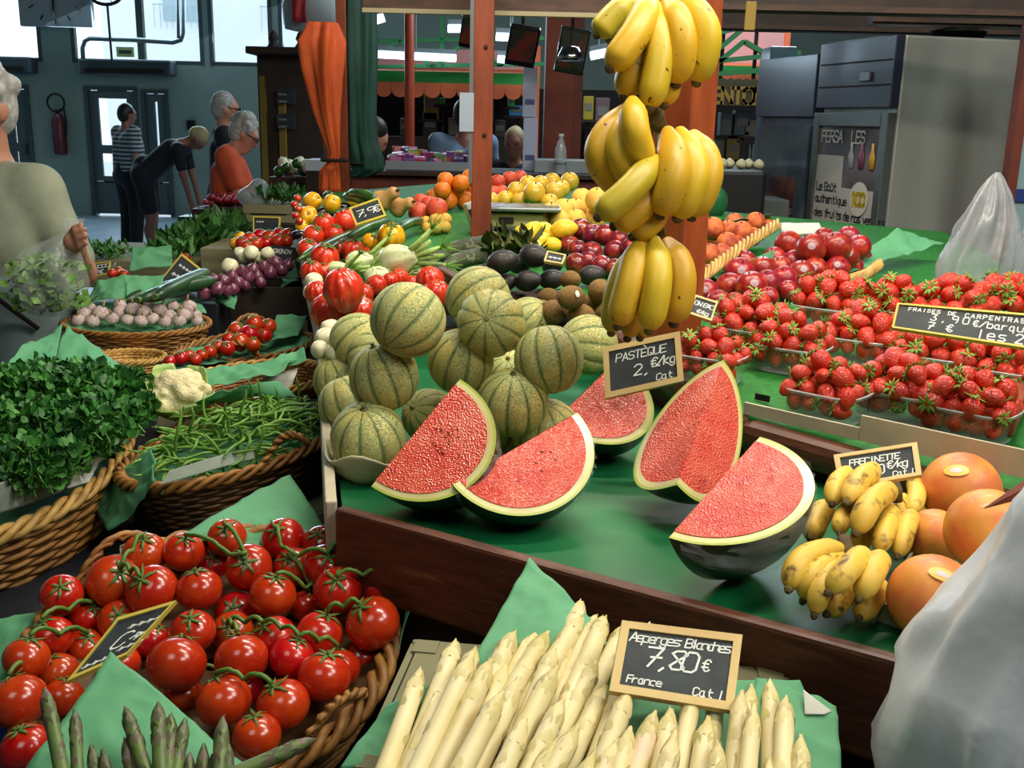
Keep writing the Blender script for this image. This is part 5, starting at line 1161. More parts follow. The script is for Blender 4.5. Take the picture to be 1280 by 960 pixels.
# ================================================================== left hand baskets on low tables
BZ = lambda y: .66+.075*(y-1.3)
pts = [(-1.62, 1.0), (-.30, .95), (-.34, 1.62), (-.50, 2.4), (-.86, 5.2), (-1.75, 5.2), (-1.34, 3.0), (-1.40, 2.3)]
bench = thing('low_display_table', (-1.0, 2.5, 0), 'long low dark table carrying the left hand vegetable baskets', 'table')
n = len(pts); top = [(x+1.0, y-2.5, BZ(y)) for x, y in pts]; bot = [(x+1.0, y-2.5, BZ(y)-.03) for x, y in pts]
MB().add(top+bot, [tuple(range(n)), tuple(range(n, 2*n))[::-1]] + [(i, n+i, n+(i+1) % n, (i+1) % n) for i in range(n)]).obj('table_top', m_darkc, bench)
MB().prism([((x+1.0)*.92, (y-2.5)*.96) for x, y in pts], 0, .60).obj('base', m_dark, bench)
def on_l(u, v, z): return onz(u, v, z)
def axis_of(a, b): return math.atan2(b.y-a.y, b.x-a.x)
UP = Vector((0, 0, 1))
# beans basket
ba_, bb_ = onz(410, 512, .93), onz(158, 606, .87); yw = axis_of(ba_, bb_)
bc = (ba_+bb_)/2; hl = (ba_-bb_).length/2
nr_ = Vector((0, 0, 1)).rotation_difference(Vector((0, 0, 1)))
tl = Vector((-(ba_.x-bb_.x), -(ba_.y-bb_.y), 0)).normalized()
basket('long wicker basket of green beans in the middle left', bc, hl, .165, .12, axis_of(bb_, ba_), (tl*.11+UP), .8, m_wickd, m_wick, [(-1.75, -1.2), (1.2, 1.8)], 10, .010, hh=.05, liner=m_pap)
crate('pale green wooden crate under the bean basket', (bc.x+.02, bc.y-.02, BZ(bc.y-.12)+.005), (.34, .34, .055), axis_of(bb_, ba_), m_crate, 2)
crate('pale wooden crate behind the vine tomato basket', (-.56, 1.80, BZ(1.8)+.008), (.30, .20, .10), .4, m_crate, 2)
m_bean = mat('green_bean', (92, 142, 46), .45, (118, 160, 66), 5, vary=.12)
def bean_mesh(s):
    q = random.Random(s); c = q.uniform(-.18, .18); P = [Vector((c*math.sin(t/8*math.pi), .05*math.sin(t*.9+s), t/8-.5)) for t in range(9)]
    return MB().tube(P, [.012, .026, .03, .029, .031, .029, .03, .024, .006], 6).mesh('bean')
kb = [Kind('green_bean', bean_mesh(s), m_bean, [('stalk_end', MB().tube([(0, .05*math.sin(s), -.5), (.01, 0, -.55)], .014, 5).mesh('bstalk'), m_stem)]) for s in range(5)]
for i in range(190):
    a = rnd.uniform(0, 6.28); r = math.sqrt(rnd.random())
    lx, ly = r*math.cos(a)*.86, r*math.sin(a)*.82
    dirx = (ba_-bb_).normalized(); diry = Vector((-dirx.y, dirx.x, 0))
    p = bc + dirx*lx*hl + diry*ly*.165 + UP*(.055*(1-r*r)+rnd.uniform(-.012, .022))
    yaw_ = rnd.gauss(0, .75)+axis_of(bb_, ba_); dv = Vector((math.cos(yaw_), math.sin(yaw_), rnd.uniform(-.25, .3)))
    if i > 174: dv = Vector((rnd.uniform(-.4, .4), rnd.uniform(-.5, .1), .9)); p += UP*.02
    L_ = rnd.uniform(.085, .13); kb[i % 5].put(p, (.11, .11, L_), aim(dv), 'slim green bean in the long wicker basket', 'bean', 'green beans in the long wicker basket')
PX = plate
paper('crumpled green paper hanging out of the front end of the bean basket', [onz(196, 560, .93), onz(200, 606, .91), onz(140, 668, .78), onz(108, 620, .80)], 12, 12, .012, seedv=10)
paper('green paper lining the rear of the bean basket', [onz(260, 508, .95), onz(372, 500, .965), onz(352, 478, 1.0), onz(240, 500, .99)], 14, 8, .012, seedv=11)
paper('grey paper side lining in the bean basket', [onz(200, 606, .90), onz(320, 572, .91), onz(318, 556, .93), onz(212, 588, .92)], 12, 5, .004, m=mat('grey_paper', (132, 144, 132), .8), seedv=12, group='grey paper pieces')
board('small dark board clipped to the stall beside the bean basket', [(372, 503), (401, 500), (396, 530), (364, 536)], [2.42, 2.40, 2.36, 2.38], [('HARICOTS', .08, .62, .2, .07, 1.0), ('VERTS', .1, .38, .18), ('2€', .4, .1, .26)], .06, m_slate)
# parsley basket
pc = Vector((-1.11, 2.08, .87))
basket('big wicker basket of parsley at the left edge', pc+Vector((0, 0, -.01)), .275, .37, .15, 0, (-.05, -.12, 1), .8, m_wick, m_wickl, [], 9, .013, liner=m_pap)
m_par = mat('parsley_leaf', (30, 84, 28), .55, (70, 136, 50), 26, .4, .65); m_pars = mat('parsley_stalk', (84, 132, 52), .6)
for i, (u, v, z) in enumerate(((20, 500, .98), (70, 492, 1.0), (118, 502, .97), (30, 535, .96), (85, 535, .97), (140, 505, .95), (10, 575, .92), (60, 575, .93), (110, 555, .93), (130, 535, .93), (-15, 545, .95), (40, 600, .90))):
    p = onz(u, v, z); leafy('parsley_bunch', p, 900, (.085, .085, .055), .021, m_par, m_pars, 'leafy green parsley bunch', 'parsley', 20+i, .85, .8, 'parsley bunches in the left basket', .0015)
PL = [o for o in COL.objects if o.name.startswith('parsley_bunch')]; rank(PL, 'leafy parsley bunch in left basket', 3)
board('small black board standing in the parsley', [(38, 514), (50, 498), (67, 514), (56, 531)], [2.14, 2.14, 2.10, 2.10], [('H~~', .16, .55, .2), ('2~', .3, .18, .28)], .07, m_bfy, asp=1)
paper('grey paper lining the front of the parsley basket', [onz(-20, 650, .87), onz(88, 612, .87), onz(92, 572, .93), onz(-20, 612, .93)], 12, 6, .004, m=MATS['grey_paper'], seedv=13, group='grey paper pieces')
paper('white paper scrap on the rim of the parsley basket', [onz(86, 612, .88), onz(112, 604, .88), onz(136, 568, .91), onz(104, 576, .93)], 8, 8, .01, m=m_papw, seedv=14, group='white paper pieces')
paper('large green sheet folded up behind the parsley, left half', [onz(-20, 500, .98), onz(62, 492, .98), onz(78, 404, 1.06), onz(20, 440, 1.04)], 14, 10, .012, seedv=15)
paper('large green sheet with a drooping point behind the parsley', [onz(52, 480, .98), onz(160, 486, .97), onz(150, 452, .99), onz(84, 406, 1.06)], 14, 10, .012, seedv=16)
paper('thin white paper rolled behind the parsley', [onz(-30, 476, 1.0), onz(56, 484, .985), onz(44, 466, 1.0), onz(-30, 446, 1.01)], 10, 5, .01, m=mat('blue_white_paper', (150, 176, 178), .7), seedv=17, group='white paper pieces')
paper('green paper between parsley and cauliflower', [onz(120, 550, .92), onz(170, 520, .94), onz(166, 490, .97), onz(140, 520, .95)], 8, 8, .012, seedv=18)
# cauliflower
def cauliflower(u, v, z):
    c = onz(u, v, z); T = thing('cauliflower', c, 'cream cauliflower with pale green leaves above the beans', 'cauliflower'); q = random.Random(4)
    pr = [('e', (0, 0, 0), (.06, .055, .045))]
    for k in range(46):
        a = q.uniform(0, 6.28); e = q.uniform(.05, 1.45); r = .056
        d = Vector((math.cos(a)*math.sin(e), math.sin(a)*math.sin(e), math.cos(e)))
        pr.append(('e', tuple(Vector((d.x*r*1.1, d.y*r, d.z*r*.85))), (q.uniform(.011, .018),)*3))
    link('curd', sdf_mesh('curd', pr, .004, .006), mat('cauliflower_curd', (226, 214, 168), .7, (206, 190, 140), 60, .4, .7, bump=.5, bscale=160), T).rotation_euler = (.5, .1, 0)
    m_cl = mat('cauliflower_leaf', (142, 176, 92), .5, (176, 200, 128), 8, stretch=(4, 4, 1))
    for k, (a, L_, w, up) in enumerate(((3.3, .075, .05, .9), (3.9, .08, .05, .7), (4.6, .075, .045, .35), (5.6, .07, .05, .5), (6.2, .075, .05, .6), (2.4, .085, .05, 1.0), (1.2, .08, .05, 1.0), (5.1, .06, .045, .3))):
        d = Vector((math.cos(a), math.sin(a), 0)); s = Vector((-d.y, d.x, 0))
        MB().grid(lambda i, j: d*(.035+.03*math.sin(j*1.6))+s*((i-.5)*2*w*math.sin(.4+j*2.0))*.75+UP*(-.05+L_*1.3*j*up)-d*(.6*(i-.5)**2*.06)+d*(.02*j*j*(1.4-up))+jitter(.0012), 8, 10).obj('leaf', m_cl, T, smooth=True, solid=.0015)
cauliflower(224, 494, .97)
tag(MB().box((-.73, 2.44, .83), (.26, .2, .10), Matrix.Rotation(.3, 3, 'Z')).obj('cardboard_box', m_crate, bevel=.004), 'plain box supporting the cauliflower behind the beans', 'box')
# empty paper lined basket right of the cauliflower
ec = onz(318, 474, .95); basket('small basket lined with pale paper beside the stall edge', ec, .19, .12, .09, .5, (.0, -.1, 1), .8, m_wick, m_wickl, [], 8, .008)
paper('green paper draped over the paper lined basket', [onz(224, 490, .97), onz(352, 462, 1.0), onz(372, 440, 1.02), onz(236, 464, 1.0)], 14, 8, .014, seedv=19)
paper('pale inner paper showing in the basket beside the stall edge', [onz(312, 494, .95), onz(360, 488, .95), onz(374, 458, .985), onz(330, 468, .975)], 10, 8, .012, m=m_papw, seedv=20, group='white paper pieces')
paper('green paper edge over the rear of the paper lined basket', [onz(340, 456, 1.0), onz(384, 448, 1.01), onz(380, 432, 1.03), onz(350, 436, 1.03)], 10, 6, .016, seedv=21)
# small tomato basket
tc_ = onz(306, 434, .955); basket('small handled wicker basket of red tomatoes', tc_, .20, .115, .075, .55, (0, -.12, 1), .82, m_wickd, m_wick, [(-2.2, -1.5), (.9, 1.7)], 7, .008, hh=.055, liner=m_pap)
LT = (.975, .1, tc_.y)
pile(k_tom, [(296, 413, 11, .3), (318, 405, 11, .6), (336, 408, 10, .4), (312, 418, 12, .4), (330, 420, 10), (300, 428, 12), (284, 436, 10), (272, 434, 9), (262, 440, 9), (252, 444, 8), (316, 431, 10), (244, 450, 8), (328, 412, 9, .2), (286, 424, 9, .2), (212, 452, 8), (226, 448, 9), (236, 444, 8)], LT, 'tomato', 'tomatoes in the small basket', 'red tomato in small handled basket', 3)
paper('green paper corner at the right of the small tomato basket', [onz(338, 424, .98), onz(372, 420, .98), onz(384, 392, 1.03), onz(346, 392, 1.03)], 8, 8, .01, seedv=22)
paper('green paper under the front of the small tomato basket', [onz(205, 462, .95), onz(300, 448, .95), onz(290, 436, .965), onz(216, 452, .96)], 10, 6, .01, seedv=23)
tag(MB().box((tc_.x-.0, tc_.y, .825), (.34, .2, .085), Matrix.Rotation(.5, 3, 'Z')).obj('cardboard_box', m_crate, bevel=.004), 'plain box under the small tomato basket', 'box')
# garlic basket
gc = onz(170, 404, .985); basket('shallow wicker basket of garlic bulbs', gc, .215, .13, .085, .02, (0, -.08, 1), .82, m_wick, m_wick, [], 8, .007, liner=m_pap)
k_gar = kind('garlic_bulb', lambda p: Vector((p.x*(1-.10*(1-abs(math.cos(4*math.atan2(p.y, p.x)))))*(1-.25*max(0, p.z)), p.y*(1-.10*(1-abs(math.cos(4*math.atan2(p.y, p.x)))))*(1-.25*max(0, p.z)), p.z*.85)), mat('garlic_skin', (196, 178, 170), .6, (128, 84, 112), 2.0, .45, .7, stretch=(4, 4, .6), vary=.1), [('dry_stalk', MB().tube([(0, 0, .7), (.05, 0, 1.1), (.2, .1, 1.6)], [.2, .12, .1], 6).mesh('gstalk'), mat('dry_stalk', (160, 136, 96), .8))], 24)
GP = (.975, .1, gc.y)
pile(k_gar, [(104, 392, 10, .2), (126, 391, 11, .3), (150, 390, 10, .3), (166, 386, 10, .5), (180, 390, 10, .3), (200, 387, 10, .4), (212, 394, 9), (236, 383, 10, .6), (230, 394, 10, .1), (244, 394, 9), (140, 398, 9), (190, 398, 9), (112, 384, 8, .5), (98, 400, 9), (116, 401, 9), (160, 400, 9), (176, 401, 9), (206, 402, 9), (224, 401, 9), (246, 401, 8), (150, 381, 8, .6), (186, 380, 8, .6), (216, 382, 8, .5)], GP, 'garlic', 'garlic bulbs in the shallow basket', 'purple tinged garlic bulb in shallow basket', 2)
paper('green paper lining behind the garlic', [onz(92, 386, 1.0), onz(258, 388, 1.0), onz(248, 372, 1.02), onz(98, 374, 1.02)], 14, 5, .012, seedv=24)
tag(MB().box((gc.x, gc.y+.02, .855), (.40, .22, .09)).obj('cardboard_box', m_darkc, bevel=.004), 'dark box under the garlic basket', 'box')
bw_ = basket('rim of a pale basket peeping out below the garlic', onz(160, 446, .93), .10, .08, .05, 0, (0, 0, 1), .85, m_wickl, m_wickl, [], 5, .006)
# red onions in a dark wooden box
oc = onz(318, 352, 1.04); ob = thing('onion_box', (oc.x, oc.y, .93), 'dark wooden box of red onions lined with green paper', 'box'); m_obx = mat('dark_box_wood', (52, 38, 26), .7, (38, 28, 20), 9)
for (a, b) in (((-.16, -.11), (.20, -.07)), ((.20, -.07), (.20, .16)), ((.20, .16), (-.16, .12)), ((-.16, .12), (-.16, -.11))): MB().beam((a[0], a[1], .05), (b[0], b[1], .05), .012, .11).obj('side_board', m_obx, ob)
MB().box((.02, .025, 0), (.35, .24, .012)).obj('bottom_board', m_obx, ob)
OP = (1.045, .12, oc.y)
pile(k_pon, [(256, 368, 9), (262, 358, 9, .3), (272, 362, 9, .2), (268, 350, 8, .5), (280, 352, 9, .4), (284, 364, 8), (290, 346, 9, .5), (298, 354, 9, .3), (302, 340, 9, .6), (310, 348, 9, .4), (316, 338, 9, .6), (322, 346, 8, .3), (330, 335, 9, .6), (338, 342, 9, .3), (346, 330, 10, .7), (352, 338, 9, .3), (306, 358, 8), (292, 362, 8), (360, 332, 8, .5), (340, 328, 8, .8), (326, 354, 8)], OP, 'onion', 'red onions in the dark box', 'red onion in dark wooden box', 3)
pile(k_won, [(287, 333, 11, .3), (306, 322, 9, .3), (314, 316, 10, .6), (324, 322, 8, .2), (335, 317, 9, .5), (300, 316, 8)], (1.06, .1, 3.5), 'onion', 'white onions behind the red onions', 'white onion behind the red onions', 2)
paper('green paper hanging from the red onion box', [onz(266, 378, 1.0), onz(294, 386, 1.0), onz(296, 362, 1.03), onz(272, 368, 1.04)], 8, 6, .008, seedv=25)
paper('green paper corner at the right end of the onion box', [onz(352, 358, 1.03), onz(374, 350, 1.03), onz(368, 324, 1.07), onz(354, 344, 1.05)], 6, 6, .006, seedv=26)
basket_h = MB()
board('small dark board standing behind the red onions', [(340, 308), (370, 311), (366, 327), (338, 325)], [3.75, 3.72, 3.7, 3.72], [('OIGNON', .1, .5, .3, .07, 1.0)], .06, m_slate)
tag(MB().box((oc.x+.03, oc.y+.02, .87), (.34, .24, .11)).obj('cardboard_box', m_crate, bevel=.004), 'pale box under the red onion box', 'box')
# cucumbers, boards and greens further back
m_cuc = mat('cucumber_skin', (30, 62, 34), .4, (44, 80, 44), 10, coat=.1)
for i, (a, b, h) in enumerate((((156, 376), (262, 346), 1.03), ((176, 374), (270, 350), 1.055), ((196, 370), (262, 340), 1.07))):
    courgette(onz(a[0], a[1], h), onz(b[0], b[1], h+.02), .022, ['long cucumber behind the garlic, nearest of three', 'long cucumber behind the garlic, middle of three', 'long cucumber behind the garlic, farthest of three'][i], 'cucumbers behind the garlic', 'cucumber', m_cuc, .004)
board('large tilted black board above the cucumbers with long chalk text', [(228, 318), (258, 342), (220, 372), (191, 364)], [3.66, 3.62, 3.56, 3.58], [('~~~~~~', .15, .72, .12), ('~~~~~', .15, .46, .16), ('~~~~', .15, .2, .12)], .05, m_bfy)
board('black board reading Broccoli in the green paper behind the garlic', [(105, 332), (139, 328), (136, 343), (107, 350)], [4.0, 4.0, 3.95, 3.95], [('BROCCOLI', .1, .6, .25, .07, 1.1), ('2€', .4, .15, .3)], .06, m_bfy)
board('small black board with yellow frame above the cherry tomatoes', [(317, 271), (351, 272), (350, 296), (317, 295)], [4.25, 4.22, 4.2, 4.22], [('~~~', .12, .66, .16), ('~~~', .45, .15, .16)], .07, m_bfy)
board('small board leaning in the greens before the standing shoppers', [(208, 300), (218, 300), (212, 315), (196, 318)], [4.6, 4.6, 4.56, 4.56], [], .09, m_bfy, stand=.26)
paper('green sheet standing behind the garlic, left piece', [onz(108, 374, 1.03), onz(160, 376, 1.03), onz(158, 342, 1.10), onz(118, 350, 1.08)], 10, 8, .012, seedv=27)
paper('green sheet standing behind the garlic, right piece', [onz(158, 376, 1.03), onz(198, 372, 1.03), onz(206, 342, 1.10), onz(158, 342, 1.10)], 10, 8, .012, seedv=28)
paper('green sheet around the leeks at the far left', [onz(162, 336, 1.028), onz(216, 332, 1.028), onz(214, 308, 1.10), onz(166, 308, 1.10)], 10, 8, .014, seedv=29)
m_gr = mat('leek_leaf', (48, 92, 40), .5, (70, 116, 52), 20); m_gr2 = mat('herb_leaf_light', (70, 128, 56), .55, (46, 98, 40), 30)
for i, (u, v, z, lab, L0) in enumerate(((130, 322, 1.02, 'low green herb bunch at the far left in front of the floor', .035), (240, 312, 1.04, 'bunch of green leek tops behind the tilted board', .09), (262, 304, 1.06, 'bunch of celery leaves left of the small tomatoes', .08), (278, 296, 1.08, 'upright green chard bunch below the brown crate', .08), (222, 318, 1.03, 'loose green salad bunch in the green paper', .05))):
    leafy('leaf_bunch', onz(u, v, z), 170, (.09, .09, .05), L0, m_gr if i in (1, 3) else m_gr2, m_pars, lab, 'greens', 40+i, .4, .9, 'green leaf bunches at the far left')
pile(k_tom, [(303, 304, 9), (312, 299, 9, .3), (325, 295, 9, .5), (337, 296, 9, .5), (350, 293, 9, .6), (361, 294, 9, .5), (320, 305, 9), (333, 304, 9), (348, 302, 9), (358, 302, 8), (308, 308, 8)], (1.12, .08, 4.0), 'tomato', 'small tomatoes at the far left', 'bright red tomato under the yellow framed board', 2)
pile(k_yrib, [(295, 305, 8), (300, 297, 8), (306, 312, 8)], (1.11, .08, 4.0), 'tomato', 'yellow tomatoes at the far left', 'small yellow tomato left of the bright tomatoes', 1)
pile(k_tom, [(140, 342, 6), (148, 340, 7), (155, 343, 6), (232, 322, 6)], (1.022, 0, 0), 'tomato', 'radishes and tomatoes far left', 'small red vegetable in the far left papers', 1)
# blue crate at the left edge
crate('blue plastic crate at the left edge below the parsley', (-.86, 1.44, BZ(1.44)+.006), (.18, .2, .10), .3, m_bluec, 3, 'plastic_crate')

c_ = onz(232, 326, 1.0); tag(MB().box((c_.x-.05, c_.y+.12, .965), (.95, .62, .11)).obj('cardboard_box', m_crate, bevel=.004), 'wide pale box under the far left greens', 'box')
c_ = onz(326, 304, 1.1); tag(MB().box((c_.x+.0, c_.y+.06, 1.02), (.42, .36, .14)).obj('cardboard_box', m_crate, bevel=.004), 'pale box under the bright tomatoes at the far left', 'box')
c_ = onz(172, 377, 1.01); tag(MB().box((c_.x+.02, c_.y+.13, .92), (.46, .22, .17)).obj('cardboard_box', m_darkc, bevel=.004), 'dark box behind the garlic under the cucumbers', 'box')
# ================================================================== lettering helper for signs and fridges
def write_on(parent, O, X, Y, N, lines, m, name='lettering', fat=.11, wob=0.0, slant=0.0):
    b = MB(); O, X, Y, N = Vector(O), Vector(X).normalized(), Vector(Y).normalized(), Vector(N).normalized()
    for tx, x, y, h in lines:
        w = h*fat*.5
        for pts in text_strokes(tx, x, y, h, slant, 1.12, wob):
            for (s0, t0), (s1, t1) in zip(pts, pts[1:]):
                dx_, dy_ = s1-s0, t1-t0; l = math.hypot(dx_, dy_) or 1; nx_, ny_ = -dy_/l*w, dx_/l*w; ex, ey = dx_/l*w, dy_/l*w
                b.add([O+X*a+Y*c+N*.002 for a, c in ((s0+nx_-ex, t0+ny_-ey), (s0-nx_-ex, t0-ny_-ey), (s1-nx_+ex, t1-ny_+ey), (s1+nx_+ex, t1+ny_+ey))], [(0, 1, 2, 3)])
    return stuff(b.obj(name, m, parent))
def boxpx(u0, v0, u1, v1, y, t, floor=False):
    a = ony(u0, (v0+v1)/2, y); b = ony(u1, (v0+v1)/2, y); zt = ony((u0+u1)/2, v0, y).z; zb = 0 if floor else ony((u0+u1)/2, v1, y).z
    return Vector(((a.x+b.x)/2, y+t/2, (zt+zb)/2)), Vector((b.x-a.x, t, zt-zb))
def pbox(name, lab, cat, rect, y, t, m, floor=False, group=None, bevel=.005):
    c, s = boxpx(*rect, y, t, floor); o = MB().box((0, 0, 0), s).obj(name, m, bevel=bevel); o.location = c
    return tag(o, lab, cat, group) if lab else o
# ================================================================== weighing scale
m_sc = mat('scale_grey', (196, 198, 184), .4); m_scp = mat('scale_pan', (150, 158, 160), .25, metal=.8); m_scb = mat('scale_base', (150, 146, 92), .5)
sp_ = onp(640, 290, S); sc_ = thing('weighing_scale', sp_, 'grey weighing scale with a metal pan beside the slim post', 'scale')
d_ = sp_.y; k_ = d_/F
MB().box((0, .02, .045), (78*k_, .13, .05)).obj('base', m_scb, sc_, bevel=.006)
MB().box((.02, .02, .085), (104*k_, .19, .016)).obj('pan', m_scp, sc_, bevel=.006)
MB().box((-.02, -.048, .045), (.05, .006, .02)).obj('label_plate', m_dark, sc_)
for x in (-.05, .06): MB().lathe([(.01, -.03), (.012, 0), (.01, .022)], 10, M=Matrix.Translation((x, .02, .0)) ).obj('foot', m_dark, sc_)
dp_ = MB().box((-.125, -.03, .05), (.06, .035, .12), Matrix.Rotation(-.35, 3, 'Y') @ Matrix.Rotation(.5, 3, 'Z')).obj('display_head', m_sc, sc_, bevel=.006)
MB().box((-.132, -.052, .06), (.03, .006, .05), Matrix.Rotation(-.35, 3, 'Y') @ Matrix.Rotation(.5, 3, 'Z')).obj('display_window', m_dark, dp_)
# ================================================================== folded parasols on poles
def cloth(name, lab, prof, y, m, folds=7, amp=.22, group=None, band=None, mband=None):
    """prof: (u centre, v, half width px) from top to bottom; a gathered cloth hanging round its axis"""
    P = [(ony(u, v, y), w*y/F) for u, v, w in prof]; C = P[-1][0]; n = 56
    T = thing(name, C, lab, 'parasol', group); V = []
    for k in range(len(P)*4-3):
        i = min(k//4, len(P)-2); f = (k-4*i)/4; c = P[i][0].lerp(P[i+1][0], f); w = P[i][1]*(1-f)+P[i+1][1]*f
        for j in range(n):
            a = 2*math.pi*j/n; r = w*(1+amp*math.sin(folds*a+k*.25)+amp*.4*math.sin(2*folds*a+1+k*.1)); V.append(c-C+Vector((r*math.cos(a), r*.6*math.sin(a), 0)))
    rows = len(V)//n
    MB().add(V, [(i*n+j, (i+1)*n+j, (i+1)*n+(j+1) % n, i*n+(j+1) % n) for i in range(rows-1) for j in range(n)] + [tuple(range(n)), tuple(range((rows-1)*n, rows*n))[::-1]]).obj('canopy_cloth', m, T, smooth=True)
    if band:
        p = ony(band[0], band[1], y)-C; MB().tube([p+Vector((.055*math.cos(a*.3), .04*math.sin(a*.3), 0)) for a in range(22)], .008, 5).obj('tie_band', mband or m_dark, T)
    return T
YP = 4.75
m_orc = mat('orange_cloth', (206, 88, 30), .7, (184, 70, 24), 5, bump=.1); m_grc = mat('dark_green_cloth', (12, 66, 58), .7, (8, 50, 46), 5, bump=.1)
po = thing('parasol_pole', ony(430, 262, YP), 'brown wooden parasol pole between the orange and green cloth', 'pole'); zt = ony(428, -20, YP).z-po.location.z
MB().box((0, .02, zt/2), (.045, .045, zt)).obj('shaft', m_pil2, po, bevel=.004); MB().box((-.03, .05, .1), (.1, .1, .2)).obj('sleeve', m_pil, po, bevel=.01)
cloth('folded_parasol', 'folded orange parasol hanging on the left of its pole', [(402, 28, 16), (400, 52, 24), (402, 90, 20), (408, 140, 14), (418, 192, 7), (416, 204, 6), (412, 214, 10), (412, 242, 12)], YP-.12, m_orc, 5, .25, 'folded parasols', (418, 200))
cloth('folded_parasol', 'folded dark green parasol cloth right of the orange one', [(446, -20, 20), (448, 60, 20), (450, 140, 17), (452, 175, 18), (458, 195, 20), (460, 212, 18), (446, 222, 12)], YP+.05, m_grc, 6, .14, 'folded parasols', (452, 204))
# ================================================================== kiosk at the left with chalk boards
m_kio = mat('kiosk_wood', (54, 38, 26), .7, (40, 28, 20), 6); m_yel2 = mat('yellow_paint', (130, 104, 30), .6)
KY = 9.5
c, s = boxpx(324, 68, 404, 240, KY, 1.2, True); kio = thing('market_kiosk', (c.x, c.y, 0), 'dark wooden kiosk with two chalk menu boards behind the parasols', 'kiosk')
MB().box((0, 0, s.z/2), s).obj('panel_wall', m_kio, kio); MB().box((0, -.1, s.z+.02), (s.x+.1, s.y+.2, .06)).obj('roof_edge', m_kio, kio, bevel=.01)
for (r, m_) in (((326, 95, 333, 235), m_yel2), ((349, 128, 357, 215), m_yel2)):
    c2, s2 = boxpx(*r, KY-.05, .05); MB().box(c2-Vector((c.x, c.y, 0)), s2).obj('yellow_batten', m_, kio)
for i, (r) in enumerate(((346, 110, 368, 130), (346, 142, 368, 161))):
    c2, s2 = boxpx(*r, KY-.12, .03); o = MB().box(c2-Vector((c.x, c.y, 0)), s2).obj('menu_board', m_slate, kio)
    write_on(o, c2-Vector((c.x, c.y, 0))+Vector((-s2.x/2+.02, -.02, -.03)), (1, 0, 0), (0, 0, 1), (0, -1, 0), [('~~~', 0, .03, .03), ('~~~', .0, -.03, .03)], m_chalk, fat=.2)
for i, u in enumerate((336, 371, 384)):
    p = ony(u, 66, KY+.1)-Vector((c.x, c.y, 0)); MB().lathe([(.05, 0), (.06, .03), (.03, .07), (.05, .1), (.03, .15), (.005, .17)], 10, M=Matrix.Translation((p.x, -.3, s.z+.05))).obj('carved_finial', m_kio, kio, smooth=True)
tag(MB().lathe([(.12, 0), (.2, .02), (.22, .2), (.16, .42), (.05, .45)], 14, fn=lambda p: Vector((p.x*1.2, p.y*.5, p.z))).obj('hanging_sack', mat('pale_sack', (176, 186, 190), .7), smooth=True), 'pale sack hung above the orange parasol', 'bag').location = ony(392, 40, 9.2)
fl = thing('hanging_flag', ony(373, 28, 9.0), 'small red flag hanging beside the window', 'flag')
MB().grid(lambda i, j: Vector((i*.12-.05+.01*math.sin(j*6), .015*math.sin(i*7+j*3), .45-j*.45)), 8, 8).obj('flag_cloth', mat('flag_red', (170, 40, 50), .7), fl, smooth=True, solid=.003); MB().tube([(-.06, 0, .47), (.08, 0, .47)], .008, 6).obj('flag_rod', m_pipe, fl)
# ================================================================== stall in front of the shoppers: crates with radishes, herbs
m_rad = mat('radish_red', (150, 30, 44), .4, vary=.15); k_rad = kind('radish', lambda p: p, m_rad, [nub], 12, 8)
c, s = boxpx(246, 262, 306, 300, 6.6, .5, True); s.z = ony(276, 260, 6.6).z; cr = thing('radish_stand', (c.x, c.y, 0), 'dark red brown stand heaped with red radishes before the orange shopper', 'stand')
MB().box((0, 0, s.z/2), s).obj('stand_body', mat('stand_brown', (58, 32, 26), .7), cr, bevel=.01); MB().box((0, -.02, s.z-.03), (s.x+.03, s.y+.04, .05)).obj('top_rail', m_woodd, cr)
for i in range(54):
    p = Vector((c.x+rnd.uniform(-.44, .44)*s.x, c.y+rnd.uniform(-.42, .42)*s.y, s.z+.012+rnd.uniform(0, .045))); k_rad.put(p, rnd.uniform(.018, .024), aim(jitter(1)), 'red radish in the heap before the orange shopper', 'radish', 'radishes before the orange shopper')
c, s = boxpx(304, 256, 366, 280, 5.6, .35); bx = crate('pale low crate of green herbs left of the parasol foot', (c.x, c.y, c.z-s.z/2), (s.x, s.y, s.z), 0, mat('pale_crate', (170, 160, 116), .8), 2)
pbox('side_table', 'plain support table under the pale herb crate', 'table', (300, 280, 370, 300), 5.5, .5, m_woodd, True)
leafy('leaf_bunch', ony(348, 252, 5.72), 150, (.11, .1, .04), .07, m_gr2, m_pars, 'green herb bunch in the pale crate', 'greens', 61, .3, .9, 'green leaf bunches at the far left')
tag(link('produce_bag', sdf_mesh('bag', [('e', (0, 0, .05), (.09, .07, .06)), ('e', (.03, 0, .1), (.05, .05, .05))], .012, .03), mat('thin_plastic', (190, 205, 210), .3, alpha=.6)), 'small clear produce bag lying in the herb crate', 'bag').location = ony(318, 258, 5.7)
pile(k_tom, [(373, 262, 5), (370, 270, 5), (374, 277, 5), (368, 256, 5), (372, 248, 5)], (1.36, 0, 5), 'tomato', 'cherry tomatoes by the peppers', 'cherry tomato left of the yellow peppers', 1)
pbox('green_basket', 'small green basket on the floor crate beside the bending shopper', 'basket', (222, 271, 244, 284), 7.6, .2, mat('basket_green', (24, 92, 60), .5)); pbox('floor_carton', 'brown carton under the small green basket', 'carton', (219, 284, 246, 330), 7.5, .35, mat('carton_brown', (92, 72, 48), .8), True)
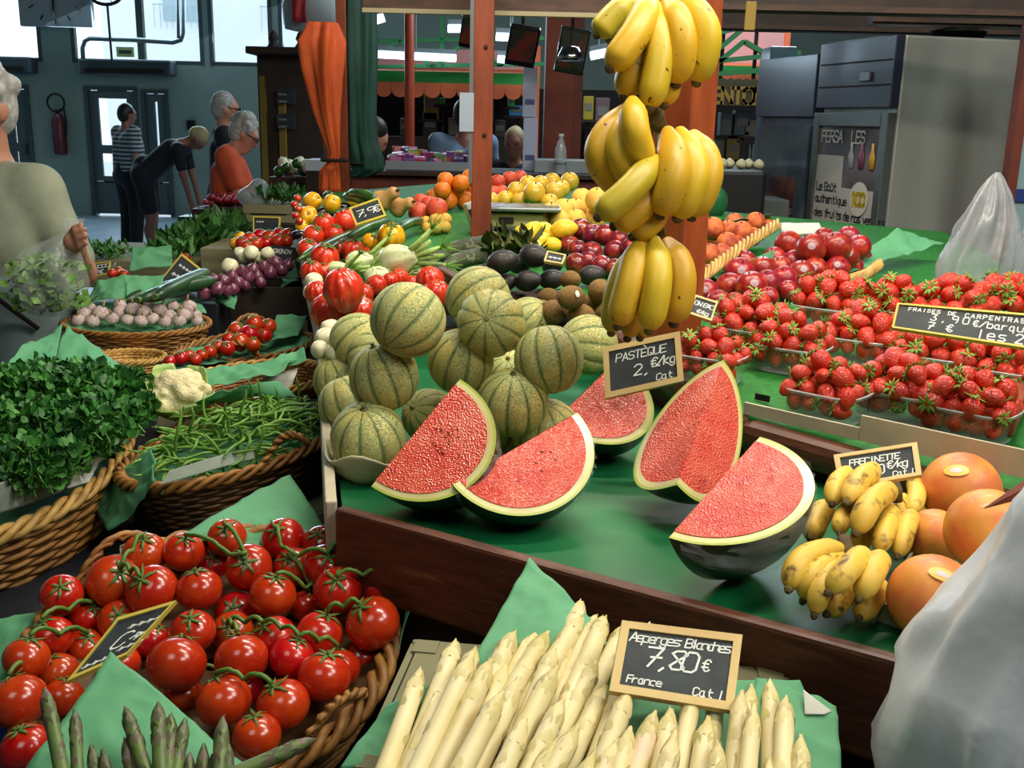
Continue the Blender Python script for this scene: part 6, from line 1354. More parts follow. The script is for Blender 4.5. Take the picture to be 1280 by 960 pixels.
# pale goods on the far counter behind the orange shopper
c, s = boxpx(336, 222, 404, 262, 7.4, .8, True); s.z = ony(370, 222, 7.4).z
o = MB().box((0, 0, s.z/2), s).obj('far_counter', m_woodd); o.location = (c.x, c.y, 0); tag(o, 'dark counter heaped with pale vegetables behind the parasol', 'counter')
for i in range(26):
    p = Vector((c.x+rnd.uniform(-.46, .46)*s.x, c.y+rnd.uniform(-.45, .4)*s.y, s.z+.03+rnd.uniform(0, .06)))
    (k_won if i % 3 else k_gpep).put(p, rnd.uniform(.03, .05), aim(jitter(1)), 'pale vegetable heaped on the far counter' if i % 3 else 'green vegetable heaped on the far counter', 'vegetable', 'vegetables on the far counter' if i % 3 else 'green vegetables on the far counter')
pbox('foam_box', 'white foam box beside the orange parasol', 'box', (381, 200, 420, 214), 7.0, .3, mat('foam_white', (190, 200, 210), .6)); pbox('box_stand', 'dark stand under the white foam box', 'stand', (382, 214, 419, 240), 7.0, .3, m_woodd, True)
# ================================================================== middle hall: counters, far stalls
m_redw = mat('red_wood', (112, 46, 26), .6, (86, 34, 20), 6); m_palec = mat('pale_counter', (132, 142, 150), .5)
CY = 6.1
c, s = boxpx(440, 218, 790, 268, CY, .62, True); s.z = ony(560, 220, CY).z
cn = thing('back_counter', (c.x, c.y, 0), 'long red brown counter behind the oranges', 'counter')
MB().box((0, 0, s.z/2), s).obj('front_panel', m_redw, cn); MB().box((0, -.02, s.z+.012), (s.x+.02, s.y+.06, .024)).obj('counter_top', m_woodd, cn)
c, s = boxpx(482, 197, 596, 216, CY+.08, .46); tr = thing('goods_tray', (c.x, c.y, ony(560, 220, CY).z+.026), 'pale tray of pink and purple packets on the back counter', 'tray')
MB().box((0, 0, .01), (s.x, s.y, .02)).obj('tray_floor', m_palec, tr); MB().box((0, -s.y/2, .025), (s.x, .012, .05)).obj('front_rim', m_palec, tr)
pk_cols = [(150, 60, 110), (120, 70, 140), (190, 120, 170), (90, 130, 70), (160, 150, 60), (170, 50, 60), (90, 60, 110)]
for i in range(44):
    x = rnd.uniform(-.46, .46)*s.x; y_ = rnd.uniform(-.4, .45)*s.y; m_ = mat('packet_%d' % (i % 7), pk_cols[i % 7], .3)
    o = MB().box((0, 0, 0), (rnd.uniform(.04, .07), .05, rnd.uniform(.025, .06)), Euler((rnd.uniform(-.4, .4), 0, rnd.uniform(-.6, .6))).to_matrix()).obj('food_packet', m_, bevel=.006); o.location = (c.x+x, c.y+y_, tr.location.z+.045+.06*(y_/s.y+.4))
    tag(o, ['pink', 'violet', 'lilac', 'green', 'yellow', 'red', 'dark purple'][i % 7]+' packet in the pale goods tray', 'packet', ['pink', 'violet', 'lilac', 'green', 'yellow', 'red', 'dark purple'][i % 7]+' packets in the goods tray')
pbox('pale_box_row', 'pale low glass counter beside the red brown pillar', 'counter', (668, 201, 766, 217), CY+.1, .3, m_palec)
# pillar and boxes
pr_ = thing('hall_pillar', ony(698, 205, 7.2), 'broad red brown pillar behind the yellow apples', 'pillar'); c, s = boxpx(670, -30, 728, 262, 7.2, .32, True)
pr_.location = (c.x, c.y, 0); MB().box((0, 0, 2.2), (s.x*.62, s.y, 4.4)).obj('shaft', mat('pillar_red', (134, 54, 30), .6, (112, 42, 24), 4), pr_); MB().box((s.x*.4, 0, 2.2), (s.x*.22, s.y*.8, 4.4)).obj('side_board', m_redw, pr_)
for i, (v0, v1) in enumerate(((84, 146), (147, 218))):
    c, s = boxpx(654, v0, 671, v1, 6.46, .2); o = thing('stacked_carton', c-Vector((0, 0, s.z/2)), ['upper pale blue carton stacked beside the red brown pillar', 'lower pale blue carton stacked beside the red brown pillar'][i], 'carton', 'pale blue cartons')
    MB().box((0, 0, s.z/2), s).obj('carton_body', mat('pale_carton', (168, 176, 204), .7), o); MB().box((0, -s.y/2-.002, s.z*.3), (s.x*.7, .004, .03)).obj('printed_mark', mat('print_blue', (70, 80, 130), .6), o)
for i, (r, tilt, lab) in enumerate((((634, 30, 672, 84), .5, 'dark tilted poster hanging left of the red brown pillar'), ((697, 34, 734, 92), .2, 'black hanging screen with a bright lamp reflection'), ((575, 18, 600, 60), .4, 'dark tilted screen hanging under the beam'))):
    c, s = boxpx(*r, 6.2, .05); T = thing('hanging_screen', c, lab, 'screen', 'hanging screens'); R_ = Matrix.Rotation(tilt, 3, 'X') @ Matrix.Rotation(.15, 3, 'Y')
    MB().box((0, 0, 0), (s.x, .04, s.z), R_).obj('panel', mat('screen_black', (20, 20, 24), .15), T, bevel=.006); MB().box((0, -.023, 0), (s.x*.85, .005, s.z*.8), R_).obj('picture', mat('poster_dark', (40, 44, 36), .3, (96, 40, 34), 9, .5, .6), T)
    MB().tube([(0, 0, s.z/2), (0, .02, 1.6)], .01, 6).obj('hanger', m_dark, T)
lp_ = ony(713, 76, 6.0); T = thing('dome_lamp', lp_, 'shiny round lamp shade below the hanging screen', 'lamp'); MB().lathe([(.01, .08), (.05, .07), (.07, .03), (.075, 0), (.07, .0), (.045, .06), (.01, .065)], 20).obj('shade', mat('chrome', (200, 200, 200), .15, metal=1), T, smooth=True); MB().tube([(0, 0, .07), (0, 0, .9)], .004, 5).obj('cable', m_dark, T)
# water bottle
bp_ = ony(700, 219, CY+.05); wbt = thing('water_bottle', Vector((bp_.x, bp_.y, bp_.z)), 'clear plastic water bottle standing on the back counter', 'bottle')
MB().lathe([(.03, 0), (.035, .01), (.034, .06), (.031, .075), (.035, .09), (.034, .14), (.02, .185), (.013, .2), (.013, .215), (.002, .216)], 18).obj('bottle_body', mat('bottle_plastic', (200, 214, 220), .08, alpha=.4, spec=.9), wbt, smooth=True); MB().lathe([(.0145, .215), (.0145, .232), (.002, .233)], 14).obj('cap', mat('cap_white', (200, 206, 214), .5), wbt, smooth=True); MB().lathe([(.0352, .062), (.0352, .085)], 18).obj('label_band', m_palec, wbt, smooth=True)
# far awning stall
AY = 11.5; m_awo = mat('awning_orange', (214, 104, 62), .8); m_awg = mat('awning_green', (42, 140, 60), .8); m_pink = mat('pink_panel', (206, 150, 150), .8); m_trg = mat('truss_green', (36, 112, 62), .5)
def awning(lab, u0, u1, vt, vb, y, mo, mg, slope=0.0):
    a = ony(u0, vb, y); b = ony(u1, vb+slope*(u1-u0), y); zt = ony((u0+u1)/2, vt, y).z; T = thing('stall_awning', Vector(((a.x+b.x)/2, y, a.z)), lab, 'awning'); W_ = b.x-a.x; H_ = zt-a.z
    MB().box((0, 0, H_*.62), (W_, .03, H_*.42)).obj('green_band', mg, T); n = max(3, int(W_/.16)); V = []; f = []
    MB().box((0, .6, H_*.85), (W_, 1.2, .03), Matrix.Rotation(.12, 3, 'X')).obj('awning_roof', mo, T)
    w = W_/n
    for k in range(n):
        x0 = -W_/2+k*w; pts = [(x0, H_*.42), (x0+w*.98, H_*.42)] + [(x0+w*.49+w*.49*math.cos(t*math.pi/8), H_*.12-.07*math.sin(t*math.pi/8)) for t in range(9)]
        b_ = MB(); m2 = len(pts); b_.add([(x, -.03, z) for x, z in pts]+[(x, -.01, z) for x, z in pts], [tuple(range(m2))[::-1], tuple(range(m2, 2*m2))]+[(i, (i+1) % m2, m2+(i+1) % m2, m2+i) for i in range(m2)]); b_.obj('scallop', mo, T)
awning('orange scalloped awning with a green band in the middle hall', 450, 672, 84, 116, AY, m_awo, m_awg)
awning('orange scalloped awning right of the banana pillar', 886, 992, 78, 104, AY-1.5, m_awo, m_awg)
for nm_, r_, y_ in (('stall_awning', (455, 62, 670, 88), AY+1.2), ('stall_awning.001', (890, 40, 985, 84), AY-.3)):
    q_ = pbox('upper_panel', None, None, r_, y_, .05, m_pink); par_ = bpy.data.objects[nm_]; q_.location -= par_.location; q_.parent = par_
    for sx in (-1, 1): MB().box((sx*(.95 if nm_[-1] == 'g' else .42), .5, -par_.location.z/2+.3), (.05, .05, par_.location.z+.5)).obj('awning_post', m_awo, par_)
trs = thing('roof_truss', ony(560, 60, AY-.3), 'green steel roof truss spanning the middle hall', 'truss'); oz = trs.location.copy()
tl_ = [((440, 52), (680, 48)), ((440, 84), (680, 80)), ((455, 84), (500, 50)), ((500, 50), (540, 84)), ((540, 84), (585, 50)), ((585, 50), (625, 82)), ((625, 82), (668, 50)), ((553, 22), (553, 84)), ((470, 30), (440, 60))]
for a, b in tl_: MB().beam(ony(a[0], a[1], AY-.3)-oz, ony(b[0], b[1], AY-.3)-oz, .04, .07, (0, 1, 0)).obj('truss_member', m_trg, trs)
trs = thing('roof_truss', ony(930, 60, AY-1.8), 'green steel roof truss right of the banana pillar', 'truss'); oz = trs.location.copy()
for a, b in (((880, 78), (1000, 66)), ((880, 94), (1000, 84)), ((890, 84), (930, 52)), ((930, 52), (975, 78)), ((880, 45), (990, 20)), ((960, 10), (900, 60))): MB().beam(ony(a[0], a[1], AY-1.8)-oz, ony(b[0], b[1], AY-1.8)-oz, .04, .07, (0, 1, 0)).obj('truss_member', m_trg, trs)
tag(MB().lathe([(.04, 0), (.04, 3.4)], 16).obj('red_post', mat('post_red', (170, 66, 38), .5), smooth=True), 'round orange red post in the middle hall', 'post').location = (ony(512, 190, 8.6).x, 8.6, 0)
m_tubec = mat('cool_tube', (215, 235, 255), .3, emit=5.0)
for i, (a, b, y) in enumerate((((470, 68), (570, 73), AY-.5), ((622, 74), (652, 76), AY-.5), ((738, 70), (758, 66), AY-2), ((560, 36), (600, 36), AY-1), ((954, 20), (978, 18), 9.0), ((1236, 18), (1278, 24), 8.0), ((620, 46), (660, 48), AY-1), ((455, 30), (480, 22), AY-2))):
    p = ony(a[0], a[1], y); q = ony(b[0], b[1], y); T = thing('ceiling_tube_light', (p+q)/2, ['long white tube light above the far orange awning', 'short white tube light right of the slim post', 'white tube light left of the top bananas', 'small white tube light under the far roof', 'white tube light at the upper right beside the bananas', 'white tube light above the steel fridge', 'white tube light near the dark tilted poster', 'white tube light beside the green parasol'][i], 'lamp', 'tube lights of the hall')
    MB().tube([p-T.location, q-T.location], .035, 8).obj('tube', m_tubec, T, smooth=True); MB().beam(p-T.location+Vector((0, 0, .06)), q-T.location+Vector((0, 0, .06)), .1, .04).obj('batten', m_palec, T); MB().tube([(0, 0, .07), (0, 0, ZC-T.location.z)], .008, 5).obj('hanger_rod', m_palec, T)
# dark interior of the far stall with small goods
dk = MB(); struct(pbox('dark_backdrop_1', None, None, (440, 112, 1010, 262), 13.2, .1, m_dark, True));  # near-black sheet standing in for the shade inside the far stall
goods = [(452, 150, 470, 200, (40, 34, 34)), (530, 115, 548, 150, (150, 120, 30)), (528, 140, 547, 172, (14, 14, 16)), (549, 122, 556, 131, (70, 210, 90)), (578, 122, 584, 132, (220, 60, 100)), (635, 122, 643, 133, (60, 200, 90)), (560, 148, 575, 170, (120, 110, 100)), (500, 148, 512, 170, (90, 60, 40)), (600, 128, 618, 150, (60, 90, 60)), (636, 132, 660, 145, (70, 140, 190)), (618, 150, 632, 172, (70, 60, 60)), (590, 150, 600, 172, (150, 140, 130)), (730, 120, 742, 150, (170, 150, 30)), (744, 122, 762, 160, (110, 80, 90)), (900, 140, 915, 170, (96, 100, 104)), (918, 138, 938, 170, (70, 84, 90)), (908, 172, 925, 200, (140, 120, 50)), (930, 150, 945, 175, (120, 110, 90)), (893, 175, 905, 200, (110, 120, 90)), (940, 180, 954, 205, (150, 150, 130))]
nmz = ['dark', 'ochre', 'black', 'green', 'pink', 'green', 'beige', 'brown', 'olive', 'blue', 'grey', 'pale', 'yellow', 'mauve', 'grey', 'slate', 'ochre', 'tan', 'olive', 'cream']
whz = ['behind the green parasol', 'right of the red post', 'below the ochre box', 'glowing left in the far stall', 'glowing in the far stall', 'glowing right in the far stall', 'beside the blue shirted person', 'left of the red post', 'above the blue shirted person', 'beside the pale cartons', 'right of the slim post', 'left of the slim post', 'right of the red brown pillar', 'behind the middle bananas', 'under the lettered sign, left', 'under the lettered sign, middle', 'low under the lettered sign', 'right under the lettered sign', 'beside the banana pillar', 'beside the blue glass column']
for i, (u0, v0, u1, v1, cl) in enumerate(goods):
    y = 12.6 if u0 < 800 else 10.9; c, s = boxpx(u0, v0, u1, v1, y, .15); T = thing('display_box', c-Vector((0, 0, s.z/2)), '%s box on display %s' % (nmz[i], whz[i]), 'box', 'boxes in the far stalls')
    MB().box((0, 0, s.z/2), s).obj('box_body', mat('goods_%d' % i, cl, .5, emit=.0), T, bevel=.01); MB().box((0, -.08, s.z*.55), (s.x*.7, .01, s.z*.3)).obj('box_label', mat('goods_label', (120, 118, 110), .6), T)
shv = thing('stall_shelving', (0, 12.7, 0), 'dark shelving behind the far stall counters', 'shelf')
for i, (u0, v0, u1, v1, cl) in enumerate(goods):
    y = 12.6 if u0 < 800 else 10.9; c, s = boxpx(u0, v0, u1, v1, y, .15); MB().box((c.x, c.y-12.7, c.z-s.z/2-.012), (s.x+.12, .2, .022)).obj('shelf_board', m_woodd, shv)
    if i % 3 == 0: MB().box((c.x, c.y-12.7+.08, (c.z-s.z/2)/2-.01), (.04, .03, c.z-s.z/2-.03)).obj('upright', m_woodd, shv)
c, s = boxpx(890, 200, 990, 262, 10.7, .8, True); s.z = ony(930, 205, 10.7).z; o = MB().box((0, 0, s.z/2), s).obj('stall_counter', m_woodd); o.location = (c.x, c.y, 0); tag(o, 'dark counter of the far stall under the lettered sign', 'counter')
c, s = boxpx(450, 186, 668, 262, 12.4, .6, True); s.z = ony(560, 172, 12.4).z; o = MB().box((0, 0, s.z/2), s).obj('stall_counter', m_woodd); o.location = (c.x, c.y, 0); tag(o, 'dark counter of the far stall under the orange awning', 'counter')
# lettered sign
c, s = boxpx(888, 106, 957, 132, 9.6, .05); T = thing('lettered_sign', c, 'dark green sign with carved capital letters right of the bananas', 'sign')
MB().box((0, 0, 0), s).obj('sign_board', mat('sign_olive', (58, 52, 28), .7), T)
for k in range(7): MB().lathe([(.005, -.012), (.055, -.01), (.055, .01), (.005, .012)], 14, M=Matrix.Translation((-s.x/2+(k+.5)*s.x/7, 0, s.z/2)) @ Matrix.Rotation(math.pi/2, 4, 'X')).obj('scallop', mat('sign_olive', (58, 52, 28), .7), T)
write_on(T, (-s.x/2+.01, -.03, -s.z*.38), (1, 0, 0), (0, 0, 1), (0, -1, 0), [('ENTONNOI', 0, 0, s.z*.72)], mat('sign_letters', (150, 112, 40), .6), fat=.24)
sg_ = T; MB().box((-s.x*.3, .08, .5), (.03, .03, 1.2)).obj('hanger', m_dark, sg_); MB().box((s.x*.3, .08, .5), (.03, .03, 1.2)).obj('hanger', m_dark, sg_)
# glass column, black case, green bag behind the pillar
T = thing('glass_cabinet', Vector((ony(972, 150, 6.4).x, 6.5, 0)), 'bluish glass cabinet column left of the fridges', 'cabinet'); c, s = boxpx(955, 58, 988, 262, 6.4, .25, True)
MB().box((0, 0, s.z/2), s).obj('glass_shell', mat('blue_glass', (96, 130, 150), .15, alpha=.85), T, bevel=.01); MB().box((0, -.13, s.z*.8), (s.x*.6, .01, .25)).obj('glass_panel', m_palec, T)
pbox('black_case', 'black case with a blue rim standing behind the peaches', 'case', (893, 213, 957, 285), 4.9, .9, mat('case_black', (14, 14, 18), .5), True, bevel=.02); pbox('grey_box', 'small grey box between the black case and fridge', 'box', (950, 250, 986, 285), 5.0, .3, mat('box_grey', (84, 92, 88), .6), True)
ctop = ony(925, 213, 4.9).z
for i, u in enumerate((903, 914, 926, 938, 948)):
    k_won.put(Vector((ony(u, 213, 5.05).x, 5.05+.05*(i % 2), ctop+.022)), .026, aim((0, 0, 1)), 'pale round vegetable on the black case, %s from left' % ORD[i], 'vegetable', 'pale vegetables on the black case')
gb = thing('green_bag', onp(887, 268, S), 'dark green plastic bag behind the pillar', 'bag'); link('bag_skin', sdf_mesh('gbag', [('e', (0, 0, .05), (.07, .05, .07)), ('e', (-.03, 0, .1), (.035, .03, .05))], .008, .03), mat('green_plastic', (40, 96, 62), .3), gb); MB().tube([(-.03, 0, .13), (-.04, 0, .17), (-.01, 0, .18)], .008, 6).obj('knot', mat('green_plastic', (40, 96, 62), .3), gb, smooth=True)
# ================================================================== fridges
K0 = at(1120, 160, 4.35); K = Vector((K0.x, K0.y, 0)); uu = Vector((.56, .13, 0)).normalized(); ww = Vector((-uu.y, uu.x, 0)); SW, DW, FH = .56, .62, ony(1128, 43, K0.y).z
m_ss = mat('stainless', (186, 186, 178), .30, (160, 162, 156), 3, metal=.5, stretch=(1, 1, .15), bump=.25, bscale=2.2); m_bez = mat('fridge_bezel', (40, 44, 62), .3, coat=.3); m_frm = mat('fridge_frame', (104, 112, 112), .35, metal=.6)
def frame_box(T, o, a, b, c, name, m, bevel=.004):
    o, a, b, c = Vector(o), Vector(a), Vector(b), Vector(c); R_ = Matrix((a.normalized(), b.normalized(), c.normalized())).transposed()
    return MB().box(o+(a+b+c)/2, (a.length, b.length, c.length), R_).obj(name, m, T, bevel=bevel)
Z = Vector((0, 0, 1))
fr = thing('drinks_fridge', K, 'tall stainless steel drinks fridge with a printed glass door', 'fridge')
frame_box(fr, (0, 0, .08), uu*SW, ww*DW, Z*(FH-.08), 'steel_body', m_ss, .01); frame_box(fr, uu*.03+ww*.03, uu*(SW-.06), ww*(DW-.06), Z*.08, 'plinth', m_dark)
hb = -uu*.04
frame_box(fr, hb+Z*(FH-.29), uu*.04, ww*DW, Z*.29, 'top_bezel', m_bez); 
for k in range(2): frame_box(fr, -uu*.045+Z*(FH-.10-.1*k)+ww*.02, uu*.006, ww*(DW-.04), Z*.006, 'bezel_groove', m_dark, 0)
frame_box(fr, -uu*.052+ww*.16+Z*(FH-.18), uu*.012, ww*.08, Z*.04, 'thermostat', m_frm)
for (z0, h, w0, w1) in ((.12, FH-.43, 0, .05), (.12, FH-.43, DW-.05, DW), (.12, .06, .05, DW-.05), (FH-.37, .06, .05, DW-.05)): frame_box(fr, -uu*.045+ww*w0+Z*z0, uu*.04, ww*(w1-w0), Z*h, 'door_frame', m_frm)
dg_ = frame_box(fr, -uu*.03+ww*.05+Z*.18, uu*.012, ww*(DW-.10), Z*(FH-.55), 'glass_door', mat('door_print', (70, 72, 80), .12, (110, 104, 112), 4, .4, .6, coat=.5), 0)
lo_ = -uu*.034+ww*(DW-.06); X_ = -ww
m_dp = mat('door_ink', (26, 28, 34), .5); m_pl = mat('door_pale', (176, 178, 176), .4)
frame_box(fr, -uu*.033+ww*.05+Z*(FH-.81), uu*.003, ww*(DW-.10), Z*.17, 'print_panel', m_pl, 0); frame_box(fr, -uu*.033+ww*.34+Z*(FH-.64), uu*.003, ww*.23, Z*.14, 'print_panel', m_pl, 0)
write_on(fr, lo_+Z*(FH-.80), X_, Z, -uu, [('des fruits de nos vergers', .01, .02, .034), ('authentique', .01, .085, .034), ('Le Goût', .01, .14, .036)], m_dp, fat=.16)
write_on(fr, lo_+Z*(FH-.50), X_, Z, -uu, [('PERSA', .02, .06, .05), ('LES', .28, .06, .05)], m_pl, fat=.16)
V = [-uu*.038+ww*(.17+.075*math.cos(a*math.pi/12))+Z*(FH-.68+.075*math.sin(a*math.pi/12)) for a in range(24)]; MB().add(V, [tuple(range(24))]).obj('round_badge', mat('badge_white', (196, 196, 190), .5), fr, solid=.002); write_on(fr, -uu*.040+ww*.225+Z*(FH-.705), X_, Z, -uu, [('100', 0, 0, .05)], mat('badge_yellow', (200, 180, 30), .5), fat=.3)
for k in range(3):
    for j in range(1):
        p = -uu*.036+ww*(.10+.085*k)+Z*(FH-.55-.10*j); MB().lathe([(.004, 0), (.02, .002), (.022, .055), (.01, .08), (.009, .11), (.002, .112)], 10, fn=lambda q: Vector((q.x*.25*uu.x-q.y*uu.y, q.x*.25*uu.y+q.y*uu.x, q.z)), M=Matrix.Translation(p)).obj('printed_bottle', mat('bottle_print_%d' % ((k+j) % 3), [(190, 150, 50), (120, 60, 90), (150, 160, 170)][(k+j) % 3], .4), fr, smooth=True)
f2 = thing('poster_fridge', K+ww*(DW+.04), 'dark fridge with a fruit poster behind its glass left of the steel fridge', 'fridge')
frame_box(f2, (0, 0, 0), uu*SW, ww*.62, Z*(FH-.04), 'dark_body', m_bez, .01); frame_box(f2, -uu*.03+Z*(FH-.33), uu*.03, ww*.62, Z*.29, 'top_bezel', m_bez)
frame_box(f2, -uu*.02+ww*.04+Z*.15, uu*.015, ww*.54, Z*(FH-.52), 'glass_door', mat('poster_glass', (66, 78, 92), .15, (96, 110, 122), 3, coat=.4), 0)
pp_ = frame_box(f2, -uu*.026+ww*.14+Z*(FH-1.3), uu*.004, ww*.26, Z*.68, 'fruit_poster', mat('fruit_poster', (70, 46, 50), .5, (150, 76, 40), 6, .45, .6), 0); write_on(f2, -uu*.028+ww*.39+Z*(FH-.80), X_, Z, -uu, [('Les Fruits', 0, 0, .036)], m_pl, fat=.16)
tag(MB().lathe([(.005, 0), (.06, .01), (.07, .04), (.03, .06), (.01, .065)], 12, fn=lambda p: Vector((p.x*1.8, p.y, p.z))).obj('dark_bundle', m_dark, smooth=True), 'dark bundle lying on top of the steel fridge', 'bundle').location = K+uu*.38+ww*.2+Z*(FH+.0)
# brown post and pale panel at the right edge, dark roof beams above
T = thing('edge_post', Vector((ony(1272, 150, 4.0).x, 4.0, 0)), 'brown post at the right picture edge beside the fridge', 'post'); MB().box((0, 0, 1.5), (.035, .06, 3.0)).obj('shaft', m_redw, T); MB().box((0, 0, .02), (.07, .09, .04)).obj('foot', m_redw, T)
T = thing('partition_screen', Vector((ony(1300, 150, 4.1).x+.05, 4.2, 0)), 'pale blue panel with a dark blue band at the right edge', 'panel'); MB().box((0, 0, 1.0), (.16, .04, 2.0)).obj('panel_sheet', mat('pale_blue', (140, 168, 172), .5), T); MB().box((0, -.025, ony(1280, 244, 4.2).z), (.16, .01, .05)).obj('blue_band', mat('band_blue', (36, 60, 128), .5), T)
for i, (a, b, y, h, lab) in enumerate((((760, -14), (1320, 4), 3.9, .12, 'dark roof beam above the fridges'), ((880, 14), (1320, 28), 5.4, .16, 'rear dark roof beam at the upper right'), ((1090, -6), (1300, 10), 4.6, .2, 'uppermost dark beam at the right picture corner'))):
    p = ony(a[0], a[1], y); q = ony(b[0], b[1], y); q.z = p.z = (p.z+q.z)/2; T = thing('roof_beam', p, lab, 'beam', 'dark roof beams at the upper right'); MB().beam((0, 0, 0), q-p, .08, h).obj('beam_board', m_woodd, T); MB().beam((0, -.05, -h*.4), (q-p)+Vector((0, -.05, -h*.4)), .02, .02).obj('edge_strip', m_beam, T)
T = thing('hanging_weight', ony(938, 20, 3.6), 'small ochre price tag hanging from the beam', 'tag'); MB().box((0, 0, 0), (.035, .01, .09)).obj('tag_plate', m_yel2, T, bevel=.003); MB().tube([(0, 0, .04), (0, 0, .3)], .002, 4).obj('string', m_dark, T)
# ================================================================== plastic bags
m_bag = mat('clear_white_plastic', (180, 182, 190), .2, alpha=.42, spec=.9, bump=.4, bscale=18); m_bag2 = mat('carrier_plastic', (222, 226, 232), .3, (200, 208, 218), 4, alpha=.93, bump=.35, bscale=16)
def gathered(name, lab, C, prof, folds, amp, m, group=None, seedv=0, crease=.5):
    n = 96; V = []; T = thing(name, C, lab, 'bag', group)
    for k, (r, z, ox) in enumerate(prof):
        for j in range(n):
            a = 2*math.pi*j/n; t = k/(len(prof)-1); w = math.sin(folds*a+seedv+2.2*noise.noise(Vector((math.cos(a)*2, math.sin(a)*2, z*6+seedv))))
            rr = r*(1+amp*(1-abs(w))*crease*2-amp*.5+.12*noise.noise(Vector((math.cos(a)*3, math.sin(a)*3, z*9+seedv)))); V.append((ox+rr*math.cos(a), rr*.7*math.sin(a), z))
    rows = len(prof); MB().add(V, [(i*n+j, i*n+(j+1) % n, (i+1)*n+(j+1) % n, (i+1)*n+j) for i in range(rows-1) for j in range(n)]+[tuple(range((rows-1)*n, rows*n)), tuple(range(n))[::-1]]).obj('bag_skin', m, T, smooth=True); return T
def interp(prof, k=5):
    out = []
    for a, b in zip(prof, prof[1:]):
        for i in range(k): out.append(tuple(x+(y-x)*i/k for x, y in zip(a, b)))
    return out+[prof[-1]]
hb0 = onp(1232, 372, S); dd = hb0.y; hbt = ony(1238, 216, dd).z-hb0.z
T = gathered('clear_bag_stack', 'peaked clear plastic bags standing behind the strawberries', hb0+Vector((0, .05, 0)), interp([(.115, .0, .0), (.108, hbt*.3, .0), (.08, hbt*.58, .005), (.045, hbt*.82, .008), (.02, hbt*.95, .008), (.006, hbt, .01)]), 4, .30, m_bag, seedv=2)
T2 = gathered('clear_bag_stack', 'second clear plastic bag at the right picture edge', hb0+Vector((.155, .06, 0)), interp([(.09, .0, .0), (.085, hbt*.3, .0), (.06, hbt*.5, .005), (.02, hbt*.66, .0)]), 5, .25, m_bag, seedv=5)
db = 1.02; zl = at(1280, 640, db).z; xl = at(1150, 880, db); xt = at(1284, 625, db); xm = at(1215, 760, db)
zb0 = .80; cx_ = xt.x+.13
pr = [(cx_-xl.x+.01, 0, 0), (cx_-xl.x+.012, xl.z-zb0, 0), (cx_-xm.x+.008, xm.z-zb0, 0), (cx_-xt.x+.012, xt.z-zb0, 0), (.06, xt.z-zb0+.1, 0), (.022, xt.z-zb0+.15, 0), (.03, xt.z-zb0+.19, 0), (.012, xt.z-zb0+.22, .02)]
T = gathered('carrier_bag', 'full white plastic carrier bag at the lower right corner', Vector((cx_, xl.y+.03, zb0)), interp(pr, 6), 3, .07, m_bag2, seedv=1)
m_pr = mat('bag_print', (60, 66, 110), .5, (190, 196, 210), 120, .45, .55)
for k in range(1):
    Rb_ = cx_-xl.x+.008; MB().grid(lambda i, j: Vector((Rb_*1.09*math.cos(-2.32+i*.4), Rb_*1.09*.7*math.sin(-2.32+i*.4), .165+.055*j+.07*i)), 10, 4).obj('printed_patch', m_pr, T, smooth=True, solid=.001)
crate('dark crate under the white carrier bag', (cx_, xl.y+.05, .40), (.34, .30, .395), 0, m_darkc, 4, 'plastic_crate'); crate('dark crate at floor level under the carrier bag', (cx_, xl.y+.05, 0), (.36, .32, .395), 0, m_darkc, 4, 'plastic_crate')
# wooden pick lying on the top grapefruit, grapefruit carton
pa_, pb_ = at(1231, 636, 1.27), at(1300, 606, 1.22)
tag(MB().add([pa_, pb_+Vector((0, 0, .006)), pb_+Vector((0, 0, -.012)), pa_+Vector((0, .004, -.001)), pb_+Vector((0, .02, .006)), pb_+Vector((0, .02, -.012))], [(0, 2, 1), (3, 4, 5), (0, 1, 4, 3), (1, 2, 5, 4), (2, 0, 3, 5)]).obj('wooden_pick', m_pil2), 'pointed reddish wooden pick over the top grapefruit', 'pick')
cb_ = MB(); g0, g1, g2, g3 = onz(1098, 775, 1.002), onz(1215, 815, 1.002), onz(1300, 700, 1.002), onz(1150, 690, 1.002)
T = thing('grapefruit_tray', (g0+g1)/2, 'shallow grey card tray holding the grapefruits', 'tray'); oz = T.location.copy()
for a, b in ((g0, g1), (g1, g2), (g0, g3)): MB().beam(a-oz+Z*.012, b-oz+Z*.012, .004, .026).obj('tray_side', m_card, T)
# papers and wicker of the nectarine display
paper('green paper under the right end of the nectarines', [onp(1050, 345, S, .02), onp(1082, 312, S, .06), onp(1120, 288, S, .10), onp(1182, 305, S, .06)], 12, 12, .01, seedv=31)
paper('green paper folded below the nectarine front row', [onp(905, 352, S, .03), onp(972, 320, S, .06), onp(968, 312, S, .08), onp(890, 345, S, .05)], 12, 6, .008, seedv=32)
paper('pale green paper behind the peaches', [onp(880, 285, S, .06), onp(960, 280, S, .06), onp(965, 272, S, .10), onp(882, 276, S, .10)], 10, 5, .008, seedv=33)
paper('white card edge behind the nectarines', [onp(978, 292, S, .06), onp(1030, 292, S, .06), onp(1024, 278, S, .09), onp(975, 278, S, .09)], 6, 4, .003, m=m_papw, seedv=34, group='white paper pieces')
def rope(pts, r, lab):
    T = thing('basket_rim', pts[0], lab, 'basket', 'wicker rims of the fruit baskets')
    path = smooth_path(pts, 60)
    for s3 in range(4):
        P = []
        for i, p in enumerate(path):
            w = i*.55+s3*math.pi/2; P.append(p-pts[0]+Vector((r*math.cos(w)*.6, r*math.sin(w)*.4, r*math.sin(w))))
        MB().tube(P, r*.42, 5).obj('cane_strand', m_wickl, T, smooth=True)
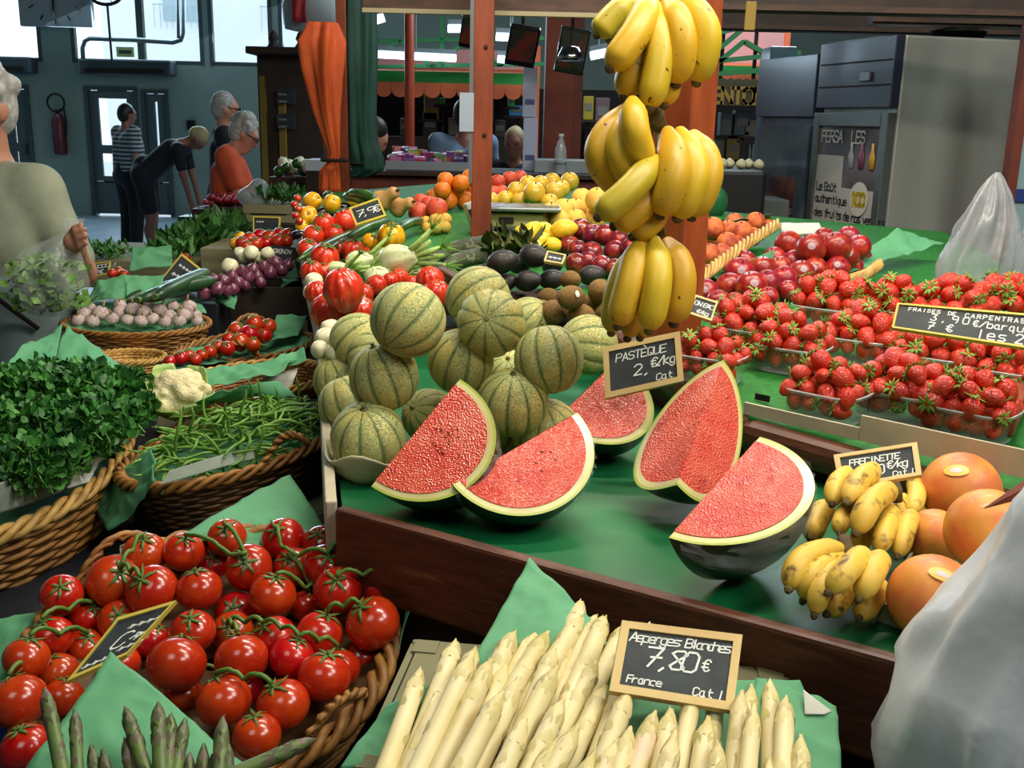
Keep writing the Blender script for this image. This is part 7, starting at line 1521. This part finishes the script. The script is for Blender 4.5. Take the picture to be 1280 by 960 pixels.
rope([onp(872, 350, S, .05), onp(905, 325, S, .08), onp(940, 300, S, .09), onp(972, 280, S, .09)], .014, 'twisted wicker rim between peaches and nectarines')
rope([onp(1062, 350, S, .03), onp(1084, 342, S, .05), onp(1100, 330, S, .06)], .012, 'twisted wicker rim at the right of the nectarines')
p = onz(953, 497, 1.1); tag(MB().box(p, (.03, .004, .012), Matrix.Rotation(ang, 3, 'Z')).obj('black_clip', m_dark), 'small black clip on the cardboard strip', 'clip')
tag(MB().beam(onz(1254, 532, 1.115), onz(1290, 462, 1.125), .035, .04).obj('wooden_bar', m_pil2, bevel=.004), 'square reddish wooden bar at the right of the punnets', 'bar')
# ================================================================== people
m_skin = mat('skin', (206, 150, 124), .55, (194, 134, 110), 8); m_skind = mat('skin_tan', (150, 104, 88), .6)
def person(lab, head, yaw, H, J, shirt, trouser, hair, skin=None, res=.014, sleeve=.55, short=None, hairlen=.0, bulk=1.0, glasses=False, fingers=True, shoe=None, skirt=False, extra=None, curl=0):
    """head: world point of the head centre; J: joint overrides in body space (x right, y forward, z up) for a body of height H"""
    k = H/1.7
    D = dict(pel=(0, 0, .93), ch=(0, 0, 1.27), nk=(0, .01, 1.45), hd=(0, .03, 1.59), shl=(-.19, 0, 1.40), shr=(.19, 0, 1.40), ell=(-.25, .02, 1.13), elr=(.25, .02, 1.13), wrl=(-.26, .10, .89), wrr=(.26, .10, .89),
             hpl=(-.1, 0, .9), hpr=(.1, 0, .9), knl=(-.11, .02, .5), knr=(.11, .02, .5), anl=(-.11, -.02, .09), anr=(.11, -.02, .09)); D.update(J)
    D = {a: Vector(b)*k for a, b in D.items()}
    R_ = Matrix.Rotation(yaw, 3, 'Z'); hd = R_ @ D['hd']; base = Vector((head.x-hd.x, head.y-hd.y, 0))
    T = thing('person', base, lab, 'person'); T.rotation_euler = (0, 0, yaw); t3 = lambda v: tuple(v); b = bulk
    h = D['hd']; up = (D['hd']-D['nk']).normalized(); side = Vector((1, 0, 0)); fw = up.cross(side)*-1
    fw = side.cross(up)*1.0 if side.cross(up).y < 0 else side.cross(up); fw = -fw if fw.y < 0 else fw
    hp = lambda x, y, z: t3(h+(side*x+fw*y+up*z)*k)
    B = [('e', hp(0, .0, .02), (.074*k, .092*k, .105*k)), ('c', hp(0, .03, -.04), hp(0, .055, -.085), .055*k, .035*k), ('c', hp(0, .088, .02), hp(0, .105, -.02), .012*k, .017*k),
         ('e', hp(-.076, -.01, -.0), (.012*k, .022*k, .03*k)), ('e', hp(.076, -.01, -.0), (.012*k, .022*k, .03*k)), ('c', t3(D['nk']-up*.05*k), hp(0, -.01, -.08), .055*k, .052*k), ('c', hp(-.018, .083, -.058), hp(.018, .083, -.058), .009*k, .009*k), ('c', hp(-.04, .078, .035), hp(.04, .078, .035), .013*k, .013*k),
         ('c', t3(D['nk']-up*.05*k), t3(D['ch']), .07*k, .09*k), ('c', t3(D['ch']), t3(D['pel']), .09*k, .09*k)]
    for s in 'lr':
        B += [('c', t3(D['nk']-up*.06*k), t3(D['sh'+s]), .05*k, .05*k), ('c', t3(D['sh'+s]), t3(D['el'+s]), .048*k*b, .038*k*b), ('c', t3(D['el'+s]), t3(D['wr'+s]), .039*k*b, .026*k), ('c', t3(D['pel']), t3(D['hp'+s]), .09*k, .085*k),
              ('c', t3(D['hp'+s]), t3(D['kn'+s]), .08*k, .055*k), ('c', t3(D['kn'+s]), t3(D['an'+s]), .055*k, .036*k), ('e', t3(D['kn'+s]*.6+D['an'+s]*.4+Vector((0, -.018, 0))*k), (.05*k, .055*k, .1*k)), ('c', t3(D['an'+s]+Vector((0, -.02, -.05))*k), t3(D['an'+s]+Vector((0, .14, -.06))*k), .034*k, .03*k)]
        fd = (D['wr'+s]-D['el'+s]).normalized(); sd = fd.cross(Vector((0, 1, .2))).normalized(); pm = D['wr'+s]+fd*.05*k
        B.append(('c', t3(D['wr'+s]), t3(pm+fd*.02*k), .026*k, .03*k)); nrm_ = fd.cross(sd)
        if fingers:
            for q, L_ in ((-.027, .06), (-.009, .075), (.009, .07), (.027, .055)):
                a = pm+sd*q*k+fd*.02*k; m1 = a+fd*L_*.55*k+nrm_*.012*k; B += [('c', t3(a), t3(m1), .0095*k, .009*k, .006), ('c', t3(m1), t3(m1+(fd*.6+nrm_*.7)*L_*.5*k), .009*k, .008*k, .006)]
            B.append(('c', t3(D['wr'+s]+fd*.015*k-sd*.02*k), t3(pm-sd*.045*k+nrm_*.02*k+fd*.01*k), .013*k, .009*k))
    body = link('body', sdf_mesh('body', B, res, .022*k), skin or m_skin, T)
    # shirt
    S_ = []; w = .075*k*b
    for sx in (-1, 1):
        S_ += [('c', t3(D['ch']+Vector((sx*w, .012*k, .02*k))), t3(D['pel']+Vector((sx*w*.95, .0, -.03*k if not skirt else -.03*k))), .118*k*b, .122*k*b), ('c', t3(D['nk']+Vector((sx*.05, 0, -.075))*k), t3(D['sh'+'lr'[sx > 0]]), .062*k, .066*k)]
    if bulk > 1.05: S_ += [('e', t3(D['ch']+Vector((0, .07, -.06))*k), (.17*k, .11*k, .12*k))]
    for s in 'lr':
        e = D['sh'+s].lerp(D['el'+s], min(1, sleeve*1.25)); S_.append(('c', t3(D['sh'+s]), t3(e), .066*k*b, .058*k*b))
        if sleeve > .85: S_.append(('c', t3(D['el'+s]), t3(D['el'+s].lerp(D['wr'+s], .85)), .056*k*b, .04*k))
    link('shirt', sdf_mesh('shirt', S_, res, .05*k), shirt, T)
    if trouser:
        P_ = [('c', t3(D['pel']+Vector((0, 0, .06))*k), t3(D['pel']), .125*k*b, .135*k*b)]
        for s in 'lr':
            lo_ = D['hp'+s].lerp(D['kn'+s], short) if short else D['kn'+s]
            P_ += [('c', t3(D['pel']), t3(D['hp'+s]), .12*k*b, .115*k*b), ('c', t3(D['hp'+s]), t3(lo_), .11*k*b, (.095 if short else .085)*k)]
            if not short: P_.append(('c', t3(D['kn'+s]), t3(D['an'+s]+Vector((0, 0, .0))), .085*k, .075*k))
        if skirt: P_ = [('c', t3(D['pel']+Vector((sx*.07, 0, .1))*k), t3(Vector((sx*.13, 0, .28))*k), .14*k*b, .19*k*b) for sx in (-1, 1)]
        link('skirt' if skirt else 'shorts' if short else 'trousers', sdf_mesh('legs', P_, res, .05*k), trouser, T)
    for s in 'lr': link('shoe', sdf_mesh('shoe', [('c', t3(D['an'+s]+Vector((0, -.03, -.045))*k), t3(D['an'+s]+Vector((0, .15, -.055))*k), .044*k, .036*k)], .012, .01), shoe or m_dark, T)
    # hair: cap that leaves the face free
    Hh = [('e', hp(0, -.022, .045), (.086*k, .092*k, .098*k)), ('e', hp(0, -.045, .0), (.078*k, .07*k, .09*k+hairlen*k))]
    if curl:
        q = random.Random(3)
        for _ in range(26):
            a = q.uniform(0, 6.28); e = q.uniform(0, 1.5); Hh.append(('e', hp(.082*math.cos(a)*math.sin(e), -.03+.085*math.sin(a)*math.sin(e), .05+.09*math.cos(e)), (.026*k,)*3))
    link('hair', sdf_mesh('hair', Hh, res*.8, .02, cuts=[(hp(0, .068, .02), tuple((fw*.8-up*.62)))]), hair, T)
    for sx in (-1, 1): MB().lathe([(.002, -.006*k), (.012*k, -.003*k), (.012*k, .003*k), (.002, .006*k)], 8, M=Matrix.Translation(Vector(hp(sx*.032, .086, .018)))).obj('eye', m_dark, T)
    if glasses:
        g = MB()
        for sx in (-1, 1): g.tube([Vector(hp(sx*.035+.026*math.cos(a*.628), .106, .016+.02*math.sin(a*.628))) for a in range(11)], .0035*k, 5); g.tube([Vector(hp(sx*.061, .104, .02)), Vector(hp(sx*.08, -.005, .02))], .0035*k, 5)
        g.tube([Vector(hp(-.012, .108, .02)), Vector(hp(.012, .108, .02))], .0035*k, 5); g.obj('glasses', m_dark, T)
    if extra: extra(T, D, k, hp)
    return T, D, R_, base
def stripes(name, c1, c2, sc):
    m = mat(name, c1, .8); nt = m.node_tree; N = nt.nodes; b = N['Principled BSDF']; tc = [n for n in N if n.type == 'TEX_COORD'][0]
    sx = N.new('ShaderNodeSeparateXYZ'); nt.links.new(tc.outputs['Object'], sx.inputs[0]); mu = N.new('ShaderNodeMath'); mu.operation = 'MULTIPLY'; mu.inputs[1].default_value = sc; nt.links.new(sx.outputs[2], mu.inputs[0])
    si = N.new('ShaderNodeMath'); si.operation = 'SINE'; nt.links.new(mu.outputs[0], si.inputs[0]); gt_ = N.new('ShaderNodeMath'); gt_.operation = 'GREATER_THAN'; gt_.inputs[1].default_value = .1; nt.links.new(si.outputs[0], gt_.inputs[0])
    mx = N.new('ShaderNodeMix'); mx.data_type = 'RGBA'; mx.inputs[6].default_value = lin(c1); mx.inputs[7].default_value = lin(c2); nt.links.new(gt_.outputs[0], mx.inputs[0]); nt.links.new(mx.outputs[2], b.inputs['Base Color']); return m
m_black = mat('cloth_black', (24, 26, 34), .8); m_navy = mat('cloth_navy', (20, 24, 36), .8); m_hgrey = mat('hair_grey', (150, 150, 146), .6, (186, 186, 182), 40, .4, .6); m_hdark = mat('hair_dark', (34, 28, 26), .5); m_hbl = mat('hair_blond', (176, 158, 116), .6)
person('person in a striped t-shirt and dark trousers seen from behind near the door', ony(160, 160, 12.2), -.75, 1.66, dict(elr=(.26, -.03, 1.12), wrr=(.27, .10, .9)), stripes('striped_cloth', (60, 70, 84), (170, 180, 184), 135), m_black, m_hdark, m_skind, res=.016, bulk=1.12)
person('person in a black t-shirt and shorts bending down beside the striped shopper', ony(247, 184, 11.6), -1.45, 1.72, dict(pel=(0, -.30, .95), ch=(0, .0, 1.17), nk=(0, .14, 1.26), hd=(0, .27, 1.31), shl=(-.19, .10, 1.20), shr=(.19, .10, 1.20), ell=(-.2, .16, .94), elr=(.2, .14, .94), wrl=(-.18, .22, .68), wrr=(.2, .20, .68), hpl=(-.1, -.30, .92), hpr=(.1, -.30, .92), knl=(-.11, -.26, .5), knr=(.11, -.24, .5), anl=(-.11, -.28, .09), anr=(.11, -.26, .09)), m_black, m_navy, m_hbl, m_skind, res=.016, short=.8)
person('older man with glasses and a dark top behind the orange shopper', ony(283, 160, 8.6), -1.25, 1.74, {}, m_navy, m_black, m_hgrey, m_skin, res=.014, glasses=True, sleeve=.95)
def handbag(T, D, k, hp): pass
oT, oD, oR, oB = person('grey haired shopper in an orange t-shirt filling a plastic bag', ony(305, 173, 7.3), -1.35, 1.60, dict(nk=(0, .05, 1.43), hd=(0, .12, 1.55), ell=(-.24, .10, 1.14), elr=(.25, .08, 1.13), wrl=(-.12, .30, 1.16), wrr=(.10, .30, 1.08), ch=(0, .0, 1.25)), mat('cloth_orange', (206, 84, 44), .8, (190, 72, 38), 7), m_navy, m_hgrey, m_skin, res=.012, bulk=1.15, glasses=True, curl=1)
hp_ = oB + oR @ ((oD['wrl']+oD['wrr'])/2+Vector((0, .07, .0)))
gathered('produce_bag', 'pinkish white plastic bag held by the orange shopper', hp_+Vector((0, 0, -.21)), interp([(.05, 0, 0), (.10, .04, 0), (.11, .1, 0), (.08, .17, 0), (.035, .24, 0), (.05, .28, 0)]), 5, .2, mat('pink_plastic', (206, 190, 206), .3, alpha=.85), seedv=3)
# near shopper at the left edge with salad in a clear bag
def near_extra(T, D, k, hp):
    a = D['nk']+Vector((.10, .12, -.05)); b = D['pel']+Vector((-.2, .17, .1)); P = [D['nk']+Vector((.11, -.08, .0)), D['nk']+Vector((.12, .03, .0)), D['ch']+Vector((.07, .205, .06)), D['ch']+Vector((-.02, .22, -.08)), D['pel']+Vector((-.14, .19, .12)), D['pel']+Vector((-.22, .10, .0))]
    MB().tube(smooth_path(P, 30), .008, 6).obj('bag_strap', m_dark, T, smooth=True)
    MB().tube([D['nk']+Vector((.085*math.cos(t*.35), .02+.09*math.sin(t*.35), -.055-.03*max(0, math.sin(t*.35)))) for t in range(19)], .004, 5).obj('necklace', mat('bead', (190, 150, 120), .3), T)
    MB().lathe([(.01, -.006), (.013, 0), (.01, .006)], 8, M=Matrix.Translation(Vector(hp(.079, .0, -.045)))).obj('earring', mat('chrome', (200, 200, 200), .15, metal=1), T)
NY = 3.35; nh = ony(-24, 134, NY)
m_lin = mat('linen_cloth', (146, 152, 130), .85, (128, 136, 118), 9, bump=.3, bscale=18); m_skt = mat('skirt_cloth', (120, 136, 136), .85, (104, 122, 124), 6, bump=.3, bscale=9)
nT, nD, nR, nB = person('shopper in a pale linen blouse at the left edge with a shoulder strap', nh, math.pi-.35, 1.70, dict(shl=(-.17, .0, 1.355), shr=(.17, 0, 1.355), ell=(-.30, -.02, 1.10), wrl=(-.44, .15, 1.20), elr=(.24, .0, 1.10), wrr=(.24, .12, .88)), m_lin, m_skt, m_hgrey, mat('skin_shade', (176, 122, 98), .55), res=.0075, bulk=1.06, sleeve=.66, skirt=True, extra=near_extra, curl=1)
hw = nB + nR @ (nD['wrl']+Vector((0, .06, -.05)))
bc_ = ony(62, 346, hw.y); bt = thing('salad_bag', Vector((bc_.x-.01, hw.y, bc_.z)), 'clear plastic bag of green salad held by the near shopper', 'bag')
n_ = 48; V = []; prf = interp([(.035, -.115, 0), (.085, -.09, -.01), (.105, -.03, 0), (.10, .03, 0), (.07, .08, .02), (.03, .115, .06), (.016, .135, .085), (.03, .17, .10)], 4)
for kk, (r, z, ox) in enumerate(prf):
    for j in range(n_):
        a = 2*math.pi*j/n_; rr = r*(1+.12*math.sin(5*a+z*20)+.1*noise.noise(Vector((3*math.cos(a), 3*math.sin(a), z*20)))); V.append((ox+rr*1.05*math.cos(a), rr*.7*math.sin(a), z))
MB().add(V, [(i*n_+j, i*n_+(j+1) % n_, (i+1)*n_+(j+1) % n_, (i+1)*n_+j) for i in range(len(prf)-1) for j in range(n_)]+[tuple(range(n_))[::-1]]).obj('bag_skin', mat('thin_clear_film', (220, 228, 224), .12, alpha=.22, spec=.8, bump=.3, bscale=30), bt, smooth=True)
lf = MB(); q = random.Random(8)
for i in range(1100):
    p = Vector((q.gauss(0, .04), q.gauss(0, .026), q.uniform(-.095, .045))); d = Vector((q.uniform(-1, 1), q.uniform(-1, 1), q.uniform(-.3, 1))).normalized(); s = d.orthogonal().normalized(); L_ = .035
    lf.add([p, p+d*L_*.5+s*L_*.35, p+d*L_, p+d*L_*.5-s*L_*.35], [(0, 1, 2, 3)])
stuff(lf.obj('salad_leaves', mat('salad_leaf', (86, 132, 48), .6, (120, 160, 74), 30), bt))
# shoppers and traders in the middle hall
person('dark haired person in a dark jacket beside the green parasol', ony(466, 160, 7.2), -1.3, 1.66, dict(nk=(0, .12, 1.40), hd=(0, .2, 1.50), ch=(0, .04, 1.22), wrl=(-.15, .34, 1.08), wrr=(.15, .34, 1.05)), mat('cloth_dark_green', (16, 40, 38), .8), m_black, m_hdark, m_skin, res=.016, sleeve=.95, hairlen=.05)
person('person in a pale blue shirt with dark hair seen from behind', ony(580, 150, 8.4), .15, 1.72, {}, mat('cloth_pale_blue', (112, 138, 170), .8), m_navy, m_hdark, m_skind, res=.016)
person('person with a dark fringe facing the goods tray', ony(545, 177, 9.6), math.pi, 1.45, {}, m_black, m_black, m_hdark, m_skind, res=.018)
person('blonde person in a dark jacket with pale lapels behind the counter', ony(643, 172, 8.0), math.pi-.2, 1.52, {}, m_navy, m_black, m_hbl, m_skind, res=.016, hairlen=.06, sleeve=.95)
# ================================================================== lamps under the stall roof (above the picture)
m_tube = mat('lamp_tube', (255, 244, 222), .3, emit=6); m_lampw = mat('lamp_housing', (200, 200, 196), .4)
for i, (x, y, e, ln) in enumerate(((.50, 1.45, 21, .9), (1.0, 2.5, 25, .9), (-.1, 2.6, 24, .9), (.1, 4.1, 18, .9))):
    z = 2.75
    t = thing('stall_lamp', (x, y, z), ['white tube lamp above the watermelon tray', 'white tube lamp above the strawberries', 'white tube lamp above the fennel', 'white tube lamp above the oranges'][i], 'lamp', 'tube lamps under the stall roof')
    MB().box((0, 0, .06), (ln, .12, .05)).obj('lamp_housing', m_lampw, t, bevel=.01)
    MB().tube([(-ln/2+.03, 0, .012), (ln/2-.03, 0, .012)], .016, 10).obj('tube', m_tube, t, True)
    area('stall_lamp_light', (x, y, z-.02), (x, y+.05, 0), ln, e, WARM, .1)
